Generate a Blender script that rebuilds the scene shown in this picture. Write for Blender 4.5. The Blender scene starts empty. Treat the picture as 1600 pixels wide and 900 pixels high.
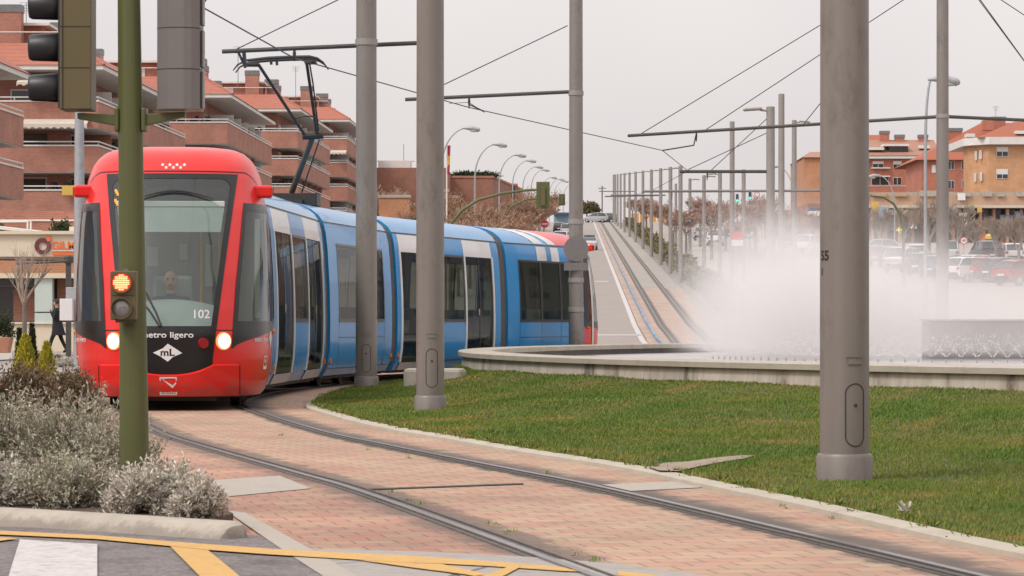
import bpy, bmesh, math, random
import numpy as np
from mathutils import Vector, Matrix

R = math.radians
rng = random.Random(7)
SC = bpy.context.scene
COL = SC.collection

# ---------------------------------------------------------------- camera, sky, sun, exposure
F = 5000.0          # focal length in photo pixels (1600 wide)
H = 1.05            # eye height
HY = 503.0          # image row of eye level
cam_d = bpy.data.cameras.new("Camera")
cam_d.sensor_width = 36.0
cam_d.lens = 36.0 * F / 1600.0
cam_d.shift_y = (HY - 450.0) / 1600.0
cam_d.clip_start = 0.5
cam_d.clip_end = 6000.0
cam_d.dof.use_dof = True
cam_d.dof.focus_distance = 41.0
cam_d.dof.aperture_fstop = 20.0
cam = bpy.data.objects.new("Camera", cam_d)
cam.location = (0, 0, H)
cam.rotation_euler = (R(90), 0, R(0))
COL.objects.link(cam)
SC.camera = cam

SUN_EL, SUN_AZ = R(48), R(230)     # azimuth measured from +Y clockwise; light comes from behind, left
world = bpy.data.worlds.new("World")
SC.world = world
world.use_nodes = True
nt = world.node_tree
for n in list(nt.nodes):
    nt.nodes.remove(n)
out = nt.nodes.new("ShaderNodeOutputWorld")
add = nt.nodes.new("ShaderNodeAddShader")
sky = nt.nodes.new("ShaderNodeTexSky")
sky.sky_type = 'NISHITA'
sky.sun_disc = False
sky.sun_elevation = SUN_EL
sky.sun_rotation = SUN_AZ
sky.dust_density = 6.0
sky.air_density = 1.0
hs = nt.nodes.new("ShaderNodeHueSaturation")
hs.inputs['Saturation'].default_value = 0.12
bg1 = nt.nodes.new("ShaderNodeBackground")
bg1.inputs['Strength'].default_value = 0.05
nt.links.new(sky.outputs[0], hs.inputs['Color'])
nt.links.new(hs.outputs[0], bg1.inputs['Color'])
# overcast cloud deck: brighter overhead than at the horizon
tc = nt.nodes.new("ShaderNodeTexCoord")
sep = nt.nodes.new("ShaderNodeSeparateXYZ")
mr = nt.nodes.new("ShaderNodeMapRange")
mr.inputs['From Min'].default_value = 0.0
mr.inputs['From Max'].default_value = 1.0
mr.inputs['To Min'].default_value = 0.715
mr.inputs['To Max'].default_value = 1.22
nt.links.new(tc.outputs['Generated'], sep.inputs[0])
nt.links.new(sep.outputs['Z'], mr.inputs['Value'])
nz = nt.nodes.new("ShaderNodeTexNoise")
nz.inputs['Scale'].default_value = 4.5
nz.inputs['Detail'].default_value = 3.0
nt.links.new(tc.outputs['Generated'], nz.inputs['Vector'])
cr = nt.nodes.new("ShaderNodeMix")
cr.data_type = 'RGBA'
cr.inputs['A'].default_value = (0.92, 0.848, 0.852, 1)
cr.inputs['B'].default_value = (1.035, 0.972, 0.957, 1)
nzr = nt.nodes.new("ShaderNodeMapRange")
nzr.inputs['From Min'].default_value = .35; nzr.inputs['From Max'].default_value = .65
nt.links.new(nz.outputs[0], nzr.inputs['Value'])
nt.links.new(nzr.outputs[0], cr.inputs['Factor'])
bg2 = nt.nodes.new("ShaderNodeBackground")
nt.links.new(cr.outputs['Result'], bg2.inputs['Color'])
nt.links.new(mr.outputs[0], bg2.inputs['Strength'])
nt.links.new(bg1.outputs[0], add.inputs[0])
nt.links.new(bg2.outputs[0], add.inputs[1])
nt.links.new(add.outputs[0], out.inputs['Surface'])

sun_d = bpy.data.lights.new("Sun", 'SUN')
sun_d.energy = 1.45
sun_d.angle = R(14)
sun_d.color = (1.0, 0.94, 0.86)
sun = bpy.data.objects.new("Sun", sun_d)
COL.objects.link(sun)
sd = Vector((math.sin(SUN_AZ) * math.cos(SUN_EL), math.cos(SUN_AZ) * math.cos(SUN_EL), math.sin(SUN_EL)))
sun.rotation_euler = sd.to_track_quat('Z', 'Y').to_euler()
sun.location = (0, 0, 60)

SC.view_settings.view_transform = 'Standard'
SC.view_settings.look = 'None'
SC.view_settings.exposure = 0.0
SC.view_settings.gamma = 1.0
SC.view_settings.use_curve_mapping = False
SC.render.engine = 'CYCLES'
SC.cycles.use_denoising = True
SC.cycles.volume_bounces = 2
SC.cycles.max_bounces = 10
SC.cycles.transparent_max_bounces = 24
SC.cycles.volume_step_rate = 1.5

# ---------------------------------------------------------------- helpers
def px(x, y, Y):
    return Vector(((x - 800) * Y / F, Y, H + (HY - y) * Y / F))

def gp(x, y, z=0.0):
    Y = F * (H - z) / (y - HY)
    return Vector(((x - 800) * Y / F, Y, z))

GZK = [(-100, 0), (125, 0), (140, .22), (160, .88), (560, 18.5), (600, 19.0), (4000, 19.0)]
def gz(Y):
    for (a, za), (b, zb) in zip(GZK, GZK[1:]):
        if Y <= b:
            return za + (zb - za) * (Y - a) / (b - a)
    return GZK[-1][1]

def interp(t, x):
    if x <= t[0][0]: return t[0][1]
    for (a, ya), (b, yb) in zip(t, t[1:]):
        if x <= b: return ya + (yb - ya) * (x - a) / (b - a)
    return t[-1][1]

class MB:
    def __init__(s):
        s.v = []; s.f = []; s.uv = None
    def add(s, vs, fs):
        o = len(s.v)
        s.v += [tuple(p) for p in vs]
        s.f += [tuple(o + i for i in f) for f in fs]
        return s
    def bx(s, x0, x1, y0, y1, z0, z1):
        return s.add([(x0,y0,z0),(x1,y0,z0),(x1,y1,z0),(x0,y1,z0),(x0,y0,z1),(x1,y0,z1),(x1,y1,z1),(x0,y1,z1)],
              [(0,3,2,1),(4,5,6,7),(0,1,5,4),(1,2,6,5),(2,3,7,6),(3,0,4,7)])
    def obx(s, c, ax, ay, az):
        c = Vector(c); ax = Vector(ax); ay = Vector(ay); az = Vector(az)
        return s.add([c-ax-ay-az, c+ax-ay-az, c+ax+ay-az, c-ax+ay-az, c-ax-ay+az, c+ax-ay+az, c+ax+ay+az, c-ax+ay+az],
              [(0,3,2,1),(4,5,6,7),(0,1,5,4),(1,2,6,5),(2,3,7,6),(3,0,4,7)])
    def seg(s, p0, p1, z0, z1, t, lift0=0, lift1=0):
        """wall along p0->p1 (xy), thickness t to the left of travel"""
        a = Vector((p0[0], p0[1])); b = Vector((p1[0], p1[1]))
        d = (b - a).normalized(); n = Vector((-d.y, d.x)) * t
        c = [a, b, b + n, a + n]
        zz = [lift0, lift1, lift1, lift0]
        return s.add([(p.x, p.y, z0 + l) for p, l in zip(c, zz)] + [(p.x, p.y, z1 + l) for p, l in zip(c, zz)],
              [(0,3,2,1),(4,5,6,7),(0,1,5,4),(1,2,6,5),(2,3,7,6),(3,0,4,7)])
    def poly(s, pts):
        return s.add(pts, [tuple(range(len(pts)))])
    def prism(s, xy, z0, z1):
        n = len(xy)
        return s.add([(p[0], p[1], z0) for p in xy] + [(p[0], p[1], z1) for p in xy],
              [tuple(reversed(range(n))), tuple(range(n, 2*n))] + [(i, (i+1) % n, n + (i+1) % n, n + i) for i in range(n)])
    def cyl(s, a, b, r0, r1=None, n=12, cap=True):
        return s.tube([a, b], [r0, r0 if r1 is None else r1], n, cap)
    def tube(s, pts, r, n=8, cap=True):
        pts = [Vector(p) for p in pts]
        if not isinstance(r, (list, tuple)): r = [r] * len(pts)
        t0 = (pts[1] - pts[0]).normalized()
        up = Vector((0, 0, 1)) if abs(t0.z) < .9 else Vector((0, 1, 0))
        x = t0.cross(up).normalized()
        vs = []; m = len(pts)
        for i, p in enumerate(pts):
            t = (pts[min(i+1, m-1)] - pts[max(i-1, 0)]).normalized()
            x = (x - t * x.dot(t)).normalized()
            y = t.cross(x)
            for k in range(n):
                a = 2 * math.pi * k / n
                vs.append(p + (x * math.cos(a) + y * math.sin(a)) * r[i])
        fs = [(i*n + k, i*n + (k+1) % n, (i+1)*n + (k+1) % n, (i+1)*n + k) for i in range(m-1) for k in range(n)]
        if cap:
            fs += [tuple(reversed(range(n))), tuple(range((m-1)*n, m*n))]
        return s.add(vs, fs)
    def lathe(s, prof, n=24, c=(0, 0, 0), cap=True):
        vs = [(c[0] + r * math.cos(2*math.pi*k/n), c[1] + r * math.sin(2*math.pi*k/n), c[2] + z) for r, z in prof for k in range(n)]
        m = len(prof)
        fs = [(i*n + k, i*n + (k+1) % n, (i+1)*n + (k+1) % n, (i+1)*n + k) for i in range(m-1) for k in range(n)]
        if cap:
            fs += [tuple(reversed(range(n))), tuple(range((m-1)*n, m*n))]
        return s.add(vs, fs)
    def sheet(s, rows):
        m = len(rows); n = len(rows[0])
        return s.add([p for r in rows for p in r],
              [(i*n + j, i*n + j + 1, (i+1)*n + j + 1, (i+1)*n + j) for i in range(m-1) for j in range(n-1)])
    def ball(s, c, rx, ry=None, rz=None, nu=14, nv=8):
        ry = rx if ry is None else ry; rz = rx if rz is None else rz
        rows = []
        for i in range(nv + 1):
            a = math.pi * i / nv
            rows.append([(c[0] + rx*math.sin(a)*math.cos(2*math.pi*k/nu), c[1] + ry*math.sin(a)*math.sin(2*math.pi*k/nu), c[2] - rz*math.cos(a)) for k in range(nu)])
        fs = [(i*nu + k, i*nu + (k+1) % nu, (i+1)*nu + (k+1) % nu, (i+1)*nu + k) for i in range(nv) for k in range(nu)]
        return s.add([p for r in rows for p in r], fs)
    def build(s, name, mat, parent=None, smooth=False, off=None, sharp=40, bevel=0):
        me = bpy.data.meshes.new(name)
        vs = s.v
        if off is not None:
            vs = [(p[0]-off[0], p[1]-off[1], p[2]-off[2]) for p in vs]
        me.from_pydata(vs, [], s.f)
        if s.uv:
            l = me.uv_layers.new(name="UVMap")
            idx = np.empty(len(me.loops), dtype=np.int32); me.loops.foreach_get('vertex_index', idx)
            l.data.foreach_set('uv', np.array(s.uv, dtype=np.float32)[idx].ravel())
        me.materials.append(mat)
        if smooth:
            me.polygons.foreach_set('use_smooth', [True] * len(me.polygons))
            if sharp: me.set_sharp_from_angle(angle=R(sharp))
        me.update()
        o = bpy.data.objects.new(name, me)
        COL.objects.link(o)
        if parent: o.parent = parent
        if bevel:
            b = o.modifiers.new('bevel', 'BEVEL'); b.width = bevel; b.segments = 2; b.limit_method = 'ANGLE'; b.angle_limit = R(35)
        return o

def np_mesh(name, verts, faces, mat, parent=None, col=None, off=None):
    """verts Nx3, faces MxK numpy"""
    me = bpy.data.meshes.new(name)
    verts = np.asarray(verts, dtype=np.float32)
    if off is not None: verts = verts - np.array(off, dtype=np.float32)
    n, k = faces.shape
    me.vertices.add(len(verts)); me.vertices.foreach_set('co', verts.ravel())
    me.loops.add(n * k); me.loops.foreach_set('vertex_index', faces.astype(np.int32).ravel())
    me.polygons.add(n); me.polygons.foreach_set('loop_start', np.arange(0, n*k, k, dtype=np.int32))
    me.update(calc_edges=True)
    if col is not None:
        a = me.color_attributes.new(name="tint", type='FLOAT_COLOR', domain='POINT')
        c = np.ones((len(verts), 4), dtype=np.float32); c[:, :3] = np.asarray(col)[:, None] if np.ndim(col) == 1 else col
        a.data.foreach_set('color', c.ravel())
    me.materials.append(mat)
    o = bpy.data.objects.new(name, me); COL.objects.link(o)
    if parent: o.parent = parent
    return o

def tag(o, label=None, cat=None, group=None, kind=None):
    if label: o['label'] = label
    if cat: o['category'] = cat
    if group: o['group'] = group
    if kind: o['kind'] = kind
    return o

def thing(name, label, cat, loc=(0, 0, 0), rz=0, group=None):
    o = bpy.data.objects.new(name, None)
    o.empty_display_size = .2
    COL.objects.link(o)
    o.location = loc; o.rotation_euler = (0, 0, rz)
    return tag(o, label, cat, group)

def struct(mb, name, mat, smooth=False):
    return tag(mb.build(name, mat, smooth=smooth), kind='structure')

KIDS = {}
def copy_tree(o, parent=None):
    c = o.copy(); COL.objects.link(c)
    if parent: c.parent = parent
    for ch in [k for k in bpy.data.objects if k.parent == o]:
        copy_tree(ch, c)
    return c

def copy_thing(o, loc, rz=0, label=None, sc=1.0):
    c = copy_tree(o)
    c.location = loc; c.rotation_euler = (0, 0, rz); c.scale = (sc, sc, sc)
    if label: c['label'] = label
    return c

ORD = ['first', 'second', 'third', 'fourth', 'fifth', 'sixth', 'seventh', 'eighth', 'ninth', 'tenth', 'eleventh', 'twelfth',
       'thirteenth', 'fourteenth', 'fifteenth', 'sixteenth', 'seventeenth', 'eighteenth', 'nineteenth', 'twentieth']

def text_mesh(s, size, bold=0.0, align='CENTER', spacing=1.0):
    cu = bpy.data.curves.new('t', 'FONT')
    cu.body = s; cu.size = size; cu.align_x = align; cu.align_y = 'CENTER'; cu.offset = bold * size
    cu.space_character = spacing
    cu.resolution_u = 3
    o = bpy.data.objects.new('t', cu); COL.objects.link(o)
    dg = bpy.context.evaluated_depsgraph_get()
    dg.update()
    me = bpy.data.meshes.new_from_object(o.evaluated_get(dg))
    vs = [v.co.copy() for v in me.vertices]; fs = [tuple(p.vertices) for p in me.polygons]
    bpy.data.objects.remove(o); bpy.data.curves.remove(cu); bpy.data.meshes.remove(me)
    return vs, fs

# ---------------------------------------------------------------- materials
MATS = {}
def base_nodes(name):
    m = bpy.data.materials.new(name); m.use_nodes = True
    t = m.node_tree
    b = t.nodes['Principled BSDF']
    return m, t, b

def setc(c):
    return (c[0], c[1], c[2], 1)

def pm(name, c1, c2=None, scale=4.0, rough=.5, metal=0, bump=0, coat=0, detail=5, coord='Object', spec=.5, stretch=None, tint=False, rvar=.08):
    m, t, b = base_nodes(name)
    if c2 is None: c2 = tuple(x * .82 for x in c1)
    co = t.nodes.new('ShaderNodeTexCoord')
    src = co.outputs[coord]
    if stretch:
        mp = t.nodes.new('ShaderNodeMapping'); mp.inputs['Scale'].default_value = stretch
        t.links.new(src, mp.inputs[0]); src = mp.outputs[0]
    n = t.nodes.new('ShaderNodeTexNoise'); n.inputs['Scale'].default_value = scale; n.inputs['Detail'].default_value = detail
    n.inputs['Roughness'].default_value = .65
    t.links.new(src, n.inputs['Vector'])
    r = t.nodes.new('ShaderNodeMapRange'); r.inputs['From Min'].default_value = .3; r.inputs['From Max'].default_value = .7
    t.links.new(n.outputs[0], r.inputs['Value'])
    mx = t.nodes.new('ShaderNodeMix'); mx.data_type = 'RGBA'
    mx.inputs['A'].default_value = setc(c1); mx.inputs['B'].default_value = setc(c2)
    t.links.new(r.outputs[0], mx.inputs['Factor'])
    res = mx.outputs['Result']
    if tint:
        at = t.nodes.new('ShaderNodeAttribute'); at.attribute_name = 'tint'
        m2 = t.nodes.new('ShaderNodeMix'); m2.data_type = 'RGBA'; m2.blend_type = 'MULTIPLY'; m2.inputs['Factor'].default_value = 1
        t.links.new(res, m2.inputs['A']); t.links.new(at.outputs['Color'], m2.inputs['B'])
        res = m2.outputs['Result']
    t.links.new(res, b.inputs['Base Color'])
    b.inputs['Roughness'].default_value = rough
    if rvar:
        rr = t.nodes.new('ShaderNodeMapRange'); rr.inputs['To Min'].default_value = max(0, rough - rvar); rr.inputs['To Max'].default_value = min(1, rough + rvar)
        t.links.new(n.outputs[0], rr.inputs['Value']); t.links.new(rr.outputs[0], b.inputs['Roughness'])
    b.inputs['Metallic'].default_value = metal
    b.inputs['Coat Weight'].default_value = coat
    b.inputs['Coat Roughness'].default_value = .05
    b.inputs['Specular IOR Level'].default_value = spec
    if bump:
        bp = t.nodes.new('ShaderNodeBump'); bp.inputs['Strength'].default_value = bump; bp.inputs['Distance'].default_value = .02
        t.links.new(n.outputs[0], bp.inputs['Height']); t.links.new(bp.outputs[0], b.inputs['Normal'])
    MATS[name] = m
    return m

def brick_mat(name, c1, c2, mortar, bw=.24, bh=.075, ms=.008, rough=.85, coord='Object', stain=None, bump=.3):
    m, t, b = base_nodes(name)
    co = t.nodes.new('ShaderNodeTexCoord')
    if coord == 'UV':
        vec = co.outputs['UV']
    else:
        sp = t.nodes.new('ShaderNodeSeparateXYZ'); t.links.new(co.outputs['Object'], sp.inputs[0])
        ad = t.nodes.new('ShaderNodeMath'); ad.operation = 'ADD'
        t.links.new(sp.outputs[0], ad.inputs[0]); t.links.new(sp.outputs[1], ad.inputs[1])
        cb = t.nodes.new('ShaderNodeCombineXYZ'); t.links.new(ad.outputs[0], cb.inputs[0]); t.links.new(sp.outputs[2], cb.inputs[1])
        vec = cb.outputs[0]
    br = t.nodes.new('ShaderNodeTexBrick')
    br.inputs['Scale'].default_value = 1.0
    br.inputs['Brick Width'].default_value = bw; br.inputs['Row Height'].default_value = bh
    br.inputs['Mortar Size'].default_value = ms; br.inputs['Mortar Smooth'].default_value = .2
    br.inputs['Color1'].default_value = setc(c1); br.inputs['Color2'].default_value = setc(c2); br.inputs['Mortar'].default_value = setc(mortar)
    t.links.new(vec, br.inputs['Vector'])
    n = t.nodes.new('ShaderNodeTexNoise'); n.inputs['Scale'].default_value = .55; n.inputs['Detail'].default_value = 8; n.inputs['Roughness'].default_value = .7
    t.links.new(co.outputs['Object'], n.inputs['Vector'])
    r = t.nodes.new('ShaderNodeMapRange'); r.inputs['From Min'].default_value = .3; r.inputs['From Max'].default_value = .7
    r.inputs['To Min'].default_value = .78; r.inputs['To Max'].default_value = 1.18
    t.links.new(n.outputs[0], r.inputs['Value'])
    mx = t.nodes.new('ShaderNodeMix'); mx.data_type = 'RGBA'; mx.blend_type = 'MULTIPLY'; mx.inputs['Factor'].default_value = 1
    t.links.new(br.outputs['Color'], mx.inputs['A']); t.links.new(r.outputs[0], mx.inputs['B'])
    res = mx.outputs['Result']
    if stain: res = stain(t, co, res)
    t.links.new(res, b.inputs['Base Color'])
    b.inputs['Roughness'].default_value = rough
    if bump:
        bp = t.nodes.new('ShaderNodeBump'); bp.inputs['Strength'].default_value = bump; bp.inputs['Distance'].default_value = .006
        bp.invert = True
        t.links.new(br.outputs['Fac'], bp.inputs['Height']); t.links.new(bp.outputs[0], b.inputs['Normal'])
    MATS[name] = m
    return m

def tile_mat(name, c1, c2):
    m, t, b = base_nodes(name)
    co = t.nodes.new('ShaderNodeTexCoord')
    sp = t.nodes.new('ShaderNodeSeparateXYZ'); t.links.new(co.outputs['Object'], sp.inputs[0])
    w = t.nodes.new('ShaderNodeMath'); w.operation = 'MULTIPLY'; w.inputs[1].default_value = 22.0
    t.links.new(sp.outputs[2], w.inputs[0])
    sn = t.nodes.new('ShaderNodeMath'); sn.operation = 'SINE'; t.links.new(w.outputs[0], sn.inputs[0])
    n = t.nodes.new('ShaderNodeTexNoise'); n.inputs['Scale'].default_value = 2.5; n.inputs['Detail'].default_value = 8
    t.links.new(co.outputs['Object'], n.inputs['Vector'])
    a = t.nodes.new('ShaderNodeMath'); a.operation = 'MULTIPLY_ADD'; a.inputs[1].default_value = .22
    t.links.new(sn.outputs[0], a.inputs[0]); t.links.new(n.outputs[0], a.inputs[2])
    mx = t.nodes.new('ShaderNodeMix'); mx.data_type = 'RGBA'
    mx.inputs['A'].default_value = setc(c1); mx.inputs['B'].default_value = setc(c2)
    t.links.new(a.outputs[0], mx.inputs['Factor']); t.links.new(mx.outputs['Result'], b.inputs['Base Color'])
    b.inputs['Roughness'].default_value = .8
    MATS[name] = m
    return m

def emit_mat(name, c, s):
    m = bpy.data.materials.new(name); m.use_nodes = True
    b = m.node_tree.nodes['Principled BSDF']
    b.inputs['Base Color'].default_value = setc(tuple(x * .5 for x in c)); b.inputs['Emission Color'].default_value = setc(c); b.inputs['Emission Strength'].default_value = s
    MATS[name] = m
    return m

def glass_mat(name, tint, refl=1.0, rough=.03, ior=1.5, base=(.02, .025, .025), opac=.15):
    """thin tinted pane: see-through, thin diffuse film, mirror reflection by Fresnel"""
    m = bpy.data.materials.new(name); m.use_nodes = True
    t = m.node_tree
    for n in list(t.nodes): t.nodes.remove(n)
    o = t.nodes.new('ShaderNodeOutputMaterial')
    tr = t.nodes.new('ShaderNodeBsdfTransparent'); tr.inputs[0].default_value = setc(tint)
    df = t.nodes.new('ShaderNodeBsdfDiffuse'); df.inputs[0].default_value = setc(base)
    gl = t.nodes.new('ShaderNodeBsdfGlossy'); gl.inputs['Roughness'].default_value = rough
    gl.inputs['Color'].default_value = (refl, refl, refl, 1)
    ge = t.nodes.new('ShaderNodeNewGeometry')
    dt = t.nodes.new('ShaderNodeVectorMath'); dt.operation = 'DOT_PRODUCT'; t.links.new(ge.outputs['Normal'], dt.inputs[0]); t.links.new(ge.outputs['Incoming'], dt.inputs[1])
    def mth(op, a, b):
        k = t.nodes.new('ShaderNodeMath'); k.operation = op
        for i_, q_ in enumerate((a, b)):
            if q_ is None: continue
            if isinstance(q_, (int, float)): k.inputs[i_].default_value = q_
            else: t.links.new(q_, k.inputs[i_])
        return k.outputs[0]
    f0 = 2 * ((ior - 1) / (ior + 1)) ** 2
    sch = mth('ADD', mth('MULTIPLY', mth('POWER', mth('SUBTRACT', 1.0, mth('ABSOLUTE', dt.outputs['Value'], None)), 4.5), 1 - f0), f0)
    co = t.nodes.new('ShaderNodeTexCoord'); n = t.nodes.new('ShaderNodeTexNoise'); n.inputs['Scale'].default_value = 1.3
    bp = t.nodes.new('ShaderNodeBump'); bp.inputs['Strength'].default_value = .12; bp.inputs['Distance'].default_value = .02
    t.links.new(co.outputs['Object'], n.inputs['Vector']); t.links.new(n.outputs[0], bp.inputs['Height'])
    t.links.new(bp.outputs[0], gl.inputs['Normal'])
    m1 = t.nodes.new('ShaderNodeMixShader'); m1.inputs[0].default_value = opac
    m2 = t.nodes.new('ShaderNodeMixShader')
    t.links.new(tr.outputs[0], m1.inputs[1]); t.links.new(df.outputs[0], m1.inputs[2])
    t.links.new(sch, m2.inputs[0]); t.links.new(m1.outputs[0], m2.inputs[1]); t.links.new(gl.outputs[0], m2.inputs[2])
    t.links.new(m2.outputs[0], o.inputs['Surface'])
    MATS[name] = m
    return m

pm('red_paint', (.74, .022, .018), (.68, .020, .018), 1.5, .3, coat=.22, rvar=.05, spec=.4)
pm('blue_paint', (.010, .245, .58), (.010, .225, .53), 1.5, .26, coat=.22, rvar=.05, spec=.3)
pm('white_paint', (.74, .73, .72), (.66, .65, .64), 2, .35, coat=.3)
pm('silver_paint', (.50, .50, .52), (.42, .42, .44), 2, .35, metal=.3)
pm('black_gloss', (.016, .0145, .015), (.011, .010, .011), 3, .3, spec=.4)
pm('dark_rubber', (.035, .032, .03), (.05, .045, .04), 8, .75)
pm('bellows_grey', (.10, .095, .09), (.075, .07, .068), 6, .7)
pm('dark_steel', (.040, .036, .033), (.026, .024, .022), 6, .55)
pm('arm_grey', (.075, .068, .062), (.055, .05, .045), 5, .6)
pm('pole_paint', (.252, .224, .204), (.212, .188, .171), 2.2, .42, metal=.25, bump=.05, stretch=(1, 1, .25))
pm('peach_stone', (.50, .325, .225), (.40, .27, .19), .8, .85, detail=9)
pm('rail_bed', (.15, .132, .12), (.085, .075, .069), 8, .85)
pm('pole_far', (.31, .285, .265), (.27, .245, .23), 2.2, .5, metal=.2)
pm('mast_grey', (.10, .09, .082), (.08, .072, .065), 5, .7)
pm('galvanised', (.42, .43, .45), (.32, .33, .35), 9, .5, metal=.3)
pm('green_paint', (.098, .106, .036), (.083, .092, .03), 2.2, .45, bump=.06)
pm('olive_plastic', (.125, .098, .042), (.11, .086, .036), 3, .5)
pm('visor_black', (.017, .017, .021), (.025, .024, .028), 5, .42)
pm('signal_grey', (.20, .185, .18), (.17, .155, .15), 4, .38, metal=.2)
pm('concrete', (.46, .42, .36), (.36, .32, .27), 2.5, .88, bump=.25, detail=9)
pm('coping_stone', (.44, .395, .32), (.36, .32, .26), 3, .8, bump=.2, detail=8)
pm('granite', (.35, .325, .30), (.29, .268, .245), 14, .8, bump=.15, detail=9)
pm('granite_pale', (.40, .36, .31), (.345, .31, .265), 14, .8, bump=.15, detail=9)
pm('kerb_stone', (.44, .395, .335), (.30, .265, .22), 5, .85, bump=.35, detail=10)
pm('asphalt', (.29, .255, .245), (.085, .076, .075), 42, .9, bump=.6, detail=10)
pm('far_asphalt', (.31, .275, .252), (.265, .235, .215), .8, .9, detail=9)
pm('track_concrete', (.34, .31, .28), (.28, .25, .225), .9, .9, detail=9)
pm('ground_mix', (.26, .235, .21), (.20, .18, .16), .4, .95, detail=9)
pm('pavement', (.34, .29, .25), (.28, .235, .20), .8, .9, detail=8)
pm('yellow_line', (.62, .355, .085), (.47, .30, .12), 26, .8, detail=10)
pm('white_line', (.60, .565, .555), (.42, .39, .38), 30, .8, detail=10)
pm('rail_steel', (.28, .26, .255), (.20, .185, .18), 12, .32, metal=.85)
pm('rail_side', (.10, .085, .075), (.06, .05, .045), 12, .7)
pm('groove_dark', (.03, .026, .024), (.045, .04, .036), 12, .85)
pm('soil', (.10, .07, .05), (.06, .042, .03), 12, .95, bump=.8)
pm('lawn_soil', (.060, .075, .022), (.085, .078, .030), 3, .95, bump=.6)
pm('silver_leaf', (.60, .555, .48), (.50, .455, .385), 6, .8, tint=True)
pm('grey_green_leaf', (.46, .43, .335), (.37, .34, .25), 6, .8, tint=True)
pm('twig', (.16, .12, .09), (.11, .08, .06), 8, .9)
pm('grass_blade', (.088, .168, .021), (.160, .178, .040), .75, .65, tint=True, spec=.25, detail=7)
pm('brown_leaf', (.20, .125, .075), (.155, .115, .065), 5, .85, tint=True)
pm('golden_leaf', (.62, .50, .04), (.40, .38, .035), 4, .8, tint=True)
pm('dark_leaf', (.05, .065, .022), (.035, .05, .018), 4, .8, tint=True)
pm('hedge_leaf', (.17, .145, .06), (.13, .10, .05), 2, .85, tint=True)
pm('bark', (.20, .165, .14), (.14, .11, .095), 6, .9)
pm('twig_brown', (.40, .25, .195), (.32, .21, .165), 1, .95)
pm('twig_grey', (.36, .29, .24), (.28, .22, .18), 1, .95)
pm('dry_leaf', (.30, .16, .07), (.22, .14, .06), 1, .9, tint=True)
pm('blossom', (.62, .54, .46), (.52, .42, .36), 2, .9, tint=True)
pm('white_trim', (.70, .68, .65), (.60, .575, .55), 1.5, .7)
pm('cream_wall', (.68, .60, .47), (.63, .55, .42), .8, .8)
pm('dark_window', (.03, .028, .028), (.05, .045, .045), .6, .12, spec=.6)
pm('shutter_white', (.66, .65, .64), (.6, .59, .58), 3, .6)
pm('awning_cream', (.60, .54, .46), (.52, .46, .39), 3, .85)
pm('pale_panel', (.52, .60, .56), (.48, .56, .52), 2, .4)
pm('terracotta', (.45, .22, .14), (.38, .18, .11), 6, .85)
pm('maroon', (.16, .035, .04), (.13, .03, .035), 5, .5)
pm('sign_orange', (.80, .16, .03), (.72, .14, .03), 5, .5)
pm('sign_yellow', (.66, .42, .08), (.58, .38, .08), 3, .6)
pm('sign_blue', (.06, .075, .15), (.05, .065, .12), 3, .6)
pm('sign_sky', (.30, .45, .55), (.26, .40, .5), 3, .6)
pm('sign_green', (.10, .35, .10), (.09, .3, .09), 3, .6)
pm('sign_red', (.60, .05, .05), (.52, .04, .045), 3, .5)
pm('sign_white', (.75, .74, .73), (.68, .67, .66), 3, .5)
pm('stencil_black', (.02, .018, .018), (.04, .035, .035), 30, .8)
pm('black_cloth', (.012, .012, .014), (.02, .02, .022), 10, .95)
pm('skin', (.52, .31, .23), (.47, .27, .20), 10, .55)
pm('dark_hair', (.03, .02, .015), (.02, .014, .01), 20, .7)
pm('uniform_blue', (.05, .06, .09), (.04, .05, .075), 10, .9)
pm('interior_pale', (.55, .60, .57), (.50, .55, .52), 3, .6)
pm('interior_grey', (.30, .34, .33), (.25, .285, .275), 3, .6)
pm('seat_blue', (.09, .17, .26), (.07, .14, .22), 10, .8)
pm('seat_pale', (.50, .58, .55), (.46, .54, .51), 10, .6)
pm('amber', (.75, .24, .02), (.7, .2, .02), 5, .3)
pm('tail_red', (.33, .01, .015), (.25, .008, .012), 9, .15, coat=.6)
pm('handrail_yellow', (.62, .42, .08), (.55, .36, .07), 5, .4)
pm('wet_wall', (.075, .055, .04), (.05, .037, .028), 3, .4)
pm('water', (.46, .45, .44), (.38, .37, .37), 2.5, .16, bump=.9, detail=7, spec=.7)
pm('car_silver', (.48, .49, .51), (.45, .46, .48), 2, .3, metal=.4, coat=.5)
pm('car_white', (.70, .70, .70), (.66, .66, .66), 2, .3, coat=.5)
pm('car_dark', (.05, .055, .065), (.045, .05, .055), 2, .3, coat=.5)
pm('car_blue', (.05, .09, .22), (.045, .08, .2), 2, .3, coat=.5)
pm('car_red', (.36, .03, .03), (.33, .028, .028), 2, .3, coat=.5)
pm('car_glass', (.03, .035, .04), (.045, .05, .055), 2, .08, spec=.8)
pm('tyre', (.022, .021, .021), (.03, .03, .03), 8, .85)
pm('chimney_metal', (.20, .20, .205), (.15, .15, .155), 3, .55, metal=.3)
pm('flag_red', (.45, .03, .06), (.38, .03, .05), 4, .8)
pm('flag_yellow', (.72, .45, .05), (.65, .4, .05), 4, .8)
pm('orange_hoarding', (.65, .33, .07), (.58, .28, .06), 1, .7)
pm('blue_rubber', (.07, .18, .33), (.33, .38, .42), 1.2, .7, detail=1)
pm('lens_grey', (.22, .20, .20), (.15, .135, .14), 12, .12, coat=.8)
brick_mat('terrace_brick', (.40, .168, .118), (.325, .128, .09), (.40, .25, .19))
brick_mat('orange_brick', (.48, .215, .11), (.42, .18, .09), (.50, .30, .19))
brick_mat('brown_brick', (.30, .13, .085), (.25, .105, .07), (.32, .19, .14))
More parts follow.
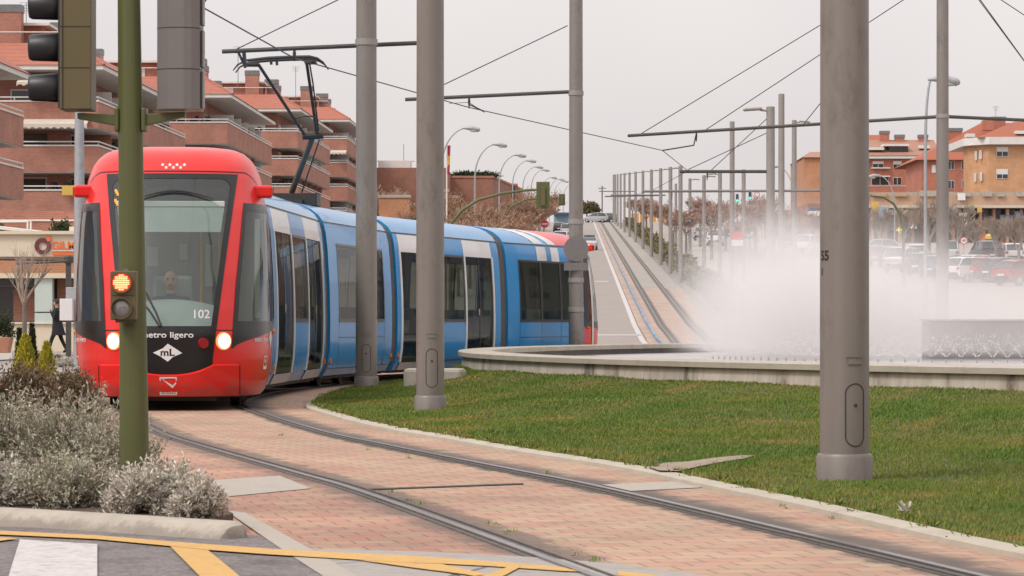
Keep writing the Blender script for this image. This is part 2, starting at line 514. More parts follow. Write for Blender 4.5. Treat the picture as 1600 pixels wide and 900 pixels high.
brick_mat('red_brick', (.42, .14, .085), (.37, .115, .07), (.42, .22, .16))
brick_mat('yellow_brick', (.54, .275, .135), (.49, .24, .115), (.55, .38, .25))
tile_mat('roof_tile', (.41, .155, .105), (.31, .105, .07))
tile_mat('roof_orange', (.375, .118, .065), (.29, .088, .05))
tile_mat('roof_brown', (.40, .215, .15), (.30, .15, .105))
emit_mat('head_lamp', (1.0, .80, .50), 4.5)
emit_mat('lamp_halo', (1.0, .40, .12), .9)
emit_mat('led_red', (1.0, .03, .012), 1.3)
emit_mat('led_core', (1.0, .58, .26), 1.5)
emit_mat('led_green', (.05, 1.0, .45), 3.0)
emit_mat('led_orange', (1.0, .32, .05), 1.4)
emit_mat('sign_glow', (1.0, .85, .1), 1.2)
glass_mat('tram_glass', (.52, .59, .55), .40, ior=1.45, opac=.08, base=(.045, .045, .042))
glass_mat('cab_glass', (.66, .72, .69), .7, ior=1.45, opac=.14, base=(.16, .19, .17))
pm('roof_blue', (.018, .26, .56), (.016, .235, .51), 1.5, .25, coat=.35, rvar=.04, spec=.4)
glass_mat('screen_glass', (.74, .82, .79), .75, ior=1.48, opac=.07, base=(.36, .43, .40))
M = MATS

def worn(name, grime, height=None, spots=.64, amount=.5, scale=9.0, stretch=(1, 1, 1)):
    """scuffs and splashed dirt mixed into a finished paint"""
    t = MATS[name].node_tree; b = t.nodes['Principled BSDF']
    src = b.inputs['Base Color'].links[0].from_socket
    co = t.nodes.new('ShaderNodeTexCoord'); mp = t.nodes.new('ShaderNodeMapping'); mp.inputs['Scale'].default_value = stretch
    t.links.new(co.outputs['Object'], mp.inputs[0])
    n = t.nodes.new('ShaderNodeTexNoise'); n.inputs['Scale'].default_value = scale; n.inputs['Detail'].default_value = 10; n.inputs['Roughness'].default_value = .72
    t.links.new(mp.outputs[0], n.inputs[0])
    r = t.nodes.new('ShaderNodeMapRange'); r.inputs['From Min'].default_value = spots - .08; r.inputs['From Max'].default_value = spots + .08; r.inputs['To Max'].default_value = amount
    f = n.outputs[0]
    if height:
        sp = t.nodes.new('ShaderNodeSeparateXYZ'); t.links.new(co.outputs['Object'], sp.inputs[0])
        h = t.nodes.new('ShaderNodeMapRange'); h.inputs['From Min'].default_value = height[0]; h.inputs['From Max'].default_value = height[1]
        h.inputs['To Min'].default_value = .30; h.inputs['To Max'].default_value = -.05
        t.links.new(sp.outputs[2], h.inputs['Value'])
        a = t.nodes.new('ShaderNodeMath'); a.operation = 'ADD'; t.links.new(n.outputs[0], a.inputs[0]); t.links.new(h.outputs[0], a.inputs[1]); f = a.outputs[0]
    t.links.new(f, r.inputs['Value'])
    mx = t.nodes.new('ShaderNodeMix'); mx.data_type = 'RGBA'; mx.inputs['B'].default_value = setc(grime)
    t.links.new(r.outputs[0], mx.inputs['Factor']); t.links.new(src, mx.inputs['A']); t.links.new(mx.outputs['Result'], b.inputs['Base Color'])
worn('pole_paint', (.13, .113, .10), None, .60, .55, 4.5, (1, 1, .45))
worn('blue_paint', (.16, .13, .11), (.2, .65), .70, .55, 5.0, (1, 1, 2))
worn('red_paint', (.20, .10, .08), (.18, .55), .72, .45, 5.0, (1, 1, 2))
worn('kerb_stone', (.16, .135, .11), (.0, .09), .62, .6, 6.0)
worn('white_line', (.22, .20, .19), None, .60, .7, 11.0)
worn('yellow_line', (.25, .20, .15), None, .62, .6, 9.0)
worn('granite', (.22, .20, .18), None, .60, .5, 3.5)
worn('granite_pale', (.24, .21, .18), None, .62, .5, 3.0)
worn('concrete', (.20, .17, .14), None, .60, .5, 3.0)
worn('coping_stone', (.22, .19, .15), None, .62, .5, 2.5)
worn('asphalt', (.05, .045, .045), None, .58, .55, 2.2)
# ================================================================ the ground and everything laid on it
def stain(t, co, res):
    sp = t.nodes.new('ShaderNodeSeparateXYZ'); t.links.new(co.outputs['UV'], sp.inputs[0])
    ab = t.nodes.new('ShaderNodeMath'); ab.operation = 'ABSOLUTE'; t.links.new(sp.outputs[0], ab.inputs[0])
    n = t.nodes.new('ShaderNodeTexNoise'); n.inputs['Scale'].default_value = 2.2; n.inputs['Detail'].default_value = 9; n.inputs['Roughness'].default_value = .72
    t.links.new(co.outputs['Object'], n.inputs['Vector'])
    nn = t.nodes.new('ShaderNodeMath'); nn.operation = 'MULTIPLY_ADD'; nn.inputs[1].default_value = .55; t.links.new(n.outputs[0], nn.inputs[0])
    sg_ = t.nodes.new('ShaderNodeMath'); sg_.operation = 'LESS_THAN'; sg_.inputs[1].default_value = 0; t.links.new(sp.outputs[0], sg_.inputs[0])
    ad_ = t.nodes.new('ShaderNodeMath'); ad_.operation = 'MULTIPLY_ADD'; ad_.inputs[1].default_value = .12; t.links.new(sg_.outputs[0], ad_.inputs[0]); t.links.new(ab.outputs[0], ad_.inputs[2])
    t.links.new(ad_.outputs[0], nn.inputs[2])                                        # |lat| + .55 noise
    o = t.nodes.new('ShaderNodeMapRange'); o.interpolation_type = 'SMOOTHSTEP'
    o.inputs['From Min'].default_value = 1.20; o.inputs['From Max'].default_value = 1.44; o.inputs['To Min'].default_value = 1; o.inputs['To Max'].default_value = 0
    t.links.new(nn.outputs[0], o.inputs['Value'])
    i = t.nodes.new('ShaderNodeMapRange'); i.interpolation_type = 'SMOOTHSTEP'
    i.inputs['From Min'].default_value = .86; i.inputs['From Max'].default_value = .96
    t.links.new(nn.outputs[0], i.inputs['Value'])
    mu = t.nodes.new('ShaderNodeMath'); mu.operation = 'MULTIPLY'; t.links.new(o.outputs[0], mu.inputs[0]); t.links.new(i.outputs[0], mu.inputs[1])
    side = t.nodes.new('ShaderNodeMapRange'); side.inputs['From Min'].default_value = -.2; side.inputs['From Max'].default_value = .2
    side.inputs['To Min'].default_value = .72; side.inputs['To Max'].default_value = .92
    t.links.new(sp.outputs[0], side.inputs['Value'])
    m3 = t.nodes.new('ShaderNodeMath'); m3.operation = 'MULTIPLY'; t.links.new(mu.outputs[0], m3.inputs[0]); t.links.new(side.outputs[0], m3.inputs[1])
    mx = t.nodes.new('ShaderNodeMix'); mx.data_type = 'RGBA'; mx.inputs['B'].default_value = (.082, .070, .064, 1)
    t.links.new(m3.outputs[0], mx.inputs['Factor']); t.links.new(res, mx.inputs['A'])
    # general grime blotches
    n2 = t.nodes.new('ShaderNodeTexNoise'); n2.inputs['Scale'].default_value = 6; n2.inputs['Detail'].default_value = 8
    t.links.new(co.outputs['Object'], n2.inputs['Vector'])
    r2 = t.nodes.new('ShaderNodeMapRange'); r2.inputs['From Min'].default_value = .56; r2.inputs['From Max'].default_value = .75; r2.inputs['To Max'].default_value = .30
    t.links.new(n2.outputs[0], r2.inputs['Value'])
    m4 = t.nodes.new('ShaderNodeMix'); m4.data_type = 'RGBA'; m4.inputs['B'].default_value = (.17, .12, .10, 1)
    t.links.new(r2.outputs[0], m4.inputs['Factor']); t.links.new(mx.outputs['Result'], m4.inputs['A'])
    return m4.outputs['Result']

brick_mat('paver', (.40, .195, .145), (.40, .265, .175), (.21, .13, .10), bw=.205, bh=.205, ms=.007, rough=.88, coord='UV', stain=stain, bump=.3)
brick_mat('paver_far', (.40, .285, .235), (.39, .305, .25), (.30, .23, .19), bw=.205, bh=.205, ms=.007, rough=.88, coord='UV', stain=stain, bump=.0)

# base ground sheet follows the hill
xs = [-900, -300, -60, -20, 0, 20, 60, 150, 400, 900]
ys = [-30, 8, 60, 125, 140, 160, 260, 360, 460, 560, 600, 900, 1600, 4000]
g = MB().sheet([[(x, y, gz(y) - .02) for x in xs] for y in ys])
struct(g, 'ground', M['ground_mix'])

# ---- track centre line
TK = [(2.15, 7.5), (1.6, 10.4), (1.03, 13.5), (-.15, 19.6), (-.733, 22.15), (-1.78, 26.6), (-2.58, 30.3), (-3.72, 37.0), (-4.22, 41), (-4.33, 45.5),
      (-4.1, 50.2), (-3.25, 56.4), (-1.35, 63.6), (.85, 69.7), (3.0, 76.5), (4.6, 84), (5.75, 95), (6.9, 115), (7.75, 138), (8.2, 160)]
def catmull(P, step=.5):
    out_ = []
    P = [Vector(p) for p in P]
    P = [P[0] * 2 - P[1]] + P + [P[-1] * 2 - P[-2]]
    for i in range(1, len(P) - 2):
        a, b, c, d = P[i-1], P[i], P[i+1], P[i+2]
        n = max(2, int((c - b).length / step))
        for k in range(n):
            t = k / n
            out_.append(.5 * ((2*b) + (c - a)*t + (2*a - 5*b + 4*c - d)*t*t + (3*b - a - 3*c + d)*t**3))
    out_.append(P[-2])
    return out_
path = catmull(TK, .5)
# straight climb beyond the roundabout
Ylast = 160.0
while Ylast < 572:
    Ylast += 5.0
    path.append(Vector((8.2 + .0205 * (Ylast - 160), Ylast)))
Spos = [0.0]
for a, b in zip(path, path[1:]): Spos.append(Spos[-1] + (b - a).length)
Nrm = []
for i in range(len(path)):
    d = (path[min(i+1, len(path)-1)] - path[max(i-1, 0)]).normalized()
    Nrm.append(Vector((d.y, -d.x)))          # to the right of increasing Y = lawn side
def lat(i, l, z=0.0):
    p = path[i] + Nrm[i] * l
    return (p.x, p.y, gz(p.y) + z)
def i_at(Y):
    return min(range(len(path)), key=lambda i: abs(path[i].y - Y))
I75, I217, I147, IEND = i_at(86), i_at(217), i_at(147), len(path) - 1

def path_strip(name, i0, i1, lats, z, mat, uv=False, step=1):
    ids = list(range(i0, i1 + 1, step))
    if ids[-1] != i1: ids.append(i1)
    m = MB().sheet([[lat(i, l, z) for l in lats] for i in ids])
    if uv: m.uv = [(l, Spos[i]) for i in ids for l in lats]
    return struct(m, name, mat)
brick_mat('paver_beige', (.405, .225, .16), (.41, .295, .20), (.22, .15, .115), bw=.205, bh=.205, ms=.007, rough=.88, coord='UV', stain=stain, bump=.3)
lats = [-5.2, -3, -2, -1.2, -1.05, -.9, -.8, -.717, -.6, -.45, 0, .45, .6, .717, .8, .9, 1.05, 1.2, 1.6, 2.2, 3.0]
worn('paver', (.17, .125, .10), None, .585, .55, 1.5); worn('paver_beige', (.19, .145, .115), None, .60, .5, 1.3)
path_strip('brick_paving', 0, I75, [l for l in lats if l < -.70], .004, M['paver'], True)
path_strip('brick_paving', 0, I75, [l for l in lats if l > -.72], .004, M['paver_beige'], True)
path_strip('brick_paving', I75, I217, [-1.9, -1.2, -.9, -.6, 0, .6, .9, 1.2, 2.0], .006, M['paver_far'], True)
path_strip('concrete_track_bed', I217, IEND, [-.95, 0, 2.0], .012, M['track_concrete'])
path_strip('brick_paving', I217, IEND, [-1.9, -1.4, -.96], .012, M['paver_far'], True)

# slab insets across the foreground paving
def gpoly(pts, z, name, mat):
    return struct(MB().poly([gp(x, y, z) for x, y in pts]), name, mat)
gpoly([(330, 750), (437, 743), (486, 763), (352, 776)], .008, 'stone_slab', M['granite_pale'])
gpoly([(940, 757), (1105, 750), (1150, 759), (985, 767)], .008, 'stone_slab', M['granite_pale'])
pm('beige_slab', (.45, .335, .26), (.38, .28, .215), 5, .85, bump=.2, detail=9)
gpoly([(1345, 846), (1700, 835), (1700, 930), (1530, 930)], .0032, 'stone_slab', M['beige_slab'])

# dark bed each rail sits in, then the two grooved rails
for side, nm, lab in ((-1, 'near', 'steel tram rail nearer the shrub bed, running under the tram'), (1, 'far', 'steel tram rail nearer the lawn, with a dark stained strip beside it')):
    c = side * .745
    rows, head, keep, grv = [], MB(), MB(), MB()
    ids = list(range(0, IEND + 1))
    o_h = (-.035 if side < 0 else .035)     # running head on the outer side
    def bar(l0, l1, z0, z1):
        m = MB()
        m.sheet([[lat(i, l0, z0), lat(i, l0, z1), lat(i, l1, z1), lat(i, l1, z0)] for i in ids])
        return m
    s = side
    rail = thing('tram_rail', lab, 'tram rail', (0, 0, 0))
    def wb(i): return .075 + .13 * max(0, min(1, (path[i].y - 95) / 60))
    grv = MB().sheet([[lat(i, c - wb(i), .003), lat(i, c - wb(i), .011 + .05 * (wb(i) - .075)), lat(i, c + wb(i), .011 + .05 * (wb(i) - .075)), lat(i, c + wb(i), .003)] for i in ids])
    grv.build('rail_bed', M['rail_bed'], rail)
    a, b = sorted((c + s * .008, c + s * .050))
    bar(a, b, .008, .022).build('rail_head', M['rail_steel'], rail)
    a, b = sorted((c - s * .045, c - s * .060))
    bar(a, b, .008, .019).build('guard_lip', M['rail_side'], rail)
# drain joint across the track
struct(MB().poly([gp(566, 763.5, .009), gp(818, 754.5, .009), gp(818, 756.3, .009), gp(568, 765.5, .009)]), 'drain_slot', M['groove_dark'])

# ---- avenue left of the climbing track, roundabout carriageway, parking road on the right
def Xw(Y): return 5.75 + .0205 * (Y - 147)
rows = []
for Y in [72, 90, 110, 125, 140, 160, 200, 260, 360, 460, 560, 600, 640]:
    rows.append([(x, Y, gz(Y) + .002) for x in (Xw(Y) - 12, Xw(Y) - 6, Xw(Y) + .1)])
struct(MB().sheet(rows), 'avenue_road', M['far_asphalt'])
rows = []
for Y in [112, 125, 140, 160, 200, 260, 360, 460, 560]:
    rows.append([(x, Y, gz(Y) + .012) for x in (Xw(Y) - .02, Xw(Y) + .23)])
struct(MB().sheet(rows), 'white_edge_line', M['white_line'])
for Y in (229,):
    struct(MB().sheet([[(x, y, gz(y) + .012) for x in (Xw(Y) - 1.5, Xw(Y) - .5)] for y in (Y, Y + 1.6)]), 'white_road_marking', M['white_line'])
struct(MB().sheet([[(x, y, gz(y) + .012) for x in (2.2, 6.0)] for y in (146, 147.2)]), 'white_road_marking', M['white_line'])
ring = []
for k in range(0, 61):
    a = R(90 + 150 * k / 60)
    ring.append([(34.2 + r * math.cos(a), 52 + r * math.sin(a), .002) for r in (42.5, 55)])
struct(MB().sheet(ring), 'roundabout_road', M['far_asphalt'])
def gzr(X, Y): return gz(Y) + max(0, min(1, (X - 19.5) / 3.5)) * max(0, min(1, (Y - 145) / 35)) * 1.0
rows = [[(x, Y, gzr(x, Y) + .004) for x in (19.5, 23, 60, 110)] for Y in (95, 125, 145, 160, 180, 200, 262)]
struct(MB().sheet(rows), 'parking_road', M['far_asphalt'])
rows = [[(x, Y, gzr(x, Y) + .10) for x in (23, 60, 120)] for Y in (262, 300, 330)]
struct(MB().sheet(rows), 'pavement', M['pavement'])
# second track and verge on the right of the hedge
rows = [[(x + .0205 * (Y - 160), Y, gz(Y) + .006) for x in (12.6, 17.5)] for Y in (150, 160, 260, 360, 460, 560)]
struct(MB().sheet(rows), 'second_track_bed', M['track_concrete'])
# forecourt in front of the shops
struct(MB().sheet([[(x, y, .006) for x in (-60, -14)] for y in (50, 112)]), 'pavement', M['pavement'])

# ---- foreground carriageway and its markings
struct(MB().poly([(-7, 8, .010), gp(640, 1000, .010), gp(530, 912, .010), gp(452, 858, .010), gp(405, 836, .010), (-2.7, 16.32, .010), (-7, 19.9, .010)]), 'asphalt_road', M['asphalt'])
struct(MB().poly([gp(352, 797, .013), gp(384, 801, .013), gp(484, 857, .013), gp(562, 902, .013), gp(680, 1000, .013), gp(640, 1000, .013), gp(508, 902, .013), gp(440, 858, .013)]), 'granite_edging', M['granite_pale'])
struct(MB().poly([gp(484, 857, .0125), gp(640, 861, .0125), gp(800, 868, .0125), gp(960, 880, .0125), gp(1150, 905, .0125), gp(1150, 1000, .0125), gp(680, 1000, .0125), gp(562, 902, .0125)]), 'granite_paving', M['granite'])
for a_, b_ in (((525, 880), (625, 872)), ((625, 872), (720, 900)), ((700, 900), (790, 878))):
    d = .004
    p, q = gp(*a_, .0155), gp(*b_, .0155)
    n = Vector((-(q - p).y, (q - p).x, 0)).normalized() * d
    struct(MB().poly([p - n, q - n, q + n, p + n]), 'slab_joint', M['groove_dark'])
def yl(pts, z=.018):
    gpoly(pts, z, 'yellow_line', M['yellow_line'])
yl([(-60, 824), (0, 829), (150, 836), (270, 846), (420, 857), (470, 860), (640, 868), (760, 876), (880, 886), (905, 893), (880, 892), (760, 884), (690, 880.5), (640, 879), (470, 869), (420, 866), (325, 859), (266, 853), (150, 842), (0, 835), (-60, 831)])
yl([(266, 853.4), (325, 859.4), (382, 906), (470, 1000), (395, 1000), (318, 906)], .0185)
yl([(-60, 838), (0, 839), (28, 841), (0, 845), (-60, 856)], .0185)
yl([(640, 879.4), (690, 881), (762, 897), (742, 900), (726, 897), (640, 886), (560, 874.5)], .0185)
yl([(800, 883), (815, 884.5), (790, 898), (770, 906), (742, 902), (762, 897)], .0189)
yl([(966, 892), (1100, 905), (1100, 912), (966, 899)], .0185)
gpoly([(31, 842.5), (152, 850), (152, 990), (-14, 990)], .0185, 'white_crossing_stripe', M['white_line'])

# ---- kerb of the shrub bed: a rounded concrete kerb, its end dying into the paving
kp = [(-7.0, 19.9), (-5.0, 18.28), (-2.6, 16.33), (-2.05, 15.86), (-1.62, 15.46), (-1.47, 15.335), (-1.43, 15.30), (-1.405, 15.28), (-1.395, 15.272)]
kp = [Vector(p) for p in kp]
rows = []
for i, p in enumerate(kp):
    d = (kp[min(i+1, len(kp)-1)] - kp[max(i-1, 0)]).normalized()
    n = Vector((-d.y, d.x))
    prof = [(0, .0), (.035, .04), (.07, .072), (.095, .084), (.175, .090), (.195, .075), (.195, 0)]
    zs_ = 1 if i < 6 else (.97, .80, .0)[i - 6]
    rows.append([(p.x + n.x*w, p.y + n.y*w, z * zs_) for w, z in prof])
struct(MB().sheet(rows), 'kerb', M['kerb_stone'], smooth=True)
# planting bed
bed = [(-1.50, 15.62), (-1.42, 16.3), (-1.62, 17.3), (-3.35, 25.6), (-4.6, 31.5), (-5.7, 37), (-6.3, 43), (-13, 46), (-14, 30), (-7.2, 20.2), (-2.45, 16.45)]
struct(MB().prism(bed, .0, .075), 'planting_bed', M['soil'])

# ---- lawn, its stone edge
KB = catmull([(3.4, 10.5), (2.75, 12.7), (2.3, 14.4), (2.06, 15.8), (1.77, 17.7), (1.44, 19.5), (.87, 22.6), (.1, 25.6), (-.573, 28.6), (-.93, 30.0), (-1.5, 32.9), (-1.9, 35.4),
              (-2.33, 38.3), (-2.48, 40.8), (-2.56, 44), (-2.5, 48), (-2.2, 52), (-1.7, 56), (-.85, 60), (.4, 64.3), (3.1, 70), (6.4, 77)], .5)
FC, FR = Vector((34.2, 52)), 35.0
NK = len(KB)
def rim_pt(i):
    f = i / (NK - 1)
    Y = 24 + (72 - 24) * f ** .9
    return Vector((FC.x - math.sqrt(FR**2 - (Y - FC.y)**2), Y))
NF = 16
def lz(f, p=None):
    z = .035 + .315 * f ** 1.9
    return z
LG = np.array([[[*(KB[i].lerp(rim_pt(i), j / NF)), lz(j / NF)] for j in range(NF + 1)] for i in range(NK)])
LG[:, :, 2] += (np.sin(LG[:, :, 0] * 1.7 + LG[:, :, 1] * .9) * .012 + np.sin(LG[:, :, 1] * 1.3 - LG[:, :, 0]) * .01) * np.minimum(1, np.arange(NF + 1) / 4)[None, :]
m = MB().sheet([[tuple(LG[i, j]) for j in range(NF + 1)] for i in range(NK)])
struct(m, 'lawn', M['lawn_soil'], smooth=True)
rows = []
for i in range(NK):
    d = (KB[min(i+1, NK-1)] - KB[max(i-1, 0)]).normalized()
    n = Vector((-d.y, d.x))
    rows.append([(*(KB[i] + n * w), z) for w, z in ((.13, .0), (.125, .03), (.11, .038), (0, .042), (-.01, .03))])
struct(MB().sheet(rows), 'lawn_edging', M['coping_stone'], smooth=True)

# grass blades
nr = np.random.RandomState(3)
def sample_lawn(n, imax, dens):
    A = LG[:-1, :-1]; B = LG[1:, :-1]; C = LG[:-1, 1:]
    area = np.linalg.norm(np.cross(B - A, C - A), axis=2)
    cen = (LG[:-1, :-1] + LG[1:, 1:]) / 2
    vis = (cen[:, :, 0] < cen[:, :, 1] * .23 + .5) & (cen[:, :, 0] > -3.0)
    w = area * vis * dens(cen[:, :, 1])
    w = w.ravel() / w.sum()
    k = nr.choice(len(w), n, p=w)
    i, j = k // NF, k % NF
    u, v = nr.rand(n)[:, None], nr.rand(n)[:, None]
    return (LG[i, j] * (1-u) * (1-v) + LG[i+1, j] * u * (1-v) + LG[i, j+1] * (1-u) * v + LG[i+1, j+1] * u * v), (j + v[:, 0]) / NF
NB = 340000
P0, fr = sample_lawn(NB, NK, lambda y: np.clip((17.0 / y) ** 1.4, .02, 1.4))
sc = np.clip(P0[:, 1] / 22, .8, 2.1)
patch = .5 + .5 * np.sin(P0[:, 0] * 2.1 + np.sin(P0[:, 1] * .8) * 2) * np.sin(P0[:, 1] * 1.1 + P0[:, 0])
lfn = lambda x, y: (np.sin(x * 1.9 + 1.3 * np.sin(y * .7)) + np.sin(y * .9 + 1.7 * np.sin(x * 1.1 + 2)) + np.sin(x * 4.1 - y * 1.7 + 1) * .7 + np.sin(x * 3.0 + y * 2.9) * .6) / 3.3
LF = lfn(P0[:, 0], P0[:, 1]); LF2 = lfn(P0[:, 0] * 2.3 + 9, P0[:, 1] * 1.9 - 4)
hgt = (.011 + .012 * nr.rand(NB) + .019 * np.clip(.35 + .8 * LF, 0, 1) * nr.rand(NB)) * (.8 + .2 * sc)
bare = np.exp(-((P0[:, 0] - .95) ** 2 / .10 + (P0[:, 1] - 23.2) ** 2 / .25)) + np.exp(-((P0[:, 0] - 2.75) ** 2 / .06 + (P0[:, 1] - 20.6) ** 2 / .3)) * .6
edge = np.clip(1 - fr * 9, 0, 1)
keep = nr.rand(NB) > np.clip(bare * .6 + edge * .35, 0, .8)
P0, sc, patch, hgt, edge, LF, LF2 = P0[keep], sc[keep], patch[keep], hgt[keep], edge[keep], LF[keep], LF2[keep]
NB = len(P0)
ang = nr.rand(NB) * 6.283
wd = (.0035 + .004 * nr.rand(NB)) * sc
lean = (nr.rand(NB, 2) - .5) * 1.3 * hgt[:, None] + np.array([.2, 0]) * hgt[:, None]
dx = np.stack([np.cos(ang) * wd, np.sin(ang) * wd, np.zeros(NB)], 1)
tip = P0 + np.concatenate([lean, hgt[:, None]], 1)
V = np.stack([P0 - dx, P0 + dx, tip], 1).reshape(-1, 3)
V[:, 2] -= np.tile([.01, .01, 0], NB)
tint = (.88 + .26 * nr.rand(NB))[:, None] * np.ones(3)
w1 = np.clip(.5 - .9 * LF, 0, 1)[:, None]; w2 = np.clip(1.6 * (LF2 - .28), 0, 1)[:, None]
tint = tint * ((1 - w1) * np.array([.82, .98, .85]) + w1 * np.array([1.32, 1.12, 1.1]))
tint = tint * ((1 - w2) + w2 * np.array([1.75, 1.12, 1.7]))
dry = (nr.rand(NB) < .05 + .25 * edge)[:, None]
tint = np.where(dry, tint * np.array([2.0, 1.25, 1.6]), tint)
gr = np_mesh('grass', V, np.arange(NB * 3).reshape(-1, 3), M['grass_blade'], col=np.repeat(tint, 3, 0))
tag(gr, 'short green grass of the sloping lawn round the fountain', 'grass', kind='stuff')

# trodden bare strip
pm('bare_soil', (.33, .265, .205), (.25, .195, .15), 7, .95, bump=.4, detail=9)
def lawn_patch(pts, name):
    c = sum((gp(x, y, .06) for x, y in pts), Vector()) / len(pts)
    ring_ = [gp(x, y, .06) for x, y in pts]
    i0 = min(range(NK), key=lambda i: (KB[i] - Vector((c.x, c.y))).length)
    m_ = MB(); vs = [(c.x, c.y, .064)] + [(p.x, p.y, .052) for p in ring_]
    m_.add(vs, [(0, 1 + k, 1 + (k + 1) % len(ring_)) for k in range(len(ring_))])
    struct(m_, name, M['bare_soil'])
lawn_patch([(1012, 727), (1040, 721), (1075, 719), (1110, 714), (1150, 710), (1182, 709), (1160, 715), (1120, 721), (1090, 727), (1060, 734), (1030, 733)], 'bare_soil')

# ---- fountain basin
ZR = .59
ft = thing('fountain', 'large round fountain basin with stained concrete wall and pale coping', 'fountain', (FC.x, FC.y, 0))
pr = []
def ringmesh(prof, a0=95, a1=300, n=170):
    m = MB()
    m.sheet([[(r * math.cos(R(a0 + (a1-a0)*k/n)), r * math.sin(R(a0 + (a1-a0)*k/n)), z) for r, z in prof] for k in range(n + 1)])
    return m
def stain_wall():
    m_, t, b = base_nodes('basin_concrete')
    co = t.nodes.new('ShaderNodeTexCoord')
    mp = t.nodes.new('ShaderNodeMapping'); mp.inputs['Scale'].default_value = (1.6, 1.6, .35); t.links.new(co.outputs['Object'], mp.inputs[0])
    n = t.nodes.new('ShaderNodeTexNoise'); n.inputs['Scale'].default_value = 1.5; n.inputs['Detail'].default_value = 9; n.inputs['Roughness'].default_value = .7; t.links.new(mp.outputs[0], n.inputs[0])
    r = t.nodes.new('ShaderNodeValToRGB')
    e = r.color_ramp.elements
    e[0].position = .34; e[0].color = (.15, .12, .10, 1); e[1].position = .60; e[1].color = (.56, .50, .42, 1)
    x = e.new(.45); x.color = (.42, .365, .30, 1)
    t.links.new(n.outputs[0], r.inputs[0]); t.links.new(r.outputs[0], b.inputs['Base Color']); b.inputs['Roughness'].default_value = .9
    MATS['basin_concrete'] = m_
stain_wall()
ringmesh([(35.0, .2), (35.02, .3), (35.0, .525)]).build('basin_wall', M['basin_concrete'], ft, smooth=True)
ringmesh([(34.995, .515), (35.07, .517), (35.075, .58), (35.06, .592), (34.55, .594), (34.53, .58), (34.53, .50)]).build('coping', M['coping_stone'], ft, smooth=True)
ringmesh([(34.58, .51), (34.58, .2)]).build('inner_wall', M['wet_wall'], ft, smooth=True)
wr = [[(FC.x + r * math.cos(R(90 + 220*k/80)), FC.y + r * math.sin(R(90 + 220*k/80)), .40) for r in (34.6, 30, 20, 5)] for k in range(81)]
struct(MB().sheet(wr), 'water', M['water'])
# central block half lost in the spray
cb_ = thing('fountain_block', 'low grey rectangular block standing in the fountain behind the spray', 'fountain block', (11.35, 56.6, 0))
MB().bx(-3.95, 9, 0, 1.2, .35, 1.07).build('block', M['signal_grey'], cb_, bevel=.02)
MB().bx(-4.0, 9.05, -.05, 1.25, 1.072, 1.10).build('cap', M['concrete'], cb_)
# nozzles and fan jets
nzp = catmull([(3.55, 56.5), (4.3, 54.4), (5.2, 53.0), (6.3, 52.0), (7.6, 51.2), (9.4, 50.6)], .05)
acc = 0; last = nzp[0]; spots = [nzp[0]]
for p in nzp:
    if (p - spots[-1]).length > .24: spots.append(p)
nz0 = None
for k, p in enumerate(spots):
    if nz0 is None:
        nz0 = thing('fountain_nozzle', 'small metal spray nozzle in the fountain basin, one of a close row', 'fountain nozzle', (p.x, p.y, .40), 0, 'spray nozzles along the fountain')
        MB().lathe([(.014, 0), (.014, .03), (.009, .033), (.009, .05)], 8).build('nozzle_body', M['galvanised'], nz0)
    else:
        copy_thing(nz0, (p.x, p.y, .40))
# the jets: hundreds of droplets flung in flat fans
dv = []
for k, p in enumerate(spots):
    for q in range(210):
        a = (nr.rand() - .5) * 1.1 if nr.rand() < .2 else (1 if nr.rand() < .5 else -1) * (.55 + .12 * nr.randn())
        rr = .03 + .55 * nr.rand() ** 1.4
        x = p.x + math.sin(a) * rr; z = .47 + math.cos(a) * rr * .75; y = p.y + (nr.rand() - .5) * .25 * rr
        s_ = .0026 + .0024 * nr.rand()
        dv.append((x, y, z, s_))
# loose drops thrown up through the cloud
for q in range(9000):
    x = 3.3 + 5.0 * nr.rand() ** 1.5; top_ = 2.5 - .2 * (x - 3.3)
    z = .55 + top_ * nr.rand() ** 1.5
    dv.append((x + .35 * (z - .5) * (nr.rand() - .7), 53.6 + 6 * nr.rand(), z, .0028 + .0035 * nr.rand() ** 2))
dv = np.array(dv)
oct_ = np.array([(1,0,0),(-1,0,0),(0,1,0),(0,-1,0),(0,0,1.8),(0,0,-1.8)])
of = np.array([(0,2,4),(2,1,4),(1,3,4),(3,0,4),(2,0,5),(1,2,5),(3,1,5),(0,3,5)])
V = (dv[:, None, :3] + oct_[None] * dv[:, None, 3:4]).reshape(-1, 3)
Fc = (np.arange(len(dv))[:, None, None] * 6 + of[None]).reshape(-1, 3)
pm('droplet', (.85, .84, .83), (.8, .79, .78), 3, .2)
tag(np_mesh('water_spray', V, Fc, M['droplet']), 'fine white water droplets fanning from the fountain nozzles', 'water spray', kind='stuff')

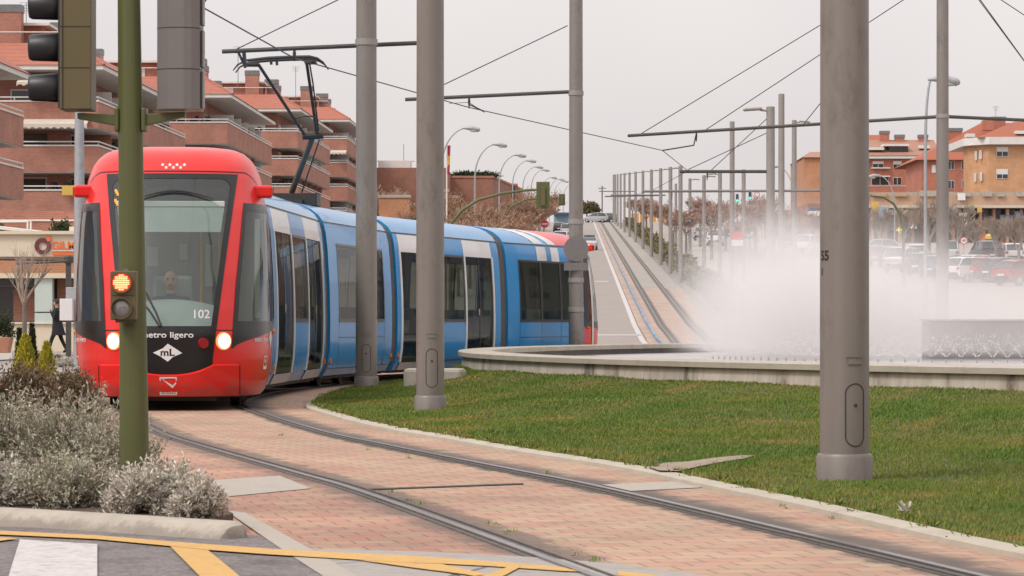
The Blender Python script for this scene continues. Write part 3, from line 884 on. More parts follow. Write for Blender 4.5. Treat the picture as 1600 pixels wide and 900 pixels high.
# ---- the mist cloud: a real volume over the basin
def mist_mat():
    m_ = bpy.data.materials.new('mist'); m_.use_nodes = True
    t = m_.node_tree
    for n in list(t.nodes): t.nodes.remove(n)
    o = t.nodes.new('ShaderNodeOutputMaterial')
    v = t.nodes.new('ShaderNodeVolumePrincipled')
    v.inputs['Color'].default_value = (.955, .935, .935, 1); v.inputs['Anisotropy'].default_value = .1
    co = t.nodes.new('ShaderNodeTexCoord')
    sp = t.nodes.new('ShaderNodeSeparateXYZ'); t.links.new(co.outputs['Object'], sp.inputs[0])
    n = t.nodes.new('ShaderNodeTexNoise'); n.inputs['Scale'].default_value = .42; n.inputs['Detail'].default_value = 4; n.inputs['Roughness'].default_value = .6
    t.links.new(co.outputs['Object'], n.inputs[0])
    def math_(op, a, b=None, c=None):
        k = t.nodes.new('ShaderNodeMath'); k.operation = op
        for i, q in enumerate((a, b, c)):
            if q is None: continue
            if isinstance(q, (int, float)): k.inputs[i].default_value = q
            else: t.links.new(q, k.inputs[i])
        return k.outputs[0]
    def ss(v_, a, b, ta, tb):
        k = t.nodes.new('ShaderNodeMapRange'); k.interpolation_type = 'SMOOTHSTEP'
        k.inputs['From Min'].default_value = a; k.inputs['From Max'].default_value = b; k.inputs['To Min'].default_value = ta; k.inputs['To Max'].default_value = tb
        t.links.new(v_, k.inputs['Value']); return k.outputs[0]
    # object space = world metres (origin at world 0)
    X, Y, Z = sp.outputs[0], sp.outputs[1], sp.outputs[2]
    nzv = math_('SUBTRACT', n.outputs[0], .5)
    # cloud top height falls away to the right
    top = ss(X, 4.0, 9.5, 3.15, 2.65)
    zz = math_('ADD', math_('DIVIDE', Z, top), math_('MULTIPLY', nzv, 1.1))
    fz = ss(zz, .15, 1.08, 1.0, 0.0)
    fx = ss(math_('ADD', X, math_('MULTIPLY', nzv, 3.0)), 2.8, 4.9, 0.0, 1.0)
    low = ss(Z, .42, .62, .15, 1.0)
    hv = ss(X, 5.5, 8.4, 1.0, .33)
    d = math_('MULTIPLY', math_('MULTIPLY', fz, fx), math_('MULTIPLY', low, hv))
    d = math_('MULTIPLY', d, math_('ADD', .75, math_('MULTIPLY', nzv, 1.4)))
    d = math_('MAXIMUM', math_('MULTIPLY', d, MIST), 0.0)
    t.links.new(d, v.inputs['Density'])
    t.links.new(v.outputs[0], o.inputs['Volume'])
    MATS['mist_vol'] = m_
    return m_
MIST = 1.0
mm = MB().bx(2.6, 22, 53.5, 63.5, .41, 4.6).build('mist', mist_mat())
tag(mm, 'white cloud of fine spray drifting over the fountain', 'mist', kind='stuff')
# ================================================================ the tram
tram_loc = Vector((-4.35, 43.0, 0))
tram = thing('tram', 'red and blue articulated tram curving round the fountain towards the camera', 'tram', tram_loc)
HW = [(.10, .98), (.18, 1.07), (.35, 1.155), (.6, 1.192), (1.05, 1.2), (1.6, 1.19), (2.2, 1.155), (2.45, 1.125), (2.58, 1.095), (2.64, 1.08), (2.8, 1.01), (2.95, .89), (3.05, .76), (3.12, .60), (3.17, .40), (3.195, .2), (3.2, .0)]
def hw(z): return interp(HW, z)
NW = HW[:9] + [(2.64, 1.085), (2.8, 1.06), (2.95, 1.005), (3.05, .935), (3.12, .85), (3.17, .73), (3.195, .52), (3.2, .0)]
def nw(z): return interp(NW, z)
def rz(z): return z if z <= 2.62 else 2.62 + (z - 2.62) * .62      # flatter roof on the blue cars
class Mod:
    def __init__(s, A, B):
        s.A = Vector((A[0], A[1], 0)); B = Vector((B[0], B[1], 0))
        s.d = (s.A - B).normalized(); s.L = (s.A - B).length
        s.n = Vector((-s.d.y, s.d.x, 0))
        if s.n.x < 0: s.n = -s.n
        if s.d.y > 0: pass
    def P(s, w, v, z):
        return s.A - s.d * w + s.n * v + Vector((0, 0, z))
def tb(mb, name, mat, smooth=True, parent=None, sharp=35, bevel=0):
    return mb.build(name, M[mat], parent or tram, smooth=smooth, off=tram_loc, sharp=sharp, bevel=bevel)

ZL = [.20, .27, .35, .48, .62, .8, 1.05, 1.3, 1.6, 1.9, 2.2, 2.29]
def side_patch(md, w0, w1, z0, z1, side, offn=0.0, mb=None, nz=8, nw=2):
    mb = mb or MB()
    rows = []
    for i in range(nz + 1):
        z = z0 + (z1 - z0) * i / nz
        rows.append([md.P(w0 + (w1 - w0) * k / nw, side * (hw(z) + offn), z) for k in range(nw + 1)])
    if side < 0: rows = [list(reversed(r)) for r in rows]
    return mb.sheet(rows)
def slab_patch(md, w0, w1, z0, z1, side, offn, th, nz=8):
    """thin solid following the body curve"""
    mb = MB()
    side_patch(md, w0, w1, z0, z1, side, offn, mb, nz)
    o = len(mb.v)
    side_patch(md, w0, w1, z0, z1, side, offn - th, mb, nz)
    return mb
def bar_patch(md, w0, w1, z0, z1, side, mb, p=.014, nz=10):
    side_patch(md, w0, w1, z0, z1, side, p, mb, nz, 1)
    # returns at both edges
    for w in (w0, w1):
        rows = [[md.P(w, side * (hw(z) - .03), z), md.P(w, side * (hw(z) + p), z)] for z in [z0 + (z1-z0)*i/nz for i in range(nz+1)]]
        mb.sheet(rows)

def roof_rings(md, w0, w1, mat='blue_paint', name='roof'):
    zs = [z for z, _ in HW if z >= 2.64]
    rows = []
    for w in (w0, (w0 + w1) / 2, w1):
        r = [md.P(w, hw(z), rz(z)) for z in zs] + [md.P(w, -hw(z), rz(z)) for z in reversed(zs[:-1])]
        rows.append(r)
    return tb(MB().sheet(rows), name, 'roof_blue' if mat == 'blue_paint' else mat, True, sharp=60)

def module(md, w0, w1, spans, roof=True, interior=True):
    """spans: (a, b, kind, header colour); kinds: body, window, door"""
    L0, L1 = w0, w1
    body = MB()
    def piece(m_, nm, mt): tb(m_, nm, mt, True)
    for side in (1, -1):
        for a, b, kind, hc in spans:
            if kind == 'body':
                piece(side_patch(md, a, b, .20, 2.60, side, 0, None, 16), 'pillar_panel', 'blue_paint')
            elif kind == 'window':
                piece(side_patch(md, a, b, .20, 1.05, side, 0, None, 8), 'lower_panel', 'blue_paint')
                piece(side_patch(md, a, b, 2.29, 2.60, side, 0, None, 3), 'header_panel', 'white_paint' if hc == 'w' else 'blue_paint')
                wn = tb(side_patch(md, a + .03, b - .03, 1.08, 2.28, side, -.004), 'window', 'tram_glass')
                fr = MB()
                for z0, z1 in ((1.045, 1.10), (2.26, 2.30)): side_patch(md, a, b, z0, z1, side, .006, fr, 1)
                for q0, q1 in ((a, a + .06), (b - .06, b)): side_patch(md, q0, q1, 1.05, 2.29, side, .006, fr, 8)
                tb(fr, 'window_frame', 'black_gloss', parent=wn)
            elif kind == 'door':
                piece(side_patch(md, a, b, .20, .335, side, .012, None, 3), 'door_sill', 'silver_paint')
                piece(side_patch(md, a, b, 2.29, 2.60, side, 0, None, 3), 'header_panel', 'white_paint' if hc == 'w' else 'blue_paint')
                dr = tb(side_patch(md, a + .05, b - .05, .36, 2.28, side, -.006), 'door', 'tram_glass')
                fr = MB(); mid = (a + b) / 2; blk = MB()
                for q in (a, b):
                    bar_patch(md, q - .045, q + .045, .34, 2.31, side, fr)
                tb(fr, 'door_frame', 'white_paint', parent=dr)
                for q0, q1 in ((mid - .03, mid - .006), (mid + .006, mid + .03), (a + .05, a + .11), (b - .11, b - .05)):
                    side_patch(md, q0, q1, .35, 2.29, side, .002, blk, 10)
                side_patch(md, a + .05, b - .05, .345, .42, side, .002, blk, 1)
                tb(blk, 'door_edge', 'black_gloss', parent=dr)
                kn = MB()
                side_patch(md, mid - .14, mid - .08, 1.18, 1.30, side, .012, kn, 1)
                tb(kn, 'door_button', 'handrail_yellow', parent=dr)
    # end returns
    zs = [z for z, _ in HW if z >= .18]
    for w in (w0, w1):
        ring_o = [md.P(w, hw(z), rz(z)) for z in zs] + [md.P(w, -hw(z), rz(z)) for z in reversed(zs[:-1])]
        ring_i = [md.P(w, hw(z) * .86, rz(z) - .08 * (z > 2.9)) for z in zs] + [md.P(w, -hw(z) * .86, rz(z) - .08 * (z > 2.9)) for z in reversed(zs[:-1])]
        tb(MB().sheet([ring_o, ring_i]), 'end_frame', 'blue_paint', True)
    for side in (1, -1):
        piece(side_patch(md, w0, w1, 2.595, 2.645, side, -.012, None, 2), 'roof_seam', 'black_gloss')
    if roof: roof_rings(md, w0, w1)
    if interior:
        fl = MB()
        fl.add([md.P(w0, -1.12, .36), md.P(w1, -1.12, .36), md.P(w1, 1.12, .36), md.P(w0, 1.12, .36)], [(0, 1, 2, 3)])
        tb(fl, 'floor', 'interior_grey', False)
        ce = MB()
        ce.add([md.P(w0, -1.08, 2.42), md.P(w1, -1.08, 2.42), md.P(w1, 1.08, 2.42), md.P(w0, 1.08, 2.42)], [(0, 1, 2, 3)])
        tb(ce, 'ceiling', 'interior_pale', False)
        un = MB().obx(md.P((w0+w1)/2, 0, .21), md.d * (w1-w0)/2 * .97, md.n * 1.02, (0, 0, .06))
        tb(un, 'underframe', 'dark_rubber', False)

J1, J2, J3, J4 = (-4.40, 43.05), (-4.08, 50.15), (-3.24, 56.25), (-1.30, 63.55)
tipA = Vector((-4.02, 37.42))
end_dir = (Vector(J4) - Vector((-.1, 67.0))).normalized()
M2end = Vector(J4) - Vector((-.335, -.942)) * 7.3
M1 = Mod(tipA, J1); C1 = Mod(J1, J2); NM = Mod(J2, J3); C2 = Mod(J3, J4); M2 = Mod((M2end.x, M2end.y), J4)
# make every module's normal face the fountain side
for q in (M1, C1, NM, C2, M2):
    if q.n.x < 0: q.n = -q.n
G = .28
LC, LN = C1.L, NM.L
module(C1, .07, LC - G, [(.07, .42, 'body', 'b'), (.42, 2.45, 'door', 'w'), (2.45, 4.35, 'window', 'b'), (4.35, 6.45, 'door', 'w'), (6.45, LC - G, 'body', 'b')])
module(NM, G, LN - G, [(G, 1.02, 'body', 'b'), (1.02, 4.2, 'window', 'b'), (4.2, 5.15, 'window', 'b'), (5.15, LN - G, 'body', 'b')])
LC2 = C2.L
module(C2, G, LC2 - G, [(G, .55, 'body', 'b'), (.55, 2.55, 'door', 'w'), (2.55, 4.75, 'window', 'b'), (4.75, 6.75, 'door', 'w'), (6.75, LC2 - G, 'body', 'b')])
LM2 = M2.L
# rear module is measured from its cab tip: tip at 0, joint at LM2
module(M2, 2.2, LM2 - G, [(2.2, 2.32, 'body', 'b'), (2.32, 3.72, 'window', 'b'), (3.72, 4.95, 'window', 'b'), (4.95, 6.3, 'window', 'b'), (6.3, LM2 - G, 'body', 'b')])
LM1 = M1.L
module(M1, 2.2, LM1 - .07, [(2.2, 2.5, 'body', 'b'), (2.5, 5.0, 'window', 'b'), (5.0, LM1 - .07, 'body', 'b')])

# blue pillar gloss strips, panel seams, lamps, bellows
for md, ws in ((NM, (1.02, 5.15)), (M2, (3.72, 4.95, 6.3)), (C2, ())):
    for w in ws: tb(side_patch(md, w - .006, w + .006, .24, 1.04, 1, .004, None, 6, 1), 'panel_seam', 'black_gloss')
for md, a, b, z in ((NM, 1.02, 5.15, .80), (M2, 2.3, 6.3, .74), (C2, 2.6, 4.7, .34), (NM, .25, 5.8, .31)):
    tb(side_patch(md, a, b, z - .006, z + .006, 1, .004, None, 1, 6), 'panel_seam', 'black_gloss')
for md, w, z in ((C1, .22, .42), (NM, .40, .44), (NM, LN - .33, .47), (C2, .36, .47), (C1, LC - .35, .44), (M2, LM2 - .4, .5)):
    tb(MB().obx(md.P(w, hw(z) + .01, z), md.d * .035, md.n * .015, (0, 0, .035)), 'marker_lamp', 'amber', False)
# white livery stripes on the rear car, white blocks on roofs
def roof_patch(md, w0, w1, mb, skew=0.0, z0=2.66, z1=3.16, side=1):
    rows = []
    for i in range(9):
        z = z0 + (z1 - z0) * i / 8
        k = skew * (i / 8) ** 1.3
        rows.append([md.P(w0 + k, side * (hw(z) + .004), rz(z) + .004), md.P(w1 + k, side * (hw(z) + .004), rz(z) + .004)])
    mb.sheet(rows)
for w0, w1 in ((4.55, 5.15), (3.75, 4.25)):
    st = MB(); roof_patch(M2, w0, w1, st, .75); tb(st, 'livery_stripe', 'white_paint')
    tb(side_patch(M2, w0 - .05, w1 - .05, 2.30, 2.59, 1, .004, None, 3), 'livery_stripe', 'white_paint')
tb(side_patch(M2, 2.62, 3.12, .22, 1.03, 1, .005, None, 6), 'livery_stripe', 'white_paint')
rd = MB()
roof_patch(M2, 1.9, 3.75, rd, .75); tb(rd, 'livery_stripe', 'red_paint')
rows = []
zs = [z for z, _ in HW if z >= 2.66]
tb(side_patch(M2, 2.2, 3.1, 2.30, 2.59, 1, .005, None, 3), 'livery_stripe', 'red_paint')

def bellows(m1, w1, m2, w2):
    zs = [z for z, _ in HW if z >= .35]
    rows = []; N = 8
    for k in range(N + 1):
        f = k / N
        s = .975 if k % 2 == 0 else .945
        r = []
        for sg, seq in ((1, zs), (-1, list(reversed(zs[:-1])))):
            for z in seq:
                zz = rz(z) if z < 2.6 else 2.6 + (rz(z) - 2.6) * .92
                r.append(m1.P(w1, sg * hw(z) * s, zz).lerp(m2.P(w2, sg * hw(z) * s, zz), f))
        rows.append(r)
    tb(MB().sheet(rows), 'gangway_bellows', 'bellows_grey', False)
bellows(M1, LM1 - .09, C1, .09)
bellows(C1, LC - G - .02, NM, G + .02); bellows(NM, LN - G - .02, C2, G + .02); bellows(C2, LC2 - G - .02, M2, LM2 - G - .02)

# seats and handrails seen through the panes
for md, ws in ((NM, (1.3, 2.1, 3.4, 4.3)), (M2, (2.6, 3.3, 4.3, 5.2, 5.9)), (C2, (3.0, 4.2)), (C1, (2.9, 3.8))):
    for w in ws:
        for v in (-.75, .72):
            st_ = MB().obx(md.P(w, v, 1.0), md.d * .035, md.n * .21, (0, 0, .30))
            st_.obx(md.P(w - .2, v, .72), md.d * .2, md.n * .2, (0, 0, .05))
            s_ = tb(st_, 'seat', 'seat_blue' if rng.random() < .6 else 'seat_pale', False, bevel=.02)
for md, ws in ((C1, (.9, 2.4, 4.4, 5.9)), (NM, (1.6, 3.2, 4.6)), (C2, (1.0, 2.6, 4.9, 6.3)), (M2, (2.8, 4.4, 5.6))):
    hr = MB()
    for w in ws: hr.cyl(md.P(w, .35, .36), md.P(w, .35, 2.42), .017, n=6)
    tb(hr, 'handrail', 'handrail_yellow', True)
# wheels
for md, ws in ((M1, (2.3, 4.0)), (NM, (1.4, 3.2, 4.9)), (M2, (2.9, 5.0))):
    for w in ws:
        for v in (-.74, .74):
            tb(MB().cyl(md.P(w, v - .06, .29), md.P(w, v + .06, .29), .27, n=20), 'wheel', 'dark_steel', True)

# ------------------------------------------------------------- cab noses
BT = [(.10, .30), (.18, .14), (.3, .05), (.5, .0), (.9, .0), (1.2, .07), (1.6, .22), (2.0, .42), (2.4, .66), (2.7, .90), (2.85, 1.02), (2.95, 1.10), (3.05, 1.22), (3.12, 1.36), (3.17, 1.55), (3.195, 1.8), (3.2, 2.2)]
WE = 2.2; NE = 2.6
PI_ = [(.2, .49), (.3, .50), (.62, .515), (.96, .555), (1.52, .625), (1.9, .67), (2.5, .745), (2.83, .785), (3, .79)]
PO_ = [(.2, .715), (.62, .725), (.96, .745), (1.52, .78), (1.9, .815), (2.5, .86), (3, .88)]
def nose(md, low=False):
    def pt0(q, z):
        W = nw(z) if not low else hw(z); b = interp(BT, z); D = WE - b
        th = max(-1, min(1, q)) * math.pi / 2
        v = math.copysign(W * abs(math.sin(th)) ** (2 / NE), q)
        w = b + D * (1 - max(0, math.cos(th)) ** (2 / NE))
        return md.P(w, v, rz(z) if low else z)
    def q_of(v, z):
        W = nw(z) if not low else hw(z)
        r = min(1, abs(v) / max(W, 1e-5))
        return math.copysign(math.asin(r ** (NE / 2)) * 2 / math.pi, v)
    def pt(q, z, off=0.0):
        p = pt0(q, z)
        if off:
            e = .004
            a = pt0(min(1, q + e), z) - pt0(max(-1, q - e), z)
            c = pt0(q, min(3.19, z + e)) - pt0(q, z - e)
            n = a.cross(c)
            if n.length > 1e-9:
                n.normalize()
                if n.dot(md.d + md.n * (1 if q > 0 else -1) * .8 + Vector((0, 0, .3))) < 0: n = -n
                p = p + n * off
        return p
    return pt, q_of
def vpatch(pt, q_of, vf0, vf1, z0, z1, off, nv=14, nz=14, mb=None):
    """patch between v limits (functions of z) for z in [z0,z1]; z0/z1 may be functions of a in [0,1]"""
    mb = mb or MB()
    rows = []
    for i in range(nz + 1):
        r = []
        for k in range(nv + 1):
            a = k / nv
            lo = z0(a) if callable(z0) else z0; hi = z1(a) if callable(z1) else z1
            z = lo + (hi - lo) * i / nz
            v = vf0(z) + (vf1(z) - vf0(z)) * a
            r.append(pt(q_of(v, z), z, off))
        rows.append(r)
    return mb.sheet(rows)
def qpatch(pt, q0, q1, z0, z1, off, nq=14, nz=14, mb=None):
    mb = mb or MB()
    rows = []
    for i in range(nz + 1):
        r = []
        for k in range(nq + 1):
            a = k / nq
            lo = z0(a) if callable(z0) else z0; hi = z1(a) if callable(z1) else z1
            z = lo + (hi - lo) * i / nz
            f0 = q0(z) if callable(q0) else q0; f1 = q1(z) if callable(q1) else q1
            r.append(pt(f0 + (f1 - f0) * a, z, off))
        rows.append(r)
    return mb.sheet(rows)

def build_nose(md, front=True):
    pt, q_of = nose(md, not front)
    pi = lambda z: interp(PI_, z); po = lambda z: interp(PO_, z)
    # shell with real openings
    NQ = 150
    zs = [.17, .2, .25, .3, .36] + [.42 + .03 * i for i in range(80)] + [2.84, 2.88, 2.92, 2.96, 3.0, 3.03, 3.06, 3.09, 3.12, 3.14, 3.16, 3.175, 3.185, 3.195, 3.2]
    qs = [-1 + 2 * k / NQ for k in range(NQ + 1)]
    m = MB(); rows = [[pt(q, z) for q in qs] for z in zs]
    m.v = [tuple(p) for r in rows for p in r]; n = NQ + 1
    for i in range(len(zs) - 1):
        zc = (zs[i] + zs[i+1]) / 2
        for k in range(NQ):
            qc = (qs[k] + qs[k+1]) / 2
            vc = nw(zc) * abs(math.sin(qc * math.pi / 2)) ** (2 / NE)
            if .985 < zc < 2.78 and vc < pi(zc) - .035: continue
            qo = abs(q_of(po(zc), zc))
            if 1.0 < zc < 2.42 and qo + .02 < abs(qc) < .968: continue
            m.f.append((i*n + k, i*n + k + 1, (i+1)*n + k + 1, (i+1)*n + k))
    shell = tb(m, 'cab_shell', 'red_paint', True, sharp=50)
    zc_ = [z for z in zs if z >= 2.5]
    cw_ = MB()
    for s in (-1, 1): cw_.sheet([[md.P(WE, s * (nw(z) if front else hw(z)), z if front else rz(z)) for z in zc_], [md.P(WE + .02, s * hw(z) * .9, rz(z) - .03) for z in zc_]])
    tb(cw_, 'cowl_edge', 'red_paint', True)
    # windscreen: black border, pane
    zt, zb = 2.83, .94
    g = lambda f: (lambda z: f * pi(z))
    ws = tb(vpatch(pt, q_of, lambda z: -pi(z) + .05, lambda z: pi(z) - .05, .985, 2.785, .004, 24, 24), 'windscreen', 'screen_glass')
    fr = MB()
    vpatch(pt, q_of, lambda z: -pi(z), lambda z: -pi(z) + .065, zb, zt, .008, 2, 24, fr)
    vpatch(pt, q_of, lambda z: pi(z) - .065, lambda z: pi(z), zb, zt, .008, 2, 24, fr)
    vpatch(pt, q_of, lambda z: -pi(z) + .06, lambda z: pi(z) - .06, 2.765, zt, .008, 16, 2, fr)
    vpatch(pt, q_of, lambda z: -pi(z) + .06, lambda z: pi(z) - .06, zb, 1.0, .008, 16, 2, fr)
    # filled upper corners
    for s in (-1, 1):
        c0 = (s * (pi(2.77) - .06), 2.77); pts = [pt(q_of(c0[0], c0[1]), c0[1], .0085)]
        for k in range(7):
            a = k / 6 * math.pi / 2
            vv = s * (pi(2.66) - .185 + .125 * math.sin(a)); z = 2.645 + .125 * math.cos(a)
            pts.append(pt(q_of(vv, z), z, .0085))
        fr.poly(pts)
    tb(fr, 'windscreen_frame', 'black_gloss', parent=ws)
    # black lower apron with curved bottom edge
    def zlow(a):
        x = (a - .5) * 2
        return .435 + .115 * abs(x) ** 2.4
    ap = tb(vpatch(pt, q_of, lambda z: -pi(z), lambda z: pi(z), zlow, .945, .006, 24, 12), 'black_apron', 'black_gloss')
    # bumper bulging slightly below it
    def ztop(a):
        x = abs((a - .5) * 2) * .80
        return (.425 + .115 * min(1, x / .51) ** 2.4) if x < .51 else .54
    b = vpatch(pt, q_of, lambda z: -.80, lambda z: .80, .20, ztop, .035, 40, 6)
    rows = []
    for k in range(41):
        a = k / 40; z = ztop(a); v = -.8 + 1.6 * a
        rows.append([pt(q_of(v, z), z, .035), pt(q_of(v, z + .012), z + .012, .0)])
    b.sheet(rows)
    tb(b, 'bumper', 'red_paint', True, sharp=60)
    # side windows
    for s in (-1, 1):
        qo = lambda z: s * abs(q_of(po(z), z))
        zc = lambda a: .73 + .235 * a ** .55
        if s < 0: pass
        tb(qpatch(pt, qo, lambda z: s * 1.0, zc, lambda a: 1.06, .006, 14, 6), 'side_skirt_panel', 'black_gloss')
        sw = tb(qpatch(pt, lambda z: qo(z) + s * .012, lambda z: s * .975, 1.04, 2.40, .004, 14, 16), 'cab_side_window', 'cab_glass')
        f2 = MB()
        qpatch(pt, qo, lambda z: qo(z) + s * .035, 1.05, 2.48, .008, 2, 16, f2)
        qpatch(pt, lambda z: s * .962, lambda z: s * 1.0, 1.05, 2.48, .008, 3, 16, f2)
        qpatch(pt, lambda z: qo(z) + s * .03, lambda z: s * .97, 2.38, 2.48, .008, 12, 3, f2)
        tb(f2, 'side_window_frame', 'black_gloss', parent=sw)
        # corner camera pod
        pd = MB()
        c = md.P(1.62, s * 1.085, 2.64)
        pd.obx(c, md.d * .12, md.n * .12, (0, 0, .075))
        pod = tb(pd, 'camera_pod', 'red_paint', False, bevel=.03)
        tb(MB().obx(c + md.n * s * .128, md.d * .05, md.n * .004, (0, 0, .045)), 'lens_cover', 'tail_red', False, parent=pod)
        # headlamp
        zl_ = .825
        vl = s * (pi(zl_) + po(zl_)) / 2
        c = pt(q_of(vl, zl_), zl_, .012)
        nrm = (pt(q_of(vl, zl_), zl_, .05) - pt(q_of(vl, zl_), zl_, .0)).normalized()
        if front:
            hl = tb(MB().cyl(c - nrm * .02, c + nrm * .012, .092, .084, 24), 'headlight', 'head_lamp', True)
            tb(MB().cyl(c - nrm * .02, c + nrm * .006, .104, .104, 24), 'headlight_glow_ring', 'lamp_halo', True, parent=hl)  # emissive ring paints the glare around the headlamp
        zl_ = .80; vl = s * (pi(zl_) - .125)
        c = pt(q_of(vl, zl_), zl_, .012)
        tb(MB().cyl(c - nrm * .02, c + md.d * .012, .068, .06, 20), 'tail_light', 'tail_red', True)
        cc = pt(q_of(s * 1.18, .90), .90, .02)
        tb(MB().ball(pt(s * .97, .93, .012), .03), 'marker_lamp', 'amber', True)
        # white edge stripe at the back of the red cab, silver strip behind it
        tb(qpatch(pt, lambda z: s * (.90 + .1 * max(0, min(1, (z - .25) / .3))), lambda z: s * 1.0, .2, .56, .004, 3, 8), 'livery_stripe', 'white_paint')
    # seams
    sm_ = MB(); ts_ = lambda m_: tb(m_, 'panel_seam', 'black_gloss')
    ts_(vpatch(pt, q_of, lambda z: -po(z), lambda z: -pi(z), .945, .957, .0065, 4, 1)); ts_(vpatch(pt, q_of, lambda z: pi(z), lambda z: po(z), .945, .957, .0065, 4, 1))
    for s in (-1, 1):
        ts_(qpatch(pt, lambda z: s * abs(q_of(po(z), z)), s * 1.0, .945, .957, .011, 10, 1))
        ts_(qpatch(pt, lambda z: s * abs(q_of(.80, z)) - .004, lambda z: s * abs(q_of(.80, z)) + .004, .2, .54, .0365, 1, 6))
        # dome seam arching over the windscreen pillars
        rows = []
        for k in range(25):
            f = k / 24
            z = 2.86 - .36 * max(0, (f - .62) / .38) ** 1.5
            q = s * f * .93
            rows.append([pt(q, z - .006, .006), pt(q, z + .006, .006)])
        ts_(MB().sheet(rows))
    # dark valance under the bumper
    v_ = MB(); rows = []
    for z, o in ((.09, -.10), (.17, -.012), (.20, -.006)):
        rows.append([pt(-1 + 2 * k / 40, max(z, .10), o) + Vector((0, 0, min(0, z - .10))) for k in range(41)])
    v_.sheet(rows)
    tb(v_, 'valance', 'bellows_grey', True)
    # cab interior
    tb(MB().obx(md.P(2.25, 0, 1.45), md.d * .02, md.n * 1.05, (0, 0, 1.0)), 'cab_partition', 'interior_grey', False)
    pw = MB()
    for v, w_, z, h_ in ((-.62, .10, 1.72, .18), (-.28, .07, 1.86, .12), (.10, .05, 1.92, .10), (.42, .05, 1.75, .26), (-.8, .06, 1.6, .3), (.7, .06, 1.6, .3)):
        pw.obx(md.P(2.215, v, z), md.d * .01, md.n * w_, (0, 0, h_))
    tb(pw, 'partition_pane', 'interior_pale', False)
    tb(MB().obx(md.P(1.5, 0, .34), md.d * .68, md.n * .84, (0, 0, .02)), 'cab_floor', 'interior_grey', False)
    ds = MB()
    rows = []
    for k in range(21):
        f = (k / 20 - .5) * 2
        rows.append([md.P(.16, f * .52, 1.0), md.P(.35, f * .62, 1.15 + .08 * (1 - f * f)), md.P(.62, f * .66, 1.20 + .12 * (1 - f * f)), md.P(.80, f * .68, 1.05), md.P(.82, f * .68, .4)])
    ds.sheet(rows)
    tb(ds, 'dashboard', 'interior_grey', True)
    if front:
        bl = MB()
        rows = []
        for z in (2.42, 2.12):
            rows.append([md.P(interp(BT, z) + .13, f * (pi(z) - .1), z) for f in (-1, -.5, 0, .5, 1)])
        bl.sheet(rows)
        tb(bl, 'sun_blind', 'interior_grey', True)
        tb(MB().obx(md.P(interp(BT, 2.46) + .11, 0, 2.46), md.d * .02, md.n * .64, (0, 0, .035)), 'blind_roller', 'interior_pale', False, bevel=.01)
        tb(MB().obx(md.P(.30, -.02, 1.02), md.d * .02, md.n * .14, (0, 0, .012)), 'dash_lamp', 'sign_red', False)
        hp = MB()
        for v in (.33, .55): hp.cyl(md.P(1.9, v, .4), md.P(1.9, v, 2.3), .018, n=6)
        tb(hp, 'handrail', 'handrail_yellow', True)
        # curtain beside the driver's side pane
        cu = MB(); rows = []
        for k in range(25):
            f = k / 24
            rows.append([md.P(1.30 + f * .6 + .0, 1.02 - .03 * math.sin(f * 40) - (.0), z) for z in (1.1, 1.7, 2.3)])
        cu.sheet(rows); tb(cu, 'curtain', 'seat_pale', True)
        # two wipers and one reflection arc
        wp = MB().tube([pt(q_of(-.10, .99), .99, .03), pt(q_of(-.20, 1.15), 1.15, .03), pt(q_of(-.36, 1.35), 1.35, .03)], .012, 6)
        tb(wp, 'wiper_and_reflection', 'dark_rubber', True); wp = MB()
        wp.tube([pt(q_of(-.08, 1.0), 1.0, .03), pt(q_of(-.14, 1.15), 1.15, .03), pt(q_of(-.28, 1.42), 1.42, .03)], .012, 6)
        tb(wp, 'wiper_and_reflection', 'dark_rubber', True); wp = MB()
        wp.tube([pt(q_of(-.40 + .9 * k / 12, 2.5), 2.50 + .10 * math.sin(math.pi * k / 12), .03) for k in range(13)], [.006 + .009 * math.sin(math.pi * k / 12) for k in range(13)], 6)  # dark arc drawn in place of a wire's reflection on the windscreen
        tb(wp, 'wiper_and_reflection', 'dark_rubber', True)
        # LED destination panel
        ld = MB()
        for z in (2.62, 2.50):
            for k in range(3): ld.obx(md.P(interp(BT, z) + .08, -.66 + .012 * k, z - .02 * k), md.d * .004, md.n * .012, (0, 0, .018))
        tb(ld, 'destination_display', 'led_orange', False)
    # lettering
    def letter(s, size, v0, z0, mat, off, bold=0, nm='lettering', parent=None, squeeze=1.0, align='CENTER', spacing=1.0):
        vs, fs = text_mesh(s, size, bold, align, spacing)
        mb = MB(); mb.v = [tuple(pt(q_of(v0 + p.x * squeeze, z0 + p.y), z0 + p.y, off)) for p in vs]; mb.f = fs
        return tb(mb, nm, mat, False, parent=parent)
    def shape(polys, v0, z0, mat, off, nm, parent=None):
        mb = MB()
        for pl in polys:
            mb.poly([pt(q_of(v0 + x, z0 + z), z0 + z, off) for x, z in pl])
        return tb(mb, nm, mat, False, parent=parent)
    if front:
        letter('102', .14, .375, 1.135, 'sign_white', .012, .012, parent=ws)
        letter('metro ligero', .092, -.015, .895, 'sign_white', .0095, .014, parent=ap, squeeze=1.32)
        lg = [[(-.17, 0), (-.055, .042), (.0, .102), (.0, .102), (.055, .052), (.165, .008), (.165, 0), (.10, -.03), (0, -.105), (-.06, -.045)]]
        lo = shape([[(-.172, .0), (-.06, .05), (0, .105), (.10, .042), (.168, -.005), (.06, -.05), (0, -.105), (-.09, -.04)]], -.005, .690, 'sign_white', .0095, 'logo', ap)
        letter('mL', .115, -.01, .690, 'black_gloss', .012, .02, 'logo_lettering', ap, 1.15)
        tb(MB().ball(pt(q_of(.39, .955), .93, .006), .014), 'washer_nozzle', 'dark_rubber')
        # square badge on the bumper
        sq = []
        w_ = .100; t_ = .016
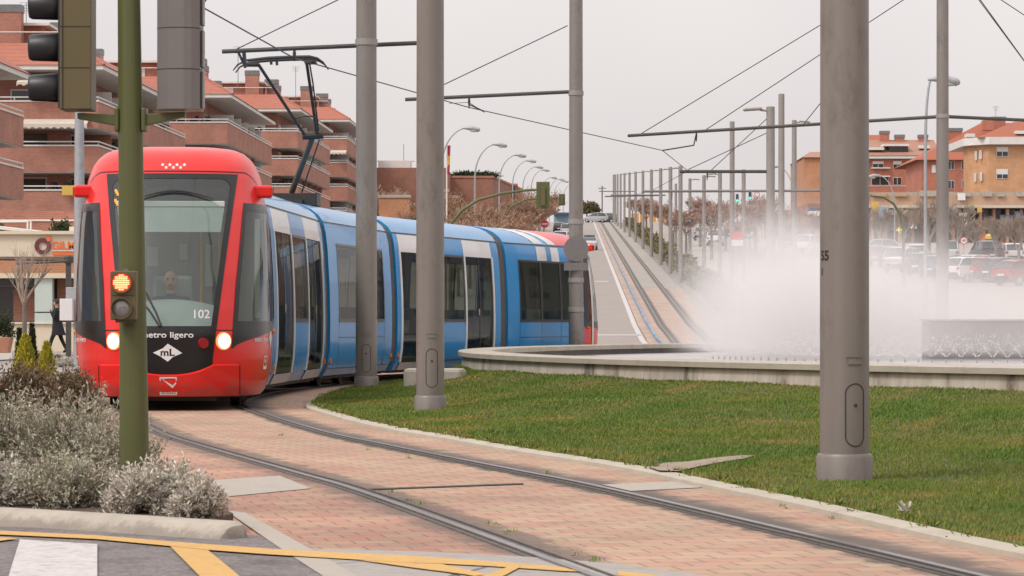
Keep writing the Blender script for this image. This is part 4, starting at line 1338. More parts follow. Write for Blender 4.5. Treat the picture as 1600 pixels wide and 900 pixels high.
        sq += [[(-w_, w_ - t_), (w_, w_ - t_), (w_, w_), (-w_, w_)], [(-w_, -w_), (w_, -w_), (w_, -w_ + t_), (-w_, -w_ + t_)],
               [(-w_, -w_ + t_), (-w_ + t_, -w_ + t_), (-w_ + t_, w_ - t_), (-w_, w_ - t_)], [(w_ - t_, -w_ + t_), (w_, -w_ + t_), (w_, w_ - t_), (w_ - t_, w_ - t_)]]
        sq += [[(-.066, .074), (-.054, .060), (.048, -.018), (.05, .004)], [(.048, -.018), (.09, .022), (.09, .044), (.05, .004)], [(-.068, .085), (-.058, .085), (-.048, .066), (-.062, .072)], [(-.02, .088), (-.0, .088), (-.03, .08), (-.045, .08)]]
        shape(sq, .0, .315, 'sign_white', .0405, 'badge')
        letter('oeste', .066, .0, .243, 'sign_white', .0405, .02, 'badge_lettering', None, 1.15)
        # seven stars
        ss_ = []
        def star(cx, cz, r):
            return [(cx + (r if k % 2 == 0 else r * .42) * math.sin(math.pi * k / 5), cz + (r if k % 2 == 0 else r * .42) * math.cos(math.pi * k / 5)) for k in range(10)]
        for k in range(4): ss_.append(star(-.13 + .0865 * k, .016, .026))
        for k in range(3): ss_.append(star(-.087 + .0865 * k, -.018, .026))
        shape(ss_, .02, 2.922, 'sign_white', .006, 'stars')
        # side markings near the trailing edge, laid along the flank
        def flank(s, size, q0, z0, k, bold=.015):
            vs, fs = text_mesh(s, size, bold)
            mb = MB(); mb.v = [tuple(pt(q0 + p.x * k, z0 + p.y, .006)) for p in vs]; mb.f = fs
            tb(mb, 'flank_lettering', 'sign_white', False)
        for sgn in (1, -1):
            flank('metro ligero', .085, sgn * .69, .84, .52, .02)
            mb = MB()
            mb.poly([pt(sgn * .865 + x, .86 + z, .006) for x, z in ((-.045, 0), (0, .13), (.045, 0), (0, -.13))])
            tb(mb, 'flank_logo', 'sign_white', False)
            mb = MB()
            for x0, x1, z0, z1 in ((-.035, -.028, -.08, .08), (.028, .035, -.08, .08), (-.028, .028, .068, .08), (-.028, .028, -.08, -.04), (-.02, .0, .0, .03)):
                mb.poly([pt(sgn * .755 + x, .56 + z, .006) for x, z in ((x0, z0), (x1, z0), (x1, z1), (x0, z1))])
            tb(mb, 'flank_badge', 'sign_white', False)
    else:
        # white cab-door frame seen on the tail car
        fr_ = MB(); qpatch(pt, lambda z: .86, lambda z: .90, .3, 2.30, .012, 2, 14, fr_)
        tb(fr_, 'door_frame', 'white_paint')
build_nose(M1, True)
build_nose(M2, False)
# silver trailing strip between the red cab and the first blue pillar
sv = MB()
for s in (1, -1): side_patch(M1, 2.2, 2.62, .2, 2.6, s, .004, sv, 14); side_patch(M1, 4.9, LM1 - .07, .2, 2.6, s, .004, sv, 14)
tb(sv, 'side_strip', 'silver_paint')
# coupler gear in the dark under the nose
tb(MB().obx(M1.P(1.2, 0, .20), M1.d * .85, M1.n * .55, (0, 0, .08)), 'underframe', 'dark_rubber', False)

# ------------------------------------------------------------- pantograph
pan = bpy.data.objects.new('pantograph', None); COL.objects.link(pan); pan.parent = tram
def pp(x, y, Y): return px(x, y, Y)
kn = pp(489, 213, 52.2); bs = pp(456, 300, 53.4)
tb(MB().tube([bs, kn], [.052, .045], 10), 'lower_arm', 'mast_grey', True, pan)
tb(MB().tube([bs + Vector((.16, .1, 0)), kn + Vector((.10, .05, -.06))], .013, 6), 'control_rod', 'arm_grey', True, pan)
l1, r1 = pp(404, 101, 51.2), pp(479, 97, 51.2)
tb(MB().tube([kn + Vector((-.12, 0, .0)), l1], .026, 8), 'upper_arm', 'dark_steel', True, pan)
tb(MB().tube([kn + Vector((.07, 0, .0)), r1], .026, 8), 'upper_arm', 'dark_steel', True, pan)
tb(MB().tube([kn + Vector((.09, 0, .1)), pp(489, 130, 51.4), r1 + Vector((.05, 0, -.03))], .013, 6), 'control_rod', 'dark_steel', True, pan)
tb(MB().tube([kn.lerp(l1, .25) + Vector((-.1, 0, 0)), pp(477, 181, 51.9), pp(494, 183, 51.9)], .016, 6), 'cross_brace', 'dark_steel', True, pan)
tb(MB().tube([kn + Vector((-.17, 0, 0)), kn + Vector((.17, 0, .02))], .06, 10), 'knuckle', 'dark_steel', True, pan)
for dy in (-.22, .22):
    bowp = [pp(366, 112, 51), pp(373, 103, 51), pp(387, 96, 51), pp(420, 92.5, 51), pp(455, 91, 51), pp(485, 90.5, 51), pp(497, 93, 51), pp(506, 99, 51), pp(512, 107, 51)]
    bowp = [p + Vector((0, dy, -.0)) for p in bowp]
    tb(MB().tube(bowp, [.010, .014, .02, .026, .026, .026, .02, .014, .010], 8), 'collector_strip', 'dark_steel', True, pan)
cg = MB()
def cgb(m_): tb(m_, 'collector_cradle', 'dark_steel', True, pan)
cg.tube([pp(383, 100, 51) + Vector((0, -.24, 0)), pp(383, 100, 51) + Vector((0, .24, 0))], .022, 6)
cgb(cg); cg = MB()
cg.tube([pp(492, 97, 51) + Vector((0, -.24, 0)), pp(492, 97, 51) + Vector((0, .24, 0))], .026, 6)
cgb(cg); cgb(MB().tube([pp(385, 101, 51), pp(404, 101, 51.1)], .04, 6)); cg = MB(); cg.tube([pp(478, 97, 51), pp(490, 97, 51.1)], .045, 6)
cgb(cg)
cgb(MB().tube([pp(423, 92, 51), pp(424, 101, 51)], .022, 6)); cgb(MB().tube([pp(432, 92, 51), pp(433, 102, 51)], .022, 6))
tb(MB().obx(bs + Vector((0, 0, -.14)), (.45, 0, 0), (0, .5, 0), (0, 0, .10)), 'pantograph_base', 'dark_steel', False, pan)
rfb = MB().obx(NM.P(3.2, -.1, 3.02), NM.d * .5, NM.n * .35, (0, 0, .05))
tb(rfb, 'roof_equipment', 'dark_steel', False)
tb(MB().obx(C2.P(6.0, -.1, 3.0), C2.d * .45, C2.n * .3, (0, 0, .04)), 'roof_equipment', 'dark_steel', False)

# ------------------------------------------------------------- people (skin-modifier figures)
def skin_body(name, joints, edges, mat, parent=None, sub=2):
    me = bpy.data.meshes.new(name)
    keys = list(joints)
    me.from_pydata([joints[k][0] for k in keys], [(keys.index(a), keys.index(b)) for a, b in edges], [])
    o = bpy.data.objects.new(name, me); COL.objects.link(o)
    sk = o.modifiers.new('skin', 'SKIN'); sk.use_smooth_shade = True
    sd_ = me.skin_vertices[0].data
    for i, k in enumerate(keys):
        r = joints[k][1]; r = r if isinstance(r, tuple) else (r, r)
        sd_[i].radius = r
        sd_[i].use_root = (k == 'pelvis')
    sb = o.modifiers.new('sub', 'SUBSURF'); sb.levels = sub; sb.render_levels = sub
    dg = bpy.context.evaluated_depsgraph_get(); dg.update()
    m2 = bpy.data.meshes.new_from_object(o.evaluated_get(dg))
    bpy.data.objects.remove(o); bpy.data.meshes.remove(me)
    m2.materials.clear(); m2.materials.append(mat)
    m2.polygons.foreach_set('use_smooth', [True] * len(m2.polygons))
    o = bpy.data.objects.new(name, m2); COL.objects.link(o)
    if parent: o.parent = parent
    return o
def head(parent, c, fwd, r=.098, bald=False, skin='skin', hair='dark_hair'):
    """head with face turned along fwd (xy)"""
    f = Vector((fwd[0], fwd[1], 0)).normalized(); s = Vector((-f.y, f.x, 0)); u = Vector((0, 0, 1)); c = Vector(c)
    m = MB(); nu, nv = 24, 16
    vs = []
    for i in range(nv + 1):
        a = math.pi * i / nv
        for k in range(nu):
            b = 2 * math.pi * k / nu
            x, y, z = math.sin(a) * math.cos(b), math.sin(a) * math.sin(b), math.cos(a)
            wd_ = .80 if z > 0 else .80 - .22 * z * z
            dp = 1.0 if z > -.2 else 1.0 - .1 * abs(z)
            px_, py_, pz_ = x * dp * r * .98, y * wd_ * r, z * r * 1.22
            if x > .8 and abs(y) < .25 and -.35 < z < .1: px_ += r * .14                     # nose
            if x > .6 and .15 < abs(y) < .5 and .0 < z < .22: px_ -= r * .07                    # eye sockets
            vs.append(c + f * px_ + s * py_ + u * pz_)
    fs = [(i*nu + k, i*nu + (k+1) % nu, (i+1)*nu + (k+1) % nu, (i+1)*nu + k) for i in range(nv) for k in range(nu)]
    m.add(vs, fs)
    for q in (-1, 1):
        m.ball(c + s * q * r * .80 - u * r * .05, r * .12, r * .10, r * .26, 8, 6)          # ears
    hd = m.build('head', M[skin], parent, smooth=True, sharp=80)
    e = MB()
    for q in (-1, 1):
        e.ball(c + f * r * .84 + s * q * r * .34 + u * r * .10, r * .11, r * .13, r * .07, 8, 6)
        e.obx(c + f * r * .90 + s * q * r * .34 + u * r * .28, f * .006, s * r * .18, u * .005)
    e.obx(c + f * r * .90 - u * r * .58, f * .007, s * r * .27, u * .006)
    e.build('face_features', M['dark_hair'], hd)
    if not bald:
        h = MB(); vs = []
        for i in range(9):
            a = math.pi * .56 * i / 8
            for k in range(nu):
                b = 2 * math.pi * k / nu
                x, y, z = math.sin(a) * math.cos(b), math.sin(a) * math.sin(b), math.cos(a)
                lift = 1.10
                if x > .45 and z < .45: lift = .9
                vs.append(c + f * (x * r * lift) + s * (y * .86 * r * lift) + u * (z * r * 1.22 * lift))
        h.add(vs, [(i*nu + k, i*nu + (k+1) % nu, (i+1)*nu + (k+1) % nu, (i+1)*nu + k) for i in range(8) for k in range(nu)])
        h.build('hair', M[hair], hd, smooth=True, sharp=80)
    return hd
def hand(parent, c, d, up, r=.042, skin='skin'):
    """palm, four bent fingers and thumb"""
    d = Vector(d).normalized(); up = Vector(up).normalized(); s = d.cross(up).normalized()
    c = Vector(c)
    m = MB().ball(c + d * .03, .045, .045, .03, 10, 6)
    for k, L in enumerate((.062, .074, .070, .055)):
        b = c + d * .055 + s * (.030 - .020 * k)
        m.tube([b - d*.02, b + d * L * .5 + up * -.004, b + d * L * .85 - up * .022], [.0095, .009, .007], 6)
    b = c + d * .01 + s * .035
    m.tube([b, b + s * .025 + d * .02, b + s * .03 + d * .05 - up * .012], [.011, .010, .008], 6)
    return m.build('hand', M[skin], parent, smooth=True, sharp=80)

# driver in the cab
dz = Vector(M1.P(1.28, -.02, 0))
drv = thing('person', 'bald tram driver in dark uniform seated behind the windscreen', 'person', (dz.x, dz.y, .30))
fwd = M1.d; sdv = M1.n
def dp(f, s, z): return fwd * f + sdv * s + Vector((0, 0, z))
jd = {'pelvis': (dp(0, 0, .56), (.17, .13)), 'belly': (dp(.0, 0, .74), (.165, .12)), 'chest': (dp(.02, 0, .94), (.185, .12)), 'neckb': (dp(.03, 0, 1.05), (.075, .07)), 'neck': (dp(.04, 0, 1.12), .055),
      'shl': (dp(.02, .19, 1.0), .07), 'ell': (dp(.14, .26, .76), .052), 'wrl': (dp(.38, .18, .80), .036),
      'shr': (dp(.02, -.19, 1.0), .07), 'elr': (dp(.14, -.26, .76), .052), 'wrr': (dp(.38, -.18, .80), .036),
      'hpl': (dp(.10, .10, .55), .095), 'knl': (dp(.46, .13, .54), .07), 'anl': (dp(.44, .13, .10), .05),
      'hpr': (dp(.10, -.10, .55), .095), 'knr': (dp(.46, -.13, .54), .07), 'anr': (dp(.44, -.13, .10), .05)}
ed = [('pelvis', 'belly'), ('belly', 'chest'), ('chest', 'neckb'), ('neckb', 'neck'), ('chest', 'shl'), ('shl', 'ell'), ('ell', 'wrl'), ('chest', 'shr'), ('shr', 'elr'), ('elr', 'wrr'),
      ('pelvis', 'hpl'), ('hpl', 'knl'), ('knl', 'anl'), ('pelvis', 'hpr'), ('hpr', 'knr'), ('knr', 'anr')]
skin_body('uniform', jd, ed, M['uniform_blue'], drv)
head(drv, dp(.06, 0, 1.245), (fwd.x, fwd.y), .10, bald=True)
MB().tube([dp(.03, 0, 1.08), dp(.045, 0, 1.18)], .052, 10).build('neck', M['skin'], drv, smooth=True)
hand(drv, dp(.40, .17, .80), fwd, (0, 0, 1)); hand(drv, dp(.40, -.17, .80), fwd, (0, 0, 1))
st_ = MB().obx(M1.P(1.45, 0, 1.19), M1.d * .05, M1.n * .24, (0, 0, .42)); st_.obx(M1.P(1.28, 0, .76), M1.d * .24, M1.n * .24, (0, 0, .05)); st_.obx(M1.P(1.30, 0, .56), M1.d * .06, M1.n * .06, (0, 0, .20))
tb(st_, 'driver_seat', 'interior_grey', False, bevel=.04)
# ================================================================ catenary poles near the tram
def catenary_pole(X, Y, zb, height, r0, r1, label, group='tall grey catenary poles', doors=None, bands=(), mat='pole_paint', collar=True, number=None):
    """doors: azimuth (deg, 0 = towards camera, + = to the right) of the oval hatch"""
    t = thing('catenary_pole', label, 'catenary pole', (X, Y, zb), 0, group)
    def rad(z): return r0 + (r1 - r0) * z / height
    MB().lathe([(r0, .0), (rad(height * .25), height * .25), (rad(height * .6), height * .6), (r1, height - .02), (r1 * .8, height)], 40).build('shaft', M[mat], t, smooth=True)
    if collar:
        MB().lathe([(r0 + .022, -.15), (r0 + .022, .165), (r0 + .014, .185), (r0 - .005, .19)], 40).build('base_collar', M[mat], t, smooth=True)
    def surf(az, z, off):
        a = R(az); r = rad(z) + off
        return (r * math.sin(a), -r * math.cos(a), z)
    if doors is not None:
        az, z0, z1, hwid = doors
        # recessed oval outline of the hatch
        n = 44; rows = []
        def oval(k, g):
            a = 2 * math.pi * k / n
            rr = hwid - g
            x = rr * math.cos(a); hz_ = (z1 - z0) / 2 - hwid
            z = (z0 + z1) / 2 + (hz_ if math.sin(a) >= 0 else -hz_) + rr * math.sin(a)
            return surf(az + math.degrees(x / r0), z, .0025)
        m = MB(); m.sheet([[oval(k, 0), oval(k, .0075)] for k in list(range(n + 1)) + [0]])
        m.build('hatch_outline', M['groove_dark'], t)
        m = MB(); rows = []
        for k in range(n + 1):
            rows.append([oval(k, .007), oval(k, .06)])
        a0 = surf(az, z1 - .14, .002)
        d_ = MB().ball((a0[0], a0[1], a0[2]), .012, .006, .012, 8, 5)
        d_.build('hatch_lock', M['groove_dark'], t)
        # name plate above
        zp = z1 + .12
        pl = MB(); w_ = math.degrees(.05 / r0)
        for (za, zb_, off, ww) in ((zp, zp + .045, .008, w_), (zp + .045, zp + .055, .014, w_ * 1.15)):
            pl.sheet([[surf(az + q * ww, z, off) for q in (-1, -.5, 0, .5, 1)] for z in (za, zb_)])
            pl.sheet([[surf(az + q * ww, za, o) for q in (-1, -.5, 0, .5, 1)] for o in (0, off)])
        pl.build('plate', M[mat], t)
    for z in bands:
        MB().lathe([(rad(z) + .002, z - .05), (rad(z) + .016, z - .045), (rad(z) + .016, z + .045), (rad(z) + .002, z + .05)], 32, cap=False).build('clamp_band', M['pole_far'], t, smooth=True)
    if number:
        for s_, size, az, z, mt in number:
            vs, fs = text_mesh(s_, size, .03)
            m = MB(); m.v = [surf(az + math.degrees(p.x / r0), z + p.y, .002) for p in vs]; m.f = fs
            m.build('stencil_number', M[mt], t)
    return t

def arm(t, p0, p1, r=.032, name='arm', mat='arm_grey'):
    o = Vector(t.location)
    a = MB().tube([Vector(p0) - o, Vector(p1) - o], r, 8).build(name, M[mat], t, smooth=True)
    return a

# four tall poles round the fountain
P4 = catenary_pole(2.13, 20.5, .02, 9.5, .158, .150, 'thickest and nearest grey pole, stencil number 55 on its flank', doors=(20, .235, .64, .069), number=[('55', .088, -60, 1.45, 'stencil_black'), ('1', .066, -70, 1.35, 'stencil_black')])
P2 = catenary_pole(-.925, 36.2, .03, 10, .160, .148, 'grey pole on the grass in front of the tram, second nearest', doors=(8, .28, .72, .07), bands=(8.2,))
P1 = catenary_pole(-2.23, 49.0, .03, 10, .165, .150, 'grey pole at the tip of the lawn carrying the arm above the pantograph', doors=(2, .25, .68, .072), bands=(5.3, 7.8))
P3 = catenary_pole(1.31, 65.5, .10, 10, .150, .132, 'grey pole beyond the fountain rim in front of the tram tail', bands=(3.0, 1.8, 1.2, 5.63), doors=(0, .2, .6, .06))
P5 = catenary_pole(10.36, 77.0, .05, 10.5, .155, .140, 'grey pole rising from the mist with long arms to both sides', bands=(5.95,))

# cantilever arms with insulators and stay wires
def hanger(t, p, drop=.22, name='insulator'):
    o = Vector(t.location); p = Vector(p) - o
    MB().tube([p, p - Vector((0, 0, drop * .4)), p - Vector((0, 0, drop))], [.012, .028, .010], 8).build(name, M['dark_steel'], t, smooth=True)
def stay(t, p0, p1, r=.009):
    o = Vector(t.location)
    MB().tube([Vector(p0) - o, Vector(p1) - o], r, 5).build('stay_wire', M['dark_steel'], t)
YA = 49.4
arm(P1, px(347, 80.5, YA), px(668, 66.5, YA), .034)
hanger(P1, px(460, 75.5, YA), .20)
stay(P1, px(365, 79, YA), px(573, -22, 49.0))
rr = MB()
oP = Vector(P1.location)
rr.tube([px(371, 79, YA) - oP, px(383, 104, 50.6) - oP], .022, 6); rr.tube([px(381, 79, YA) - oP, px(383, 104, 50.6) - oP], .03, 6)
rr.build('registration_arm', M['arm_grey'], P1, smooth=True)
arm(P3, px(633, 155.5, 65.5), px(889, 143.5, 65.5), .038)
hanger(P3, px(733, 151, 65.5), .24)
stay(P3, px(650, 153, 65.5), px(887, 40, 65.5), .011)
stay(P3, px(733, 160, 65.5), px(702, 157.5 + 4, 64.2), .006); stay(P3, px(733, 160, 65.5), px(757, 176, 67.3), .006)
MB().tube([px(733, 163, 65.5) - Vector(P3.location), px(756, 174, 66.5) - Vector(P3.location)], .016, 6).build('registration_arm', M['arm_grey'], P3)
arm(P5, px(982, 212, 84.5), px(1472, 182, 77.0), .042)
hanger(P5, px(1088, 206, 82.9), .26)
stay(P5, px(1000, 210, 84.2), px(1472, -76, 77.0), .012); stay(P5, px(1098, 206, 82.7), px(1472, -40, 77), .012)
MB().tube([px(1087, 213, 82.9) - Vector(P5.location), px(1084, 227, 82.9) - Vector(P5.location), px(1060, 231, 82) - Vector(P5.location), px(1035, 235, 81) - Vector(P5.location)], .018, 6).build('registration_arm', M['arm_grey'], P5)
stay(P5, px(1255, 195, 79.7), px(1283, 160, 79.5), .012)
arm(P5, px(1474, 182, 77.0), px(1650, 190, 79.0), .042)
stay(P5, px(1474, -80, 77), px(1610, 108, 78.5), .012); stay(P5, px(1474, -60, 77), px(1640, 50, 78.7), .012)

# contact wire, strung in straight spans above the track
cw = [Vector((-.9, 24, 5.25)), px(314, 10, 40.9), px(460, 91, 49.6), px(733, 168, 65.5), px(1035, 235, 80.5), px(1075, 267, 107), px(1020, 297, 150), px(985, 306, 225), px(962, 309, 330), px(952, 313, 450)]
tag(MB().tube(cw, .0105, 6).build('contact_wire', M['dark_steel']), 'thin dark overhead contact wire following the tram track', 'overhead wire')
tag(MB().tube([px(1500, -40, 60), px(1600, 95, 66), px(1700, 230, 72)], .010, 5).build('overhead_wire', M['dark_steel']), 'steep overhead wire in the top right corner of the sky', 'overhead wire')

# grey discs and plate on pole three, seen from behind
sg = thing('road_sign', 'round grey road sign and plate seen from behind, on the pole at the tram tail', 'road sign', (1.31, 65.31, 2.4))
MB().cyl((0, -.02, .14), (0, .0, .14), .255, n=36).build('disc', M['signal_grey'], sg, smooth=True)
MB().bx(-.25, .25, -.02, 0, -.30, -.14).build('plate', M['signal_grey'], sg)

# ---------------------------------------------------------------- poles of the uphill line
def line_pole(X, Y, h, r, label, lamp=0, arm_px=None, grp='slim grey poles along the tram line'):
    z = gz(Y)
    t = thing('catenary_pole', label, 'catenary pole', (X, Y, z), 0, grp)
    MB().lathe([(r * 1.06, 0), (r, .3), (r * .95, h), (r * .5, h + .02)], 14).build('shaft', M['pole_far'], t, smooth=True)
    if lamp:
        s = -1 if lamp < 0 else 1
        m = MB().tube([(0, 0, h - .15), (s * .35, 0, h - .1)], .04, 6)
        m.build('lamp_arm', M['pole_far'], t)
        lm = MB(); lm.obx((s * .60, 0, h - .08), (.32, 0, -.02 * s), (0, .14, 0), (0, 0, .05))
        lm.build('lamp_head', M['pole_far'], t, bevel=.05)
    return t
# left-hand row, up the hill beside the hedge
n = 0
for Y in (228, 250, 276, 306, 340, 376, 412, 448, 480, 508, 532, 552):
    X = 10.85 + .0170 * (Y - 160)
    t = line_pole(X, Y, 8.3, .155, '%s slim grey pole up the hedge beside the climbing track, counted from the mist' % ORD[n], lamp=(1 if 240 < Y < 500 else 0))
    n += 1
    if Y in (276, 376):
        arm(t, (X - 4.3, Y, gz(Y) + 6.0), (X, Y, gz(Y) + 6.0), .06, mat='signal_grey')
big = []
for k, (x, y, w, Yp, lab, lamp) in enumerate([
        (1144, 190, 8, 185, 'tall slim pole rising behind the left part of the mist', 0),
        (1204, 167, 14, 107, 'stout grey pole with a lamp arm and cross beam, standing in the mist', -1),
        (1221, 147, 10, 150, 'tallest pole of the cluster in the mist, just right of the lamp pole', 0),
        (1241, 188, 8, 185, 'slim pole at the right end of the cluster in the mist', 1)]):
    s = F / Yp; X = (x - 800) / s; zt = H + (HY - y) / s
    t = line_pole(X, Yp, zt - gz(Yp), w / s / 2, lab, lamp=lamp)
    big.append(t)
t = big[1]; Yp = 107
arm(t, px(1062, 268, 107), px(1200, 268, 107), .055); hanger(t, px(1105, 268, 107), .3)
arm(big[2], px(1004, 299, 150), px(1283, 298, 150), .06, mat='signal_grey')
hanger(big[2], px(1050, 299, 150), .4)
arm(big[0], px(945, 307, 300) , px(1040, 305, 300), .07, mat='signal_grey')
stay(t, px(1075, 265, 107), px(1204, 205, 107), .014); stay(t, px(1110, 267, 107), px(1204, 180, 107), .014)
n = 0
for x, y, Yp, lamp in ((1100, 274, 250, 1), (1125, 270, 235, -1), (1162, 265, 225, -1), (1078, 279, 300, 1), (1056, 287, 360, 0), (1318, 236, 190, 0)):
    s = F / Yp; X = (x - 800) / s
    line_pole(X, Yp, H + (HY - y) / s - gz(Yp), .15, '%s slim pole of the second row, behind the mist' % ORD[n], lamp=lamp); n += 1

# ---------------------------------------------------------------- curved street lamps on the avenue
def curved_lamp(X, Y, h, reach, label, s=1, r=.085, grp='curved street lamps on the avenue', name='street_lamp'):
    z = gz(Y)
    t = thing(name, label, 'street lamp', (X, Y, z), 0, grp)
    pts = [(0, 0, 0), (0, 0, h - 2.6)] + [(s * reach * .82 * (1 - math.cos(a)), 0, h - 2.6 + 2.5 * math.sin(a)) for a in [R(10 * k) for k in range(1, 9)]]
    MB().tube(pts, [r] + [r * .75] + [r * .72 - r * .03 * k for k in range(8)], 10).build('post', M['galvanised'], t, smooth=True)
    e = Vector(pts[-1])
    m = MB(); m.tube([e - Vector((s*.1, 0, .0)), e + Vector((s * .15, 0, .02)), e + Vector((s * .55, 0, .0)), e + Vector((s * .95, 0, -.10)), e + Vector((s*1.05, 0, -.14))], [.05, .10, .16, .15, .05], 10)
    m.build('lamp_head', M['galvanised'], t, smooth=True)
    MB().ball(e + Vector((s * .68, 0, -.12)), .30, .13, .13, 10, 6).build('lens', M['pale_panel'], t, smooth=True)
    return t
for k, (x, y, Y) in enumerate(((690, 197, 200), (742, 223, 238), (780, 240, 284), (801, 249, 325), (817, 259, 375), (830, 264, 420), (845, 276, 470), (858, 279, 500), (866, 282, 530), (880, 287, 555))):
    s = F / Y
    curved_lamp((x - 800) / s, Y, H + (HY - y) / s - gz(Y), 2.0, '%s curved street lamp beyond the tram, counting away from the camera' % ORD[k])
curved_lamp((1446 - 800) * 115 / F, 115, 9.9, .28, 'tall slim street lamp with a short hooked head beside the pole in the mist', 1, .075, None)
for k, (x, y, Y) in enumerate(((1398, 272, 260), (1240, 258, 260))):
    s = F / Y
    curved_lamp((x - 800) / s, Y, H + (HY - y) / s - gz(Y), 1.7, ['thin curved lamp in front of the red brick flats', 'thin curved lamp beside the brown brick block end'][k], -1, .07, None)

# ---------------------------------------------------------------- far traffic signals
def arm_signal(x0, y0, pts, hx0, hx1, hy0, hy1, Y, label, lit=None, back=True):
    base = px(x0, y0, Y); base.z = gz(Y)
    t = thing('traffic_signal', label, 'traffic light', base)
    pl = [Vector((0, 0, 0))] + [px(x, y, Y) - base for x, y in pts]
    MB().tube(pl, [.10] + [.085 - .04 * k / len(pts) for k in range(len(pts))], 8).build('mast', M['green_paint'], t, smooth=True)
    a, b = px(hx0, hy1, Y) - base, px(hx1, hy0, Y) - base
    w = (b.x - a.x)
    bb = MB().bx(a.x - w*.0, b.x, -.05, .05, a.z, b.z); bb.build('backboard', M['green_paint'], t, bevel=.02)
    MB().bx(a.x + w*.33, b.x - w*.33, -.16, -.051, a.z + (b.z-a.z)*.1, b.z - (b.z-a.z)*.2).build('head_housing', M['olive_plastic'], t, bevel=.02)
    return t
arm_signal(704, 400, [(704, 350), (722, 328), (748, 312), (786, 302), (825, 297), (850, 296)], 838, 859, 284, 326, 150, 'green traffic light seen from behind on a long curved arm above the tram')
arm_signal(770, 400, [(784, 345), (800, 322), (822, 312), (850, 309), (878, 309)], 873, 883, 303, 321, 240, 'smaller green traffic light on a curved arm behind the long armed one')
arm_signal(1413, 420, [(1411, 360), (1407, 335), (1396, 318), (1380, 308), (1360, 306)], 1346, 1356, 300, 318, 190, 'traffic light arm curving out from behind the nearest pole towards the flats')
def small_signal(x, y, Y, label, w=.27, h=.75):
    c = px(x, y, Y)
    t = thing('traffic_signal', label, 'traffic light', c)
    MB().bx(-w/2, w/2, -.08, .12, -h*.62, h*.38).build('housing', M['visor_black'], t, bevel=.02)
    MB().cyl((0, -.10, -h*.45), (0, -.085, -h*.45), w*.36, n=12).build('green_lens', M['led_green'], t)
    g_ = gz(Y) - c.z
    MB().tube([(0, .16, g_), (0, .16, h*.3)], .05, 6).build('post', M['green_paint'], t)
    return t
for x, y, Y, l in ((1152, 308, 300, 'small green traffic light hanging under the beam, the lower of the pair'), (1172, 304, 300, 'black traffic light lit green under the beam, larger of the pair'),
                   (1190, 341, 330, 'tiny green light to the left of the lamp pole in the mist'), (1214, 339, 330, 'tiny green light to the right of the lamp pole in the mist')):
    small_signal(x, y, Y, l)
def round_sign(x, y, Y, r, label, txt=None, rim='sign_red', face='sign_white', bar=False):
    c = px(x, y, Y)
    t = thing('road_sign', label, 'road sign', c)
    MB().cyl((0, -.02, 0), (0, .02, 0), r, n=24).build('rim', M[rim], t)
    if bar: MB().bx(-r*.65, r*.65, -.034, -.022, -r*.16, r*.16).build('bar', M['sign_white'], t)
    else: MB().cyl((0, -.03, 0), (0, -.021, 0), r * .76, n=24).build('face', M[face], t)
    if txt:
        vs, fs = text_mesh(txt, r * .85, .03); m = MB(); m.v = [(p.x, -.034, p.y) for p in vs]; m.f = fs; m.build('lettering', M['stencil_black'], t)
    MB().tube([(0, .06, gz(Y) - c.z), (0, .06, r)], .035, 6).build('post', M['galvanised'], t)
    return t
round_sign(1506, 376, 245, .30, 'round speed limit sign with a red ring in front of the shops', '40')
round_sign(1183, 304, 301, .26, 'round white sign with a red ring beside the green traffic lights')
round_sign(851, 350, 300, .38, 'red no entry sign standing on the avenue above the tram roof', rim='sign_red', bar=True)
rs = thing('red_sign_board', 'red and white board half hidden in the mist beside the slim pole', 'sign board', px(1152, 374, 130))
MB().bx(-.26, .26, -.03, .03, -.3, .32).build('board', M['sign_red'], rs)
MB().bx(-.24, .24, -.045, -.032, -.28, -.02).build('lower_panel', M['sign_white'], rs)
MB().tube([(0, .06, gz(130) - rs.location.z), (0, .06, .3)], .04, 6).build('post', M['galvanised'], rs)
rp = thing('red_post', 'short red post beside the no entry sign above the tram roof', 'post', px(823, 358, 300))
MB().lathe([(.16, -.9), (.16, .55), (.10, .62), (.1, .75), (0.02, .8)], 10).build('post', M['sign_red'], rp, smooth=True)

# flag
fp = px(698, 320, 215); fp.z = gz(215)
fl = thing('flag_pole', 'red and yellow flag hanging on a white pole beside the second nearest pole', 'flag', fp)
top = px(698, 226, 215).z - fp.z
MB().tube([(0, 0, 0), (0, 0, top)], .05, 8).build('pole', M['white_trim'], fl, smooth=True)
for z0, z1, mt in ((0.05, .75, 'flag_red'), (.75, 1.35, 'flag_yellow'), (1.35, 2.0, 'flag_red')):
    rows = [[(.06 + .20 * f * (1 - .2 * z), .16 * math.sin(f * 7 + z), top - z) for f in [k / 8 for k in range(9)]] for z in (z0, (z0 + z1) / 2, z1)]
    MB().sheet(rows).build('flag_cloth', M[mt], fl, smooth=True)

